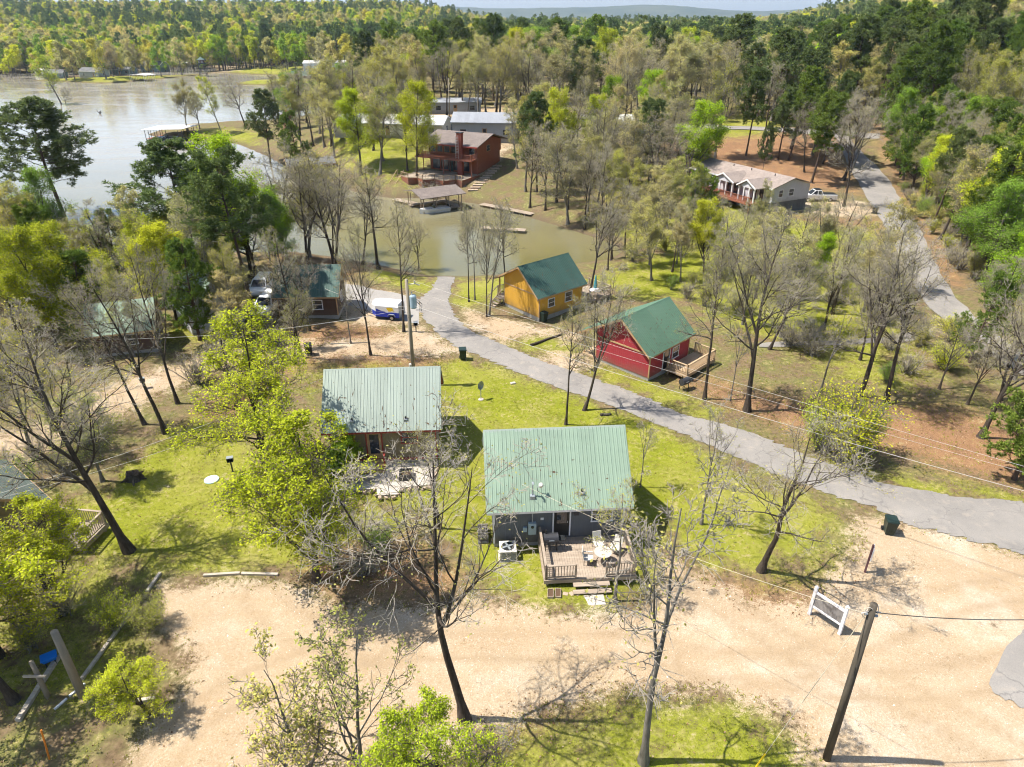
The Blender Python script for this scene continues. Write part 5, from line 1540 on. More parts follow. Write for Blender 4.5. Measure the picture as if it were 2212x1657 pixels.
# ladder and frame leaning on the right gable, stone pile on the left
p = local(C1, A1, 4.15, -.9)
ll = empty('screen_frame', p, A1, 'white framed panel leaning on the right gable of the blue grey cabin', 'panel')
mb = MB()
for z0_, z1_ in ((0, .08), (1.0, 1.08), (1.95, 2.03)): mb.bar((.5 - z0_ * .2, -.8, z0_), (.5 - z0_ * .2, .8, z0_), .05, .08)
mb.bar((.5, -.8, 0), (.1, -.8, 2.0), .06, .05); mb.bar((.5, .8, 0), (.1, .8, 2.0), .06, .05)
mb.build('frame', M['white'], ll)
MB().raw([(.49, -.77, .04), (.49, .77, .04), (.10, .77, 1.96), (.10, -.77, 1.96)], [(0, 1, 2, 3)]).build('panel', M['sign_back'], ll)
p = local(C1, A1, -4.3, -2.0)
bn = empty('firewood_stack', p, A1, 'grey stacked wood pile at the left gable of the blue grey cabin', 'wood pile')
for i in range(5):
    for j in range(3): MB().tube([(-.3, -.5 + .25 * i + .1 * (j % 2), .1 + .2 * j), (.3, -.5 + .25 * i + .1 * (j % 2), .1 + .2 * j)], .1, 8).build('log', M['bark_grey'], bn)

# patio, picnic tables, fire pit and stone edging of the tan cabin
pt = empty('patio', (0, 0, 0), 0, 'pale paved patio with stone edge in front of the olive tan cabin', 'patio')
pp = [(-12.6, 38.0), (-5.05, 38.55), (-5.1, 36.0), (-7.2, 35.6), (-7.3, 34.9), (-8.6, 34.85), (-8.7, 35.5), (-12.3, 35.2)]
MB().prism(pp, 'z', -.2, .2).build('slab', M['concrete'], pt)
r7 = random.Random(4)
stone_me = [MB().box(-.2, .2, -.13, .13, -.1, .16).mesh('edge_stone', M['stone'], bevel=.05), MB().box(-.14, .14, -.16, .16, -.1, .2).mesh('edge_stone', M['stone'], bevel=.06), MB().box(-.26, .26, -.12, .12, -.1, .13).mesh('edge_stone', M['stone'], bevel=.04)]
for a, b in zip(pp[1:], pp[2:] + pp[:1]):
    a, b = Vector((*a, 0)), Vector((*b, 0))
    if (b - a).length > 6 and abs(b.y - a.y) < .3 and a.y > 37: continue
    n = int((b - a).length / .42)
    for i in range(n):
        o = link('edge_stone', stone_me[r7.randrange(3)], None, pt)
        q = a.lerp(b, (i + .5) / n)
        o.location = (q.x + r7.uniform(-.06, .06), q.y - .2 + r7.uniform(-.08, .08), .1)
        o.rotation_euler = (0, 0, r7.uniform(0, 3)); o.scale = (r7.uniform(.5, .85),) * 3
def picnic(label, loc, rz, m):
    t = empty('picnic_table', loc, rz, label, 'picnic table')
    for y_ in (-.28, -.14, 0, .14, .28): MB().box(-.9, .9, y_ - .065, y_ + .065, .72, .76).build('plank', m, t)
    for s_ in (-1, 1):
        for y_ in (.62, .76): MB().box(-.9, .9, s_ * y_ - .065, s_ * y_ + .065, .42, .46).build('bench_plank', m, t)
    for x_ in (-.65, .65):
        mb = MB(); mb.bar((x_, -.75, 0), (x_, -.25, .72), .05, .1, (1, 0, 0)); mb.bar((x_, .75, 0), (x_, .25, .72), .05, .1, (1, 0, 0)); mb.bar((x_, -.8, .38), (x_, .8, .38), .05, .1); mb.build('trestle', m, t)
picnic('weathered picnic table on the patio of the olive tan cabin', (-9.9, 36.9, .2), R(4), M['timber'])
p = (-7.0, 36.75, .2)
fp = empty('fire_pit', p, R(6), 'dark square fire pit on the patio of the olive tan cabin', 'fire pit')
mb = MB(); mb.box(-.42, .42, -.42, -.34, 0, .42); mb.box(-.42, .42, .34, .42, 0, .42); mb.box(-.42, -.34, -.34, .34, 0, .42); mb.box(.34, .42, -.34, .34, 0, .42); mb.build('rim', M['dark_metal'], fp)
MB().box(-.33, .33, -.33, .33, .02, .25).build('ash', M['mulch'], fp)
s = spot(1108, 829)
o = tag(MB().box(-.22, .22, -.14, .14, -.05, .12).build('stone', M['concrete'], bevel=.05), 'single pale stone lying in the lawn right of the dish', 'stone'); o.location = s; o.rotation_euler = (0, 0, .4)
s = spot(1284, 652)
cn = empty('patio_umbrella', (s[0], s[1], .62), 0, 'closed teal parasol standing over a pale table on the yellow cabin deck', 'umbrella')
MB().tube([(0, 0, 0), (0, 0, 1.0)], .025, 6).build('pole', M['grey_metal'], cn); MB().tube([(0, 0, .95), (0, 0, 1.2), (0, 0, 2.2), (0, 0, 2.4)], [.2, .18, .07, .02], 10).build('canopy', worn('teal canvas', (.05, .28, .33), .8), cn)
MB().disc((0, 0, .68), .6, .04, 20).build('table_top', M['white'], cn)

# ---------------------------------------------------------------- trees
def unit(v): return v / np.maximum(np.linalg.norm(v, axis=-1, keepdims=True), 1e-9)
def grow(S, D, L, r0, r1, n, wob, up, g):
    B = len(S)
    P = np.empty((B, n + 1, 3)); P[:, 0] = S
    d = unit(D.copy())
    for i in range(n):
        d = d + g.normal(0, wob, (B, 3)); d[:, 2] += up
        d = unit(d)
        P[:, i + 1] = P[:, i] + d * (L / n)[:, None]
    t = np.linspace(0, 1, n + 1)[None, :]
    return P, r0[:, None] * (1 - t) + r1[:, None] * t
def kids(P, Rr, k, t0, t1, ang, dang, g, flat=0.0):
    B, n1, _ = P.shape
    n = n1 - 1
    t = t0 + (t1 - t0) * (np.arange(k)[None, :] + g.random((B, k))) / k
    f = np.clip(t * n, 0, n - 1e-4); i = f.astype(int); fr = (f - i)[..., None]
    bi = np.arange(B)[:, None]
    S = P[bi, i] * (1 - fr) + P[bi, i + 1] * fr
    T = unit(P[bi, i + 1] - P[bi, i])
    rad = Rr[bi, i] * (1 - fr[..., 0]) + Rr[bi, i + 1] * fr[..., 0]
    rv = g.normal(0, 1, T.shape); rv[..., 2] *= (1 - flat)
    per = unit(rv - (rv * T).sum(-1, keepdims=True) * T)
    a = (ang + g.normal(0, dang, t.shape))[..., None]
    D = np.cos(a) * T + np.sin(a) * per
    return S.reshape(-1, 3), D.reshape(-1, 3), t.ravel(), rad.ravel(), np.repeat(np.arange(B), k)
def tubes(P, Rr, m):
    B, n1, _ = P.shape
    T = np.empty_like(P)
    T[:, 1:-1] = P[:, 2:] - P[:, :-2]; T[:, 0] = P[:, 1] - P[:, 0]; T[:, -1] = P[:, -1] - P[:, -2]
    T = unit(T)
    ref = np.where(np.abs(T[:, :1, 2:3]) > .8, np.array([1.0, 0, 0]), np.array([0, 0, 1.0])) * np.ones_like(T)
    u = unit(np.cross(T, ref)); w = np.cross(u, T)
    an = 2 * math.pi * np.arange(m) / m
    V = P[:, :, None, :] + Rr[:, :, None, None] * (u[:, :, None, :] * np.cos(an)[None, None, :, None] + w[:, :, None, :] * np.sin(an)[None, None, :, None])
    b = np.arange(B)[:, None, None] * (n1 * m); i = np.arange(n1 - 1)[None, :, None] * m; k_ = np.arange(m)[None, None, :]; k2 = (np.arange(m) + 1)[None, None, :] % m
    F = np.stack([b + i + k_, b + i + k2, b + i + m + k2, b + i + m + k_], -1).reshape(-1, 4)
    return V.reshape(-1, 3), F
def quads(Cn, size, g, up=.5, aspect=.6, dirs=None):
    n = len(Cn)
    nrm = g.normal(0, 1, (n, 3)); nrm[:, 2] = np.abs(nrm[:, 2]) + up
    nrm = unit(nrm)
    a = g.normal(0, 1, (n, 3)) if dirs is None else dirs + g.normal(0, .5, (n, 3))
    a = unit(a - (a * nrm).sum(1, keepdims=True) * nrm); b = np.cross(nrm, a)
    s = (size * g.uniform(.65, 1.3, n))[:, None]
    V = np.stack([Cn - a * s * .5, Cn + b * s * .5 * aspect + nrm * s * .08, Cn + a * s * .5, Cn - b * s * .5 * aspect + nrm * s * .08], 1).reshape(-1, 3)
    return V, np.arange(4 * n).reshape(-1, 4)
def join(parts):
    V, F, o = [], [], 0
    for v, f in parts:
        V.append(v); F.append(f + o); o += len(v)
    return np.concatenate(V), np.concatenate(F)
def broadleaf(seed, Hh=14.0, bole=.36, spread=.30, limbs=15, k2=7, k3=6, k4=4, r=.19, leaves=0, lsize=.1, lean=.03, fork=True, up=.10, twig_r=.011, clump=0, trunk_m='bark', twig_m='twig_grey', lspread=.15):
    """returns (trunk mesh, crown mesh, leaf mesh or None)"""
    g = np.random.default_rng(seed)
    one = np.ones(1)
    P0, R0 = grow(np.array([[0, 0, -.3]]), np.array([[g.normal(0, lean), g.normal(0, lean), 1.0]]), one * Hh * .95, one * r, one * r * .12, 10, .045, .02, g)
    R0[:, 0] *= 1.9; R0[:, 1] *= 1.05
    stem = [tubes(P0, R0, 9)]
    Ps, Rs = [P0], [R0]
    if fork:
        S, D, t, rad, _ = kids(P0, R0, 2, bole * .9, bole * 1.35, .42, .08, g)
        Pf, Rf = grow(S, D, Hh * g.uniform(.42, .55, len(S)), rad * .75, rad * .12, 9, .06, .08, g)
        stem.append(tubes(Pf, Rf, 7)); 
        Sf, Df, tf, radf, _ = kids(Pf, Rf, max(4, limbs // 3), .25, .98, .85, .2, g)
        Lf = Hh * spread * (1.0 - .55 * tf) * g.uniform(.6, 1.0, len(tf))
    S, D, t, rad, _ = kids(P0, R0, limbs, bole, .99, 1.0, .2, g)
    tt = (t - bole) / (1 - bole)
    L = Hh * spread * (1.05 - .72 * tt) * g.uniform(.7, 1.15, len(t)) * (.75 + .6 * np.minimum(1, tt * 3) * .5)
    if fork: S, D, L, rad = np.concatenate([S, Sf]), np.concatenate([D, Df]), np.concatenate([L, Lf]), np.concatenate([rad, radf])
    r1 = np.minimum(rad * .55, .022 * L + .012)
    P1, R1 = grow(S, D, L, r1, r1 * .22, 7, .13, up, g)
    stem.append(tubes(P1, R1, 5))
    S, D, t, rad, pi_ = kids(P1, R1, k2, .22, 1.0, .8, .22, g, .35)
    L2 = L[pi_] * (.62 - .36 * t) * g.uniform(.6, 1.2, len(t))
    r2 = np.minimum(rad * .65, .03)
    P2, R2 = grow(S, D, L2, r2, np.maximum(r2 * .3, twig_r * .8), 5, .16, up * .7, g)
    stem.append(tubes(P2, R2, 4))
    S, D, t, rad, pi_ = kids(P2, R2, k3, .2, 1.0, .8, .25, g)
    L3 = np.clip(L2[pi_] * (.6 - .3 * t) * g.uniform(.6, 1.3, len(t)), .18, 1.5)
    r3 = np.full(len(t), twig_r * 1.15)
    P3, R3 = grow(S, D, L3, r3, r3 * .7, 3, .18, up * .6, g)
    fine = [tubes(P3, R3, 3)]
    tips = [P3[:, -1], P3[:, 2], P2[:, -1]]
    if k4:
        S, D, t, rad, pi_ = kids(P3, R3, k4, .25, 1.0, .75, .3, g)
        L4 = np.clip(L3[pi_] * g.uniform(.35, .8, len(t)), .12, .7)
        P4, R4 = grow(S, D, L4, np.full(len(t), twig_r), np.full(len(t), twig_r * .5), 1, .2, up * .5, g)
        fine.append(tubes(P4, R4, 3))
        tips += [P4[:, -1], P4[:, 1]]
    tv = join(stem); cv = join(fine)
    tm = fast_mesh('trunk', *tv, smooth=True); tm.materials.append(M[trunk_m])
    cm_ = fast_mesh('crown', *cv); cm_.materials.append(M[twig_m])
    lm_ = None
    if leaves:
        T = np.concatenate(tips)
        c = T[g.integers(0, len(T), leaves)] + g.normal(0, lspread, (leaves, 3))
        lm_ = fast_mesh('foliage', *quads(c, lsize, g)); lm_.materials.append(M['leaf'])
    return tm, cm_, lm_
def pine(seed, Hh=18.0, bare=.42, spread=.20, limbs=46, k2=7, k3=4, needles=13, nl=.34, r=.21, top=.25, nw=.05):
    g = np.random.default_rng(seed)
    one = np.ones(1)
    P0, R0 = grow(np.array([[0, 0, -.3]]), np.array([[g.normal(0, .02), g.normal(0, .02), 1.0]]), one * Hh, one * r, one * .03, 12, .02, .03, g)
    R0[:, 0] *= 1.3
    stem = [tubes(P0, R0, 8)]
    S, D, t, rad, _ = kids(P0, R0, limbs, bare, .995, 1.25, .18, g)
    tt = (t - bare) / (1 - bare)
    prof = np.where(tt < .35, .62 + 1.1 * tt, 1.0) * np.sqrt(np.clip(1.03 - tt, 0, 1)) ** (.8 + top)
    gap = np.where(g.random(len(t)) < .22, .45, 1.0)
    L = Hh * spread * prof * g.uniform(.75, 1.25, len(t)) * gap + .3
    r1 = np.minimum(rad * .5, .016 * L + .012)
    P1, R1 = grow(S, D, L, r1, r1 * .3, 6, .10, .05, g)
    stem.append(tubes(P1, R1, 4))
    S, D, t, rad, pi_ = kids(P1, R1, k2, .3, 1.0, .75, .2, g, .5)
    L2 = np.clip(L[pi_] * (.55 - .25 * t) * g.uniform(.7, 1.2, len(t)), .25, 1.6)
    P2, R2 = grow(S, D, L2, np.full(len(t), .014), np.full(len(t), .01), 3, .14, .10, g)
    stem.append(tubes(P2, R2, 3))
    S, D, t, rad, pi_ = kids(P2, R2, k3, .35, 1.0, .7, .25, g)
    L3 = g.uniform(.15, .4, len(t))
    Cn = np.concatenate([S + D * L3[:, None], P2[:, -1], P1[:, -1]])
    Dn = np.concatenate([D, P2[:, -1] - P2[:, -2], P1[:, -1] - P1[:, -2]])
    Dn = unit(unit(Dn) + np.array([0, 0, .45]))
    n = len(Cn)
    d = unit(Dn[:, None, :] * .75 + g.normal(0, .55, (n, needles, 3)))
    side = unit(np.cross(d, g.normal(0, 1, (n, needles, 3))))
    ln = nl * g.uniform(.7, 1.2, (n, needles, 1))
    base = Cn[:, None, :] - Dn[:, None, :] * (.12 * g.random((n, needles, 1)))
    V = np.stack([base + side * nw * .35, base - side * nw * .35, base + d * ln * .7 - side * nw * .5, base + d * ln * .75 + side * nw * .5], 2).reshape(-1, 3)
    F = np.arange(len(V)).reshape(-1, 4)
    tv = join(stem)
    tm = fast_mesh('trunk', *tv, smooth=True); tm.materials.append(M['bark_pine'])
    cm_ = fast_mesh('crown', V, F); cm_.materials.append(M['needle'])
    return tm, cm_, None
def shrub(seed, Hh=3.0, n=14, leaves=2500, lsize=.12, stems='twig_brown', k2=7, k3=5, spread=.5):
    g = np.random.default_rng(seed)
    S = np.stack([g.normal(0, .15, n), g.normal(0, .15, n), np.full(n, -.1)], 1)
    an = g.uniform(0, 6.28, n); rr = g.uniform(.1, spread, n)
    D = np.stack([np.cos(an) * rr, np.sin(an) * rr, np.ones(n)], 1)
    P1, R1 = grow(S, D, Hh * g.uniform(.6, 1.0, n), np.full(n, .035), np.full(n, .012), 6, .10, .02, g)
    S, D, t, rad, pi_ = kids(P1, R1, k2, .2, 1.0, .7, .2, g)
    P2, R2 = grow(S, D, Hh * .28 * g.uniform(.5, 1.2, len(t)), np.full(len(t), .015), np.full(len(t), .01), 4, .15, .05, g)
    S, D, t, rad, pi_ = kids(P2, R2, k3, .2, 1.0, .7, .2, g)
    P3, R3 = grow(S, D, Hh * .11 * g.uniform(.5, 1.3, len(t)), np.full(len(t), .010), np.full(len(t), .007), 2, .15, .05, g)
    tm = fast_mesh('trunk', *tubes(P1, R1, 5)); tm.materials.append(M['bark_grey'])
    cm_ = fast_mesh('crown', *join([tubes(P2, R2, 3), tubes(P3, R3, 3)])); cm_.materials.append(M[stems])
    lm_ = None
    if leaves:
        T = np.concatenate([P3[:, -1], P3[:, 1], P2[:, -1], P2[:, 2]])
        c = T[g.integers(0, len(T), leaves)] + g.normal(0, .12, (leaves, 3))
        lm_ = fast_mesh('foliage', *quads(c, lsize, g)); lm_.materials.append(M['leaf'])
    return tm, cm_, lm_

KIND = {}
# (meshes, natural height); bare oaks with buds, leafing trees, pines, shrubs
KIND['bare'] = [(broadleaf(11 + i, 14, b, sp, 16, 8, 6, 3, .19, 2600, .085, fork=f, up=u, twig_r=.0088), 14) for i, (b, sp, f, u) in enumerate(((.34, .37, True, .08), (.40, .34, False, .07), (.30, .38, True, .11), (.36, .36, True, .05)))]
KIND['bud'] = [(broadleaf(31 + i, 14, b, sp, 17, 9, 6, 3, .17, 9500, .14, fork=f, up=u, twig_m='twig_grey', trunk_m='bark_grey'), 14) for i, (b, sp, f, u) in enumerate(((.30, .33, True, .09), (.36, .30, False, .11), (.26, .36, True, .08), (.32, .31, False, .09)))]
KIND['leafy'] = [(broadleaf(51 + i, 12, b, sp, 19, 9, 6, 2, .17, n, .14, fork=f, up=u, twig_m='twig_brown', lspread=.22), 12) for i, (b, sp, f, u, n) in enumerate(((.22, .36, True, .08, 30000), (.20, .33, True, .11, 32000), (.26, .35, False, .08, 28000)))]
KIND['thin'] = [(broadleaf(71 + i, 11, .46, .27, 9, 5, 4, 3, .11, n, .09, fork=True, up=.09, trunk_m='bark_grey'), 11) for i, n in enumerate((500, 1800))]
KIND['pine'] = [(pine(91 + i, 18, b, sp, lm_, 9, 5, 11, .42, top=tp, nw=.06), 18) for i, (b, sp, lm_, tp) in enumerate(((.40, .23, 58, .2), (.50, .20, 48, .0), (.33, .25, 62, .4)))]
KIND['bushpine'] = [(pine(97 + i, 10, .12, .30, 50, 8, 4, 13, .32, .17, .5), 10) for i in range(2)]
KIND['cedar'] = [(pine(101 + i, 9, .05, .24, 60, 8, 5, 12, .22, .13, .9), 9) for i in range(1)]
KIND['sparse'] = [(broadleaf(21 + i, 14, b, sp, 13, 7, 5, 3, .17, 1300, .08, fork=f, up=u, twig_r=.0085, lean=.008), 14) for i, (b, sp, f, u) in enumerate(((.40, .38, True, .07), (.36, .40, True, .10), (.42, .36, False, .05)))]
KIND['loose'] = [(broadleaf(61 + i, 11, b, sp, 15, 9, 6, 3, .15, n, .115, fork=f, up=u, twig_m='twig_brown', lspread=.10), 11) for i, (b, sp, f, u, n) in enumerate(((.20, .42, True, .06, 20000), (.18, .38, True, .09, 21000), (.22, .44, False, .04, 19000)))]
KIND['sapling'] = [(broadleaf(65 + i, 7, .12, .36, 11, 7, 6, 0, .07, 1900, .095, fork=True, up=.12, twig_m='twig_brown', trunk_m='bark_grey', lspread=.06, twig_r=.008), 7) for i in range(2)]
KIND['shrub'] = [(shrub(111 + i, 3.0, 16, n, .075), 3) for i, n in enumerate((5200, 6500))]
KIND['brush'] = [(shrub(121 + i, 2.4, 20, 500, .08, 'twig_grey', 8, 6, .9), 2.4) for i in range(2)]
COL = {'yg': (.46, .51, .04), 'bright': (.32, .47, .03), 'olive': (.40, .40, .085), 'tan': (.47, .43, .18), 'orange': (.43, .33, .105), 'green': (.24, .36, .05),
       'pale': (.50, .46, .22), 'pine': (.15, .195, .07), 'pinel': (.175, .25, .05), 'cedar': (.17, .24, .045), 'red': (.3, .06, .05), 'white': (.55, .5, .4), 'bud': (.44, .42, .13)}
tint_rng = random.Random(99)
def tree(name, label, loc, kind, h, var, color, rz=0.0, wide=1.0, lean=(0, 0), cat='tree', group=None):
    (tm, cm_, lm_), nat = KIND[kind][var % len(KIND[kind])]
    t = empty(name, loc, 0, label, cat, group)
    s = h / nat
    t.scale = (s * wide, s * wide, s)
    t.rotation_euler = (Matrix.Rotation(lean[0], 3, 'Y') @ Matrix.Rotation(lean[1], 3, 'X') @ Matrix.Rotation(rz, 3, 'Z')).to_euler()
    c = COL[color] if isinstance(color, str) else color
    j = tint_rng.uniform(.88, 1.12)
    cc = (c[0] * j, c[1] * j * tint_rng.uniform(.95, 1.05), c[2] * j, 1)
    a = link('trunk', tm, None, t)
    b = link('crown', cm_, None, t)
    b.color = cc
    if lm_ is not None:
        f = link('foliage', lm_, None, b)
        f.color = cc
    return t
TREE_AT = []
def hero(name, label, base, top_y, kind, var, color, rz=0.0, wide=1.0, lean=(0, 0), cat='tree', group=None):
    x, y, z = spot(*base)
    h = max(1.2, tall(top_y, y) - z)
    TREE_AT.append((x, y))
    return tree(name, label, (x, y, z), kind, h, var, color, rz, wide, lean, cat, group)
T = hero
T('oak_tree', 'tall bare tree with pale twigs standing before the front gravel lot', (1006, 1556), 945, 'sparse', 0, 'bud', .4, 1.1, (-.02, 0))
T('slender_tree', 'slender forked tree with few leaves at the bottom edge', (1390, 1645), 1040, 'thin', 0, 'bud', 1.2, 1.15)
T('oak_tree', 'wide budding tree between the board sign and the road', (1643, 1232), 900, 'sparse', 1, 'olive', 2.0, 1.45)
T('small_tree', 'small bare tree on the lawn between two larger trees by the road', (1515, 1132), 880, 'thin', 0, 'bud', 2.6, 1.0)
T('small_tree', 'stubby dark trunked tree at the right gable of the blue grey cabin', (1383, 1052), 905, 'thin', 0, 'bud', 4.0, .9)
T('oak_tree', 'broken topped bare tree rising behind the blue grey roof', (1222, 917), 630, 'bare', 1, 'bud', 5.1, .62)
T('oak_tree', 'dark leaning tree crossing in front of the red cabin', (1262, 886), 575, 'bare', 2, 'bud', 1.0, .75, (.16, .0))
T('oak_tree', 'big dark leaning tree on the left lawn with arching low branch', (280, 1190), 660, 'bare', 0, 'olive', 3.6, 1.1, (-.16, -.06))
T('leafy_tree', 'bright yellow green tree beside the olive tan cabin', (576, 1030), 690, 'loose', 0, 'yg', .3, 1.25, (-.05, 0))
T('leafy_tree', 'bright yellow green tree in front of the tan cabin patio', (683, 1256), 850, 'loose', 1, 'yg', 2.3, 1.2, (-.04, 0))
T('leafy_tree', 'smaller yellow green tree tucked against the tan cabin wall', (752, 1020), 925, 'leafy', 2, 'bright', 1.3, 1.1)
T('leafy_tree', 'spreading yellow green tree filling the lower left corner', (32, 1512), 1110, 'loose', 2, 'yg', 1.9, 1.3)
T('leafy_tree', 'low spreading tree overhanging the parking timber at lower left', (320, 1545), 1425, 'loose', 1, 'yg', .9, 1.6)
T('leafy_tree', 'yellow green tree in front of the small railed deck', (130, 1330), 1100, 'loose', 1, 'yg', 5.0, 1.45)
T('leafy_tree', 'broad yellow green tree at the left edge under the railed deck', (0, 1420), 1160, 'loose', 0, 'yg', 2.9, 1.5)
T('small_tree', 'pale budding sapling at the bottom edge left of centre', (662, 1705), 1390, 'sapling', 1, (.46, .43, .13), 1.0, 1.2)
T('small_tree', 'pale budding sapling at the bottom edge nearest the tall bare tree', (782, 1700), 1335, 'sapling', 0, (.46, .43, .13), 2.5, 1.1)
T('leafy_tree', 'small yellow green tree at the bottom edge beside the tall bare trunk', (962, 1730), 1470, 'loose', 2, 'yg', 3.3, 1.1)
T('small_tree', 'leafless grey sapling at the bottom edge behind the yellow green tree', (1075, 1720), 1560, 'thin', 0, 'bud', .5, 1.4)
T('slender_tree', 'slender budding tree growing at the corner of the grey deck', (1330, 1300), 1060, 'thin', 1, 'olive', 3.9, 1.25)
T('oak_tree', 'grey twiggy tree between the tan patio and the blue grey cabin', (948, 1140), 905, 'sparse', 2, 'bud', .2, 1.0)
T('evergreen_shrub', 'dense evergreen shrub at the corner of the olive tan cabin', (735, 1045), 960, 'cedar', 0, 'cedar', 0, 1.7, cat='shrub')
# left drive and its trees
T('oak_tree', 'leftmost of three dark trees by the left drive', (313, 917), 600, 'bare', 1, 'olive', 2.2, .8, (-.12, 0))
T('oak_tree', 'middle of three dark trees by the left drive', (358, 936), 560, 'bare', 3, 'bud', 4.2, .85, (-.06, 0))
T('oak_tree', 'third dark tree by the left drive, nearest the bright leafy tree', (384, 872), 520, 'bare', 0, 'bud', 1.2, .7, (-.08, 0))
T('oak_tree', 'budding tree at the left edge above the gravel drive', (75, 990), 705, 'bud', 0, 'olive', .7, 1.1)
T('oak_tree', 'bare tree left of the left drive with a pale crown', (118, 930), 660, 'bare', 2, 'olive', 5.2, 1.0)
T('oak_tree', 'dark bare tree right of the dark brown cabin front', (652, 772), 480, 'bare', 1, 'bud', 2.8, .8, (-.04, 0))
T('oak_tree', 'twin stemmed bare tree left of the blue and white trailer', (801, 767), 485, 'bare', 0, 'bud', 3.1, .62)
T('slender_tree', 'thin dark trunked tree between the bin and the twin stemmed tree', (758, 742), 560, 'thin', 0, 'bud', 2.0, .8)
T('oak_tree', 'bare tree just left of the transformer pole', (872, 716), 420, 'bare', 1, 'bud', 4.9, .62)
T('small_tree', 'small bare tree on the creek bank beside the road end', (905, 588), 468, 'bare', 2, 'bud', 1.9, 1.0)
T('oak_tree', 'dark spreading bare tree at the near creek bank', (720, 552), 360, 'bare', 3, 'bud', .9, .9)
T('slender_tree', 'leftmost of four slim trunks beside the yellow cabin', (1013, 652), 430, 'bare', 1, 'bud', 3.4, .5)
T('slender_tree', 'second of four slim trunks beside the yellow cabin', (1026, 648), 450, 'thin', 0, 'bud', .4, .8)
T('slender_tree', 'third of four slim trunks beside the yellow cabin', (1051, 684), 455, 'bare', 0, 'bud', 5.4, .5)
T('slender_tree', 'fourth slim leaning trunk nearest the yellow cabin stairs', (1056, 682), 440, 'thin', 1, 'bud', 2.2, .9, (.08, 0))
T('oak_tree', 'bare tree on the creek bank behind the yellow cabin', (1092, 606), 425, 'bare', 2, 'bud', 3.0, .8)
T('oak_tree', 'dark many stemmed tree rising behind the yellow cabin roof', (1272, 640), 390, 'bare', 3, 'olive', 1.4, .85)
T('oak_tree', 'bare trunk right of the new yellow deck', (1522, 862), 505, 'bare', 1, 'bud', .8, .7)
T('slender_tree', 'thin crooked tree right of the new yellow deck', (1577, 866), 690, 'thin', 0, 'bud', 3.7, .8)
T('oak_tree', 'big grey bare tree in the litter right of the red cabin', (1614, 888), 455, 'bare', 0, 'bud', 2.4, 1.0)
T('slender_tree', 'thin greening tree left of the tall shrub by the road', (1768, 855), 650, 'thin', 1, 'olive', 1.5, 1.1)
T('oak_tree', 'heavy forked bare tree in the middle of the right hand wood', (1850, 870), 480, 'bare', 2, 'bud', .1, 1.05, (-.04, 0))
T('oak_tree', 'second heavy bare tree leaning right in the right hand wood', (1915, 870), 500, 'bare', 3, 'bud', 4.4, .95, (.1, 0))
T('oak_tree', 'pale grey bare tree near the right edge above the litter', (2118, 945), 585, 'bare', 0, 'bud', 5.7, 1.1, (.03, 0))
T('oak_tree', 'pale bare tree at the right picture edge', (2200, 900), 560, 'bare', 1, 'olive', 2.7, 1.1)
T('tall_shrub', 'tall light green shrub at the verge of the road bend', (1812, 1000), 846, 'shrub', 0, 'yg', 0, 1.1, cat='shrub')
T('tall_shrub', 'light green shrub merging with the tall shrub at the verge', (1772, 975), 870, 'shrub', 1, 'yg', 2, 1.0, cat='shrub')
T('tall_shrub', 'darker shrub behind the tall shrub at the verge', (1850, 985), 870, 'shrub', 1, 'green', 4, .8, cat='shrub')
T('pine_tree', 'pine leaning in at the right edge above the road', (2190, 1036), 770, 'bushpine', 0, 'pinel', 1.1, 1.0)
T('leafy_tree', 'bright green tree beside the hill road at the right edge', (2150, 700), 495, 'leafy', 0, 'bright', 1.4, 1.2)
T('pine_tree', 'dark pine behind the bright green tree at the right edge', (2195, 560), 330, 'pine', 0, 'pine', 2.0, 1.1)
T('pine_tree', 'large dark pine at the left edge overlooking the lake', (152, 500), 215, 'pine', 0, 'pine', .6, 1.6, (-.03, 0))
T('pine_tree', 'large round topped pine in the centre of the left trees', (415, 600), 308, 'pine', 2, 'pine', 1.9, 1.65)
T('leafy_tree', 'tall bright green tree right of the large round topped pine', (545, 600), 288, 'leafy', 1, 'bright', 2.6, 1.15)
T('leafy_tree', 'yellow green tree below the large round topped pine', (385, 690), 470, 'leafy', 2, 'yg', 4.6, 1.2)
T('leafy_tree', 'yellow green tree right of the white cabin', (470, 640), 490, 'leafy', 0, 'yg', 3.6, 1.0)
T('pine_tree', 'small young pine above the dark cabin roof', (205, 735), 545, 'bushpine', 1, 'pinel', .9, 1.1)
T('pine_tree', 'small pine left of the large round topped pine', (262, 610), 455, 'bushpine', 0, 'pine', 3.0, 1.0)
T('leafy_tree', 'bright yellow green tree at the left edge above the drive', (38, 720), 530, 'leafy', 1, 'yg', 5.5, 1.1)
T('leafy_tree', 'yellow green tree at the left edge below the large dark pine', (20, 600), 400, 'leafy', 0, 'olive', 2.5, 1.1)
T('leafy_tree', 'lime green tree at the left edge before the open lake', (70, 560), 430, 'loose', 2, 'bright', 1.7, 1.3)
T('leafy_tree', 'yellow green tree between the large dark pine and the shore', (215, 580), 450, 'loose', 0, 'yg', 3.9, 1.2)
T('oak_tree', 'olive budding tree right of the large dark pine', (300, 585), 470, 'bud', 1, 'olive', 2.9, 1.3)
T('leafy_tree', 'bright green tree at the inlet mouth', (620, 560), 400, 'leafy', 0, 'bright', 5.9, 1.1)
T('oak_tree', 'budding tree screening the inlet left of the creek', (668, 556), 380, 'bud', 2, 'olive', .4, 1.2)
T('pine_tree', 'tall pine left of the dark brown cabin', (548, 672), 330, 'pine', 1, 'pine', .5, 1.2)
T('pine_tree', 'pine in front of the white cabin', (432, 735), 520, 'bushpine', 0, 'pinel', 2.5, 1.0)
T('oak_tree', 'olive budding tree left of the two white cars', (520, 705), 530, 'bud', 2, 'olive', 4.5, .9)
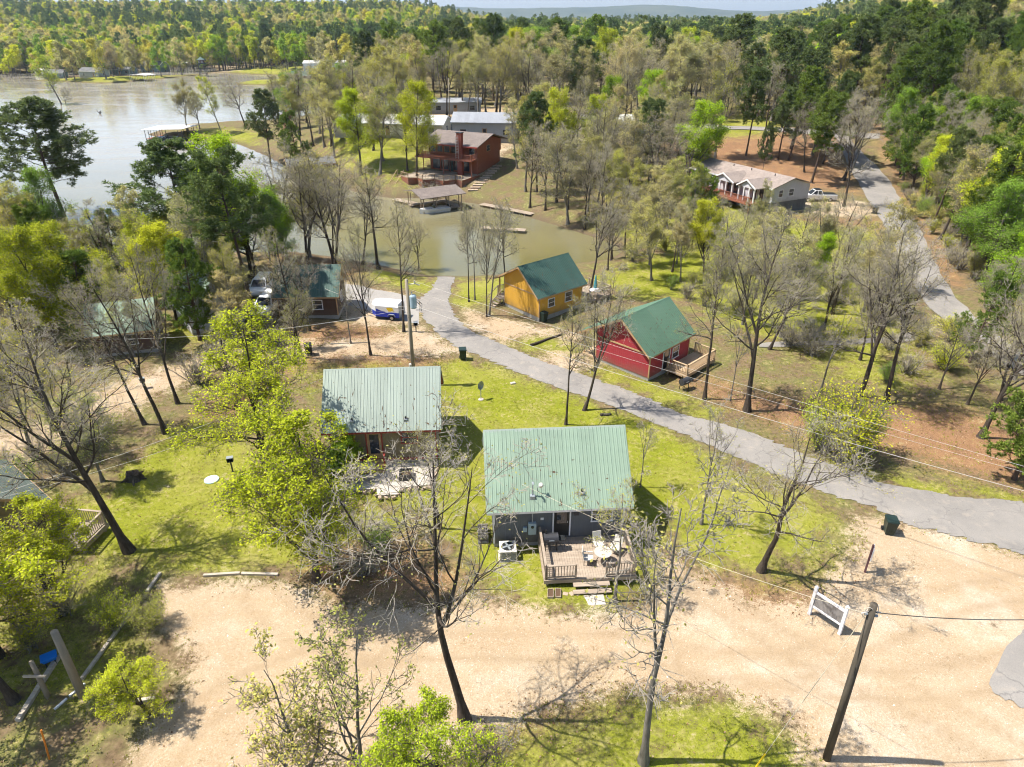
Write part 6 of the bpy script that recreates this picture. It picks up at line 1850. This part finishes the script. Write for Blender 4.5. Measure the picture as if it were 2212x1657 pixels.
T('leafy_tree', 'yellow green tree above the white cabin roof', (330, 660), 470, 'leafy', 1, 'yg', .6, 1.0)
T('oak_tree', 'budding tree between the two large pines at left', (95, 640), 395, 'bud', 2, 'olive', 1.5, 1.0)
T('oak_tree', 'budding tree in front of the small young pine at left', (290, 770), 560, 'bud', 3, 'olive', 3.3, 1.0)
T('oak_tree', 'bare budding tree beside the white cabin', (500, 720), 520, 'bud', 0, 'bud', .7, .9)
T('leafy_tree', 'green tree at the creek bank left of the dark brown cabin', (600, 610), 420, 'leafy', 2, 'green', 1.1, .9)
T('pine_tree', 'dark pine on the lake inlet beside the slate boathouse', (585, 358), 196, 'pine', 2, 'pine', 1.2, 1.15)
T('pine_tree', 'green bushy pine right of the dark inlet pine', (645, 372), 240, 'bushpine', 1, 'pinel', 2.2, .9)
T('pine_tree', 'dark pine right of the grey barn', (1160, 415), 203, 'pine', 2, 'pine', 3.1, 1.05)
T('pine_tree', 'tallest dark pine standing before the cross road lawn', (1398, 415), 215, 'pine', 0, 'pine', 4.3, 1.1)
T('pine_tree', 'round pine above the manufactured home', (1680, 345), 192, 'pine', 2, 'pine', 5.2, 1.15)
T('pine_tree', 'bushy bright pine left of the manufactured home', (1500, 505), 362, 'bushpine', 0, 'pinel', .3, 1.15)
T('leafy_tree', 'lime green tree standing out in the wood beyond the creek', (1412, 285), 150, 'leafy', 1, 'bright', 2.9, 1.25)
T('oak_tree', 'large bare tree beside the hill road above the pickup', (1822, 446), 205, 'bare', 2, 'bud', 1.6, .85)
T('slender_tree', 'dark trunk below the pickup drive', (1797, 535), 400, 'bare', 1, 'bud', 2.0, .55)
T('slender_tree', 'thin trunk just left of the one below the pickup drive', (1757, 520), 420, 'thin', 0, 'bud', 5.0, .8)
T('slender_tree', 'tall leaning trunk at the corner of the manufactured home', (1640, 420), 270, 'pine', 1, 'pine', 4.0, .6)
T('leafy_tree', 'olive round crowned tree on the lake point', (405, 284), 172, 'bud', 0, (.30, .27, .05), .2, 1.25)
T('leafy_tree', 'second olive tree on the lake point', (432, 280), 186, 'bud', 2, (.30, .30, .05), 2.2, 1.1)
T('leafy_tree', 'light green tree leaning over the lake point shore', (480, 290), 160, 'bud', 3, 'yg', 4.2, .9, (-.1, 0))
T('leafy_tree', 'orange crowned tree on the far shore nearest the water', (245, 166), 92, 'bud', 0, 'orange', .2, 1.1)
T('leafy_tree', 'second orange crowned tree beside the blue house on the far shore', (300, 163), 84, 'bud', 2, 'orange', 3.2, 1.1)
T('leafy_tree', 'yellow tree standing in the shallows at the left', (138, 240), 112, 'bud', 1, 'yg', 1.2, 1.3)
T('oak_tree', 'bare leaning snag over the lake above the large dark pine', (142, 240), 185, 'bare', 3, 'bud', .8, .8, (.2, 0))
T('small_tree', 'red leaved small tree on the inlet bank', (622, 300), 238, 'leafy', 2, 'red', .8, .9)
T('brush_pile', 'grey bare brush on the creek bank beside the lake house', (930, 424), 395, 'brush', 0, 'bud', 0, 2.2, cat='shrub')

# ---------------------------------------------------------------- woods: single trees zone by zone
def inside(poly, n, g, mind=3.0, extra=None):
    P = np.asarray(poly)
    m = n * 12
    x = g.uniform(P[:, 0].min(), P[:, 0].max(), m); y = g.uniform(P[:, 1].min(), P[:, 1].max(), m)
    ok = poly_sd(x, y, poly) > 0
    x, y = x[ok], y[ok]
    ok = height(x, y) > WATER + .15
    for q in KEEP: ok &= poly_sd(x, y, q) < -.5
    x, y = x[ok], y[ok]
    out = np.array(TREE_AT[-400:]).reshape(-1, 2)
    res = []
    for a, b in zip(x, y):
        if len(res) >= n: break
        if len(out) and (((out[:, 0] - a) ** 2 + (out[:, 1] - b) ** 2).min() < 4): continue
        if res and ((np.array(res) - (a, b)) ** 2).sum(1).min() < mind * mind: continue
        res.append((a, b))
    return res
def strip(left, right, pad=.6):
    return [spot(*p)[:2] for p in left] + [spot(*p)[:2] for p in right[::-1]]
def circle(c, r): return [(c[0] + r * math.cos(a), c[1] + r * math.sin(a)) for a in np.linspace(0, 6.28, 10)[:-1]]
KEEP = [strip([(1780, 284), (1822, 333), (1875, 433), (1918, 500), (1965, 600), (2050, 705), (2240, 830)], [(1815, 282), (1868, 337), (1922, 390), (1990, 500), (2035, 600), (2115, 695), (2300, 815)]),
        strip([(1230, 284), (1500, 278), (1830, 297)], [(1230, 275), (1500, 269), (1830, 285)]),
        circle(OL, 10), circle((cm.x, cm.y), 11), circle(spot(1764, 434), 5), circle(spot(1052, 290), 8), circle(spot(820, 284), 8), circle(spot(890, 288), 8), circle((C4[0], C4[1]), 6), [spot(*p)[:2] for p in ((1490, 420), (1560, 385), (1720, 400), (1900, 430), (1910, 540), (1700, 530), (1640, 545), (1500, 530))], circle((C3[0], C3[1]), 6.5)]
def wood(tag_, poly, n, mix, hr, seed, mind=3.2, place='', group=''):
    """mix: list of (weight, name, kind, colours, label)"""
    g = np.random.default_rng(seed)
    pts = inside([spot(*p)[:2] for p in poly], n, g, mind)
    w = np.array([m[0] for m in mix], float); w /= w.sum()
    for x, y in pts:
        m = mix[g.choice(len(mix), p=w)]
        z = float(height(np.array([x]), np.array([y]))[0])
        k_ = m[2]
        h = g.uniform(*hr) * (1.15 if k_ == 'pine' else 1.0) * (.35 if k_ in ('shrub', 'brush') else 1)
        wide = g.uniform(.8, 1.35)
        cn = m[3][g.integers(0, len(m[3]))]
        q = (h / (1.15 if k_ == 'pine' else 1) / (.35 if k_ in ('shrub', 'brush') else 1) - hr[0]) / (hr[1] - hr[0])
        look = ('short' if q < .33 else 'middling' if q < .67 else 'tall') + (' narrow' if wide < .97 else ' broad' if wide > 1.12 else '')
        hue = {'yg': 'yellow green', 'bright': 'lime green', 'green': 'green', 'olive': 'olive', 'tan': 'tan', 'orange': 'orange tan', 'pale': 'cream', 'bud': 'grey', 'pine': 'dark', 'pinel': 'fresh green', 'cedar': 'mid green'}[cn]
        tree(m[1], look + ' ' + hue + ' ' + m[4] + ' ' + place, (x, y, z), k_, h, int(g.integers(0, 9)), cn, g.uniform(0, 6.28), wide, (g.normal(0, .055), g.normal(0, .05)), 'shrub' if k_ in ('shrub', 'brush') else 'tree', group or None)
        TREE_AT.append((x, y))
BARE = (1, 'bare_tree', 'bare', ['bud', 'olive'], 'bare tree')
BUD = (1, 'budding_tree', 'bud', ['olive', 'tan', 'bud'], 'budding tree')
TAN = (1, 'flowering_tree', 'bud', ['tan', 'pale', 'pale', 'olive'], 'flowering tree')
LEAF = (1, 'leafy_tree', 'leafy', ['yg', 'bright', 'green'], 'leafy tree')
PINE = (1, 'pine_tree', 'pine', ['pine', 'pine', 'pinel'], 'pine')
BPINE = (1, 'pine_tree', 'bushpine', ['pinel', 'cedar'], 'bushy evergreen')
SHR = (1, 'shrub', 'shrub', ['yg', 'olive', 'green'], 'leafy shrub')
BRU = (1, 'brush', 'brush', ['bud'], 'leafless bush')
def W_(w, m): return (w,) + m[1:]
wood('a', [(1290, 480), (1470, 440), (1500, 540), (1640, 570), (1860, 590), (1900, 700), (1880, 800), (1640, 760), (1500, 640), (1300, 590)], 52, [W_(3, BARE), W_(3.5, BUD), W_(.4, LEAF)], (7, 11), 1, 3.2, 'in the brushy field beyond the red cabin', 'trees of the brushy field')
wood('a2', [(1290, 560), (1480, 530), (1700, 560), (1930, 600), (2000, 740), (1960, 850), (1700, 760), (1500, 660)], 34, [W_(3, BRU), W_(2, SHR)], (5, 8), 2, 2.2, 'in the brushy field beyond the red cabin', 'bushes of the brushy field')
wood('b', [(1000, 470), (1180, 430), (1320, 470), (1300, 520), (1120, 500)], 24, [W_(3, BARE), W_(2, BUD)], (10, 15), 3, 3.0, 'on the far creek bank below the yard', 'trees on the far creek bank')
wood('c', [(1100, 330), (1300, 300), (1500, 330), (1480, 440), (1300, 460), (1120, 420)], 36, [W_(2, BARE), W_(3, BUD), W_(.7, PINE), W_(.5, LEAF)], (11, 16), 4, 4.0, 'in the yard right of the lake house', 'trees in the yard right of the lake house')
wood('d', [(700, 250), (900, 255), (930, 300), (900, 400), (780, 405), (700, 340)], 26, [W_(3, BARE), W_(3, BUD), W_(.5, LEAF)], (12, 17), 5, 4.0, 'on the slope left of the lake house', 'trees left of the lake house')
wood('e', [(480, 265), (700, 240), (760, 250), (720, 330), (600, 330)], 20, [W_(4, BARE), W_(1, BUD), W_(1, LEAF)], (11, 16), 6, 4.0, 'along the lake inlet', 'trees along the lake inlet')
wood('f', [(780, 255), (1000, 240), (1300, 262), (1400, 230), (1750, 250), (1800, 280), (1600, 262), (1300, 268), (1000, 258)], 90, [W_(2, BARE), W_(3, BUD), W_(2, TAN), W_(.5, PINE)], (14, 19), 7, 5.0, 'in the tan wood behind the barn', 'trees of the tan wood behind the barn')
wood('g', [(800, 205), (1100, 190), (1500, 190), (1800, 215), (1800, 250), (1400, 228), (1000, 236), (800, 245)], 110, [W_(1, BARE), W_(3, BUD), W_(3.4, TAN), W_(1.5, PINE), W_(2, LEAF)], (15, 20), 8, 6.0, 'in the mixed wood beyond the cross road', 'trees of the mixed wood beyond the cross road')
wood('h', [(1480, 345), (1800, 300), (1860, 400), (1760, 400), (1660, 350)], 22, [W_(3, BARE), W_(1.5, PINE), W_(2, BUD)], (12, 17), 9, 4.5, 'in the litter behind the manufactured home', 'trees behind the manufactured home')
wood('i', [(1900, 320), (2050, 350), (2300, 380), (2300, 640), (2120, 620), (2040, 540), (1975, 430)], 125, [W_(3, BARE), W_(4, BUD), W_(1.2, BPINE), W_(1.6, LEAF), W_(.6, PINE)], (9, 14), 10, 2.6, 'on the bank right of the hill road', 'trees on the bank right of the hill road')
wood('i2', [(1930, 370), (2050, 420), (2300, 500), (2300, 700), (2120, 640), (2040, 560)], 64, [W_(3, SHR), W_(2, BRU)], (5, 9), 11, 1.8, 'on the bank right of the hill road', 'bushes on the bank right of the hill road')
wood('j', [(1850, 270), (2050, 250), (2350, 260), (2350, 370), (2050, 345), (1900, 315)], 78, [W_(2.5, BARE), W_(4, BUD), W_(3, PINE), W_(1, BPINE)], (14, 19), 12, 4.0, 'on the slope above the hill road', 'trees on the slope above the hill road')
wood('k', [(1650, 215), (1900, 190), (2350, 180), (2350, 255), (2050, 245), (1850, 265), (1750, 240)], 84, [W_(2, BARE), W_(3, BUD), W_(5, PINE), W_(2, TAN), W_(.6, LEAF)], (16, 21), 13, 5.0, 'in the pine wood on the right hand hill', 'trees of the pine wood on the hill')
wood('l', [(1990, 760), (2100, 720), (2300, 820), (2300, 930), (2140, 900), (1980, 860)], 22, [W_(3, BARE), W_(2, BUD), W_(2, SHR), W_(1, BPINE)], (6, 10), 14, 2.6, 'in the thicket below the hill road', 'trees of the thicket below the hill road')
wood('m', [(-60, 600), (120, 610), (330, 600), (560, 590), (560, 660), (330, 720), (120, 760), (-60, 760)], 22, [W_(3, BUD), W_(2, LEAF), W_(2, BARE), W_(1, BPINE)], (9, 13), 15, 3.2, 'around the cabins on the left shore', 'trees around the left shore cabins')
wood('m2', [(-80, 590), (120, 590), (300, 572), (560, 552), (640, 552), (640, 600), (330, 640), (-80, 680)], 10, [W_(2, LEAF), W_(3, BUD), W_(1, BPINE)], (6.5, 10), 31, 4.0, 'on the left shore before the open lake', 'trees on the left shore')
wood('n', [(-80, 1000), (60, 980), (200, 930), (230, 1050), (60, 1090), (-80, 1120)], 12, [W_(3, BRU), W_(1, BUD), W_(1, SHR)], (5, 8), 16, 2.0, 'in the dark brush at the left edge', 'brush at the left edge')
wood('o', [(440, 760), (640, 700), (700, 720), (640, 790), (500, 830), (420, 830)], 16, [W_(4, BRU), W_(1.5, BUD), W_(1, BARE)], (5.5, 9), 17, 2.2, 'on the drive bank before the dark brown cabin', 'brush before the dark brown cabin')
wood('p', [(560, 540), (640, 550), (860, 585), (800, 600), (640, 580)], 16, [W_(3, BARE), W_(1.5, BUD)], (10, 15), 18, 3.0, 'on the near creek bank', 'trees on the near creek bank')
wood('q', [(-200, 170), (330, 165), (420, 150), (420, 120), (-200, 125)], 60, [W_(2, LEAF), W_(3, BUD), W_(2, TAN), W_(.6, PINE)], (14, 20), 19, 7.0, 'among the far shore cottages', 'trees among the far shore cottages')
wood('r', [(440, 156), (560, 150), (770, 158), (800, 200), (1000, 190), (1000, 130), (440, 122)], 76, [W_(3.4, LEAF), W_(2.4, BUD), W_(1.6, TAN), W_(1.6, PINE)], (14, 20), 20, 6.5, 'in the wood across the bay', 'trees of the wood across the bay')
wood('s', [(-60, 1100), (40, 1100), (40, 1300), (340, 1260), (330, 1400), (100, 1440), (-60, 1500)], 7, [W_(2, SHR), W_(1, BRU)], (5, 8), 21, 1.6, 'under the leaves at lower left', 'bushes at lower left')
wood('t', [(640, 1060), (760, 1090), (860, 1180), (800, 1260), (660, 1200)], 9, [W_(2, BRU), W_(1, SHR)], (4, 6), 22, 1.3, 'in the litter before the tan cabin patio', 'bushes before the tan cabin patio')

# ---- what lies on the ground near by: grass tufts, fallen leaves, loose stones
def scatter_ground(n, x0, x1, y0, y1, g):
    x = g.uniform(x0, x1, n); y = g.uniform(y0, y1, n)
    return x, y
g = np.random.default_rng(55)
x, y = scatter_ground(150000, -36, 40, 14, 62, g)
lawn = zone(x, y, GRASS); peb = zone(x, y, GRAVEL)
roadp = [poly_sd(x, y, strip([(905, 645), (944, 719), (1031, 766), (1204, 839), (1354, 889), (1541, 966), (1708, 1036), (1875, 1093), (2075, 1161), (2600, 1300)], [(967, 652), (1017, 716), (1137, 766), (1287, 819), (1475, 896), (1641, 942), (1841, 1019), (1975, 1056), (2230, 1087), (2700, 1120)])) > .12]
ok = ~roadp[0] & (height(x, y) > WATER + .3)
u = g.random(len(x))
tuft = ok & (peb < .75) & (((lawn > .3) & (u < .42)) | ((lawn <= .3) & (u < .16)))
tx, ty = x[tuft], y[tuft]
tz = height(tx, ty)
B_ = 4
n = len(tx)
ang = g.uniform(0, 6.28, (n, B_)); hgt = g.uniform(.03, .09, (n, B_)) * np.where(lawn[tuft] > .5, 1, 1.5)[:, None]; out = g.uniform(.02, .09, (n, B_))
bx = tx[:, None] + g.normal(0, .05, (n, B_)); by = ty[:, None] + g.normal(0, .05, (n, B_)); bz = np.repeat(tz[:, None], B_, 1) - .01
wv = .022
V = np.stack([np.stack([bx - wv * np.sin(ang), by + wv * np.cos(ang), bz], -1), np.stack([bx + wv * np.sin(ang), by - wv * np.cos(ang), bz], -1), np.stack([bx + out * np.cos(ang), by + out * np.sin(ang), bz + hgt], -1)], 2).reshape(-1, 3)
me = fast_mesh('grass', V, None, np.arange(len(V)).reshape(-1, 3))
k = N('grass blades')
gi_ = k.n('ShaderNodeNewGeometry')
cc = k.ramp(gi_.outputs['Random Per Island'], [(0, (.19, .215, .02)), (.45, (.28, .30, .03)), (.8, (.36, .345, .05)), (1, (.44, .38, .14))])
d_ = k.n('ShaderNodeBsdfDiffuse'); t_ = k.n('ShaderNodeBsdfTranslucent'); mx = k.n('ShaderNodeMixShader'); mx.inputs[0].default_value = .3
k.l(cc, d_.inputs[0]); k.l(cc, t_.inputs[0]); k.l(d_.outputs[0], mx.inputs[1]); k.l(t_.outputs[0], mx.inputs[2]); k.l(mx.outputs[0], k.out.inputs[0])
me.materials.append(k.m)
tag(link('grass', me), 'short spring grass tufts over the lawns and verges', 'grass', kind='stuff')
lit_ = zone(x, y, LITTER)
lf = ok & (((lit_ > .3) & (g.random(len(x)) < .30)) | (g.random(len(x)) < .045)) & (peb < .95)
c = np.stack([x[lf], y[lf], height(x[lf], y[lf]) + .02], 1)
me = fast_mesh('fallen_leaves', *quads(c, .10, g, 1.2, .7))
k = N('old oak leaves')
gi_ = k.n('ShaderNodeNewGeometry')
me.materials.append(k.done(k.ramp(gi_.outputs['Random Per Island'], [(0, (.10, .05, .025)), (.5, (.26, .15, .075)), (1, (.46, .34, .22))]), .9, 0, None, .1))
tag(link('fallen_leaves', me), 'brown oak leaves strewn over litter and grass', 'leaves', kind='stuff')
x, y = scatter_ground(60000, -24, 40, 14, 34, g)
pv_ = zone(x, y, GRAVEL)
ok = (pv_ > .35) & (g.random(len(x)) < .22 + .5 * (hnoise(x * 22, y * 22) > .5))
c = np.stack([x[ok], y[ok], height(x[ok], y[ok])], 1)
n = len(c)
sz = g.uniform(.015, .045, n)[:, None] * np.where(g.random(n) < .04, 2.0, 1)[:, None]
a0 = g.uniform(0, 6.28, n)
V = [c + sz * np.stack([np.cos(a0 + q), np.sin(a0 + q), np.full(n, -.3)], 1) * g.uniform(.7, 1.2, (n, 1)) for q in (0, 2.1, 4.2)] + [c + sz * np.stack([g.normal(0, .3, n), g.normal(0, .3, n), np.full(n, .75)], 1)]
V = np.stack(V, 1).reshape(-1, 3)
b_ = np.arange(n)[:, None] * 4
F = np.concatenate([b_ + np.array([[0, 1, 3]]), b_ + np.array([[1, 2, 3]]), b_ + np.array([[2, 0, 3]])])
me = fast_mesh('gravel', V, None, F)
k = N('loose pale stones')
gi_ = k.n('ShaderNodeNewGeometry')
me.materials.append(k.done(k.ramp(gi_.outputs['Random Per Island'], [(0, (.26, .18, .11)), (.5, (.46, .36, .26)), (1, (.66, .60, .52))]), .95, 0, None, .1))
tag(link('gravel', me), 'loose pale stones scattered on the gravel lot', 'gravel', kind='stuff')

# ---- the far woods: one mass of trees that run to the skyline
FAR = []
COL['farpine'] = (.19, .25, .10)
COL['yg2'] = (.42, .40, .07)
def far_proto(maker, col, **kw):
    parts = maker
    return parts
def far_leaf(col, needle=False):
    nm = 'far leaves ' + col
    if nm in M: return M[nm]
    k = N(nm)
    oi = k.n('ShaderNodeObjectInfo'); geo = k.n('ShaderNodeNewGeometry')
    c = COL[col]
    cc = k.mix(1.0, c, k.ramp(geo.outputs['Random Per Island'], [(0, (.75, .78, .7)), (.5, (1.15, 1.15, 1.1)), (1, (1.6, 1.5, 1.3))]), 'MULTIPLY')
    cc = k.mix(1.0, cc, k.ramp(oi.outputs['Random'], [(0, (.7, .78, .8)), (.5, (1, 1, 1)), (1, (1.3, 1.18, 1.0))]), 'MULTIPLY')
    d_ = k.n('ShaderNodeBsdfDiffuse'); t_ = k.n('ShaderNodeBsdfTranslucent'); mx = k.n('ShaderNodeMixShader')
    k.l(cc, d_.inputs[0]); k.l(cc, t_.inputs[0]); mx.inputs[0].default_value = .18 if needle else .35
    k.l(d_.outputs[0], mx.inputs[1]); k.l(t_.outputs[0], mx.inputs[2]); k.l(mx.outputs[0], k.out.inputs[0])
    M[nm] = k.m
    return k.m
def far_broad(seed, col):
    tm, cm_, lm_ = broadleaf(seed, 15, .18, .35, 10, 5, 3, 0, .2, 2400, .55, fork=False, lspread=.45, twig_r=.03, twig_m='twig_brown', trunk_m='bark_grey')
    return [(tm, None), (lm_, col)]
def far_bare(seed, col):
    tm, cm_, lm_ = broadleaf(seed, 15, .22, .34, 12, 6, 4, 2, .2, 1600, .36, fork=False, lspread=.3, twig_r=.028, twig_m='twig_grey', trunk_m='bark_grey')
    return [(tm, None), (cm_, None), (lm_, col)]
def far_pine(seed, col):
    tm, cm_, _ = pine(seed, 19, .4, .19, 30, 5, 2, 9, .7, .22, .2, .16)
    return [(tm, None), (cm_, col)]
protos = []
for i, (mk, col) in enumerate([(far_broad, 'yg'), (far_broad, 'green'), (far_broad, 'olive'), (far_broad, 'tan'), (far_broad, 'yg2'), (far_bare, 'tan'), (far_bare, 'olive'), (far_bare, 'pale'), (far_pine, 'farpine'), (far_pine, 'farpine')]):
    cl = bpy.data.collections.new('far_tree_%d' % i)
    for me, c_ in mk(200 + i, col):
        o = bpy.data.objects.new('far_tree', me)
        if c_:
            me.materials.clear(); me.materials.append(far_leaf(c_, c_ == 'farpine'))
        cl.objects.link(o)
    protos.append(cl)
def forest(name, label, P, idx, sc, seed):
    g = np.random.default_rng(seed)
    me = bpy.data.meshes.new(name)
    me.vertices.add(len(P)); me.vertices.foreach_set('co', P.astype(np.float32).ravel())
    for nm, typ, arr in (('pick', 'INT', idx.astype(np.int32)), ('size', 'FLOAT', sc.astype(np.float32)), ('turn', 'FLOAT', g.uniform(0, 6.28, len(P)).astype(np.float32))):
        a_ = me.attributes.new(nm, typ, 'POINT'); a_.data.foreach_set('value', arr)
    o = bpy.data.objects.new(name, me); C.objects.link(o)
    ng = bpy.data.node_groups.new(name, 'GeometryNodeTree')
    ng.interface.new_socket('Geometry', in_out='INPUT', socket_type='NodeSocketGeometry')
    ng.interface.new_socket('Geometry', in_out='OUTPUT', socket_type='NodeSocketGeometry')
    nd = ng.nodes; lk = ng.links
    gi, go = nd.new('NodeGroupInput'), nd.new('NodeGroupOutput')
    def attr(nm, dt):
        n_ = nd.new('GeometryNodeInputNamedAttribute'); n_.data_type = dt; n_.inputs[0].default_value = nm
        return [s for s in n_.outputs if s.enabled and s.name == 'Attribute'][0]
    jn = nd.new('GeometryNodeJoinGeometry')
    cb = nd.new('ShaderNodeCombineXYZ'); lk.new(attr('turn', 'FLOAT'), cb.inputs[2])
    pk = attr('pick', 'INT'); sz = attr('size', 'FLOAT')
    for i, cl in enumerate(protos):
        ci = nd.new('GeometryNodeCollectionInfo'); ci.inputs[0].default_value = cl
        eq = nd.new('FunctionNodeCompare'); eq.data_type = 'INT'; eq.operation = 'EQUAL'
        ai = [s for s in eq.inputs if s.enabled]
        lk.new(pk, ai[0]); ai[1].default_value = i
        ip = nd.new('GeometryNodeInstanceOnPoints')
        lk.new(gi.outputs[0], ip.inputs['Points']); lk.new(eq.outputs[0], ip.inputs['Selection']); lk.new(ci.outputs[0], ip.inputs['Instance'])
        e2r = nd.new('FunctionNodeEulerToRotation'); lk.new(cb.outputs[0], e2r.inputs[0]); lk.new(e2r.outputs[0], ip.inputs['Rotation'])
        lk.new(sz, ip.inputs['Scale'])
        lk.new(ip.outputs[0], jn.inputs[0])
    lk.new(jn.outputs[0], go.inputs[0])
    md = o.modifiers.new('trees', 'NODES'); md.node_group = ng
    return tag(o, label, 'forest', kind='stuff')
g = np.random.default_rng(77)
def scatter(n, y0, y1, power):
    y = y0 + (y1 - y0) * g.random(n) ** power
    x = y * g.uniform(-1.15, 1.15, n)
    return x, y
X, Y = [], []
for n, y0, y1, pw in ((5200, 225, 420, 1.0), (10500, 400, 800, 1.0), (12000, 780, 1700, 1.1), (8000, 1650, 3600, 1.2)):
    x, y = scatter(n, y0, y1, pw); X.append(x); Y.append(y)
X, Y = np.concatenate(X), np.concatenate(Y)
d = -poly_sd(X, Y, SHORE)
keep = d > 2.5
shore_lawn = (X < 40) & (Y < 430) & (d < 40) & (X > -420)
keep &= ~(shore_lawn & (g.random(len(X)) < .85))
a_ = X / Y
near_open = (Y < 300) & (a_ > -.24) & (a_ < .33)
keep &= ~near_open
keep &= ~((Y < 330) & (a_ < -.12) & (d < 60))
for q in KEEP[:2]: keep &= poly_sd(X, Y, q) < -3
X, Y = X[keep], Y[keep]
Z = height(X, Y)
patch = hnoise(X * 1.7, Y * 1.4) + g.normal(0, .7, len(X))
a_ = X / Y
pineish = patch + np.where(a_ > .3, .35, 0) * (Y < 700) - np.where(a_ < -.25, .35, 0) * (Y < 600)
u = g.random(len(X))
idx = np.where(pineish > 1.05, 8 + (u > .5), np.where(patch < -.45, np.where(u < .5, 3, np.where(u < .7, 4, 7)), np.where(u < .36, 0, np.where(u < .58, 1, np.where(u < .74, 2, np.where(u < .86, 6, 5))))))
far_brown = ((Y > 700) & (a_ > -.1) & (u > .45) & (idx < 5)) | ((Y > 450) & (a_ > .3) & (u > .35))
idx = np.where(far_brown, 5 + (u * 100).astype(int) % 3, idx)
sc = g.uniform(.75, 1.25, len(X)) * (1 + .5 * sstep(1500, 3000, Y))
forest('forest', 'mixed spring woods running from the lake and the hill to the skyline', np.stack([X, Y, Z - .2], 1), idx, sc, 5)

# ---------------------------------------------------------------- far blue hills
k = N('distant wooded hills')
co = k.coord()
M['hill'] = k.done(k.ramp(k.noise(co, .004, 6, .65), [(.35, (.045, .06, .028)), (.65, (.10, .105, .055))]), 1.0, 0, None, 0)
def ridge(name, y, x0, x1, hs, seed, depth=900):
    g2 = np.random.default_rng(seed)
    n = 160
    x = np.linspace(x0, x1, n)
    h = np.interp(x, np.linspace(x0, x1, len(hs)), hs)
    h = np.convolve(np.pad(h, 8, mode='edge'), np.hanning(17) / np.hanning(17).sum(), 'valid') + 4 * np.sin(x / 170) + g2.normal(0, 1.5, n)
    m_ = 9
    V = []
    for j in range(m_):
        q = j / (m_ - 1) * 2 - 1
        V.append(np.stack([x + g2.normal(0, 6, n), np.full(n, y + q * depth), -30 + (h + 30) * np.cos(q * math.pi / 2) ** 1.2], 1))
    V = np.concatenate(V)
    q = (np.arange(m_ - 1)[:, None] * n + np.arange(n - 1)[None, :]).ravel()
    me = fast_mesh(name, V, np.stack([q, q + 1, q + n + 1, q + n], 1), smooth=True)
    return tag(link(name, me, M['hill']), kind='structure')
ridge('hills', 6000, -1400, 6400, [20, 60, 95, 70, 85, 110, 70, 60, 80, 60, 120, 70, 60, 90, 150, 210, 230], 1)
ridge('hills', 9500, -9500, 9500, [60, 90, 70, 110, 80, 60, 100, 140, 100, 120, 90, 70, 130, 100, 160, 240, 250], 2, 1100)

# ---------------------------------------------------------------- air
hz = MB().box(-13000, 13000, -60, 13000, -60, 420).mesh('haze')
k = N('spring haze')
pv = k.n('ShaderNodeVolumePrincipled')
pv.inputs['Color'].default_value = (.62, .78, 1.0, 1)
pv.inputs['Density'].default_value = 1.0e-4
pv.inputs['Anisotropy'].default_value = .2
k.l(pv.outputs[0], k.out.inputs['Volume'])
hz.materials.append(k.m)
tag(link('haze', hz), kind='stuff')
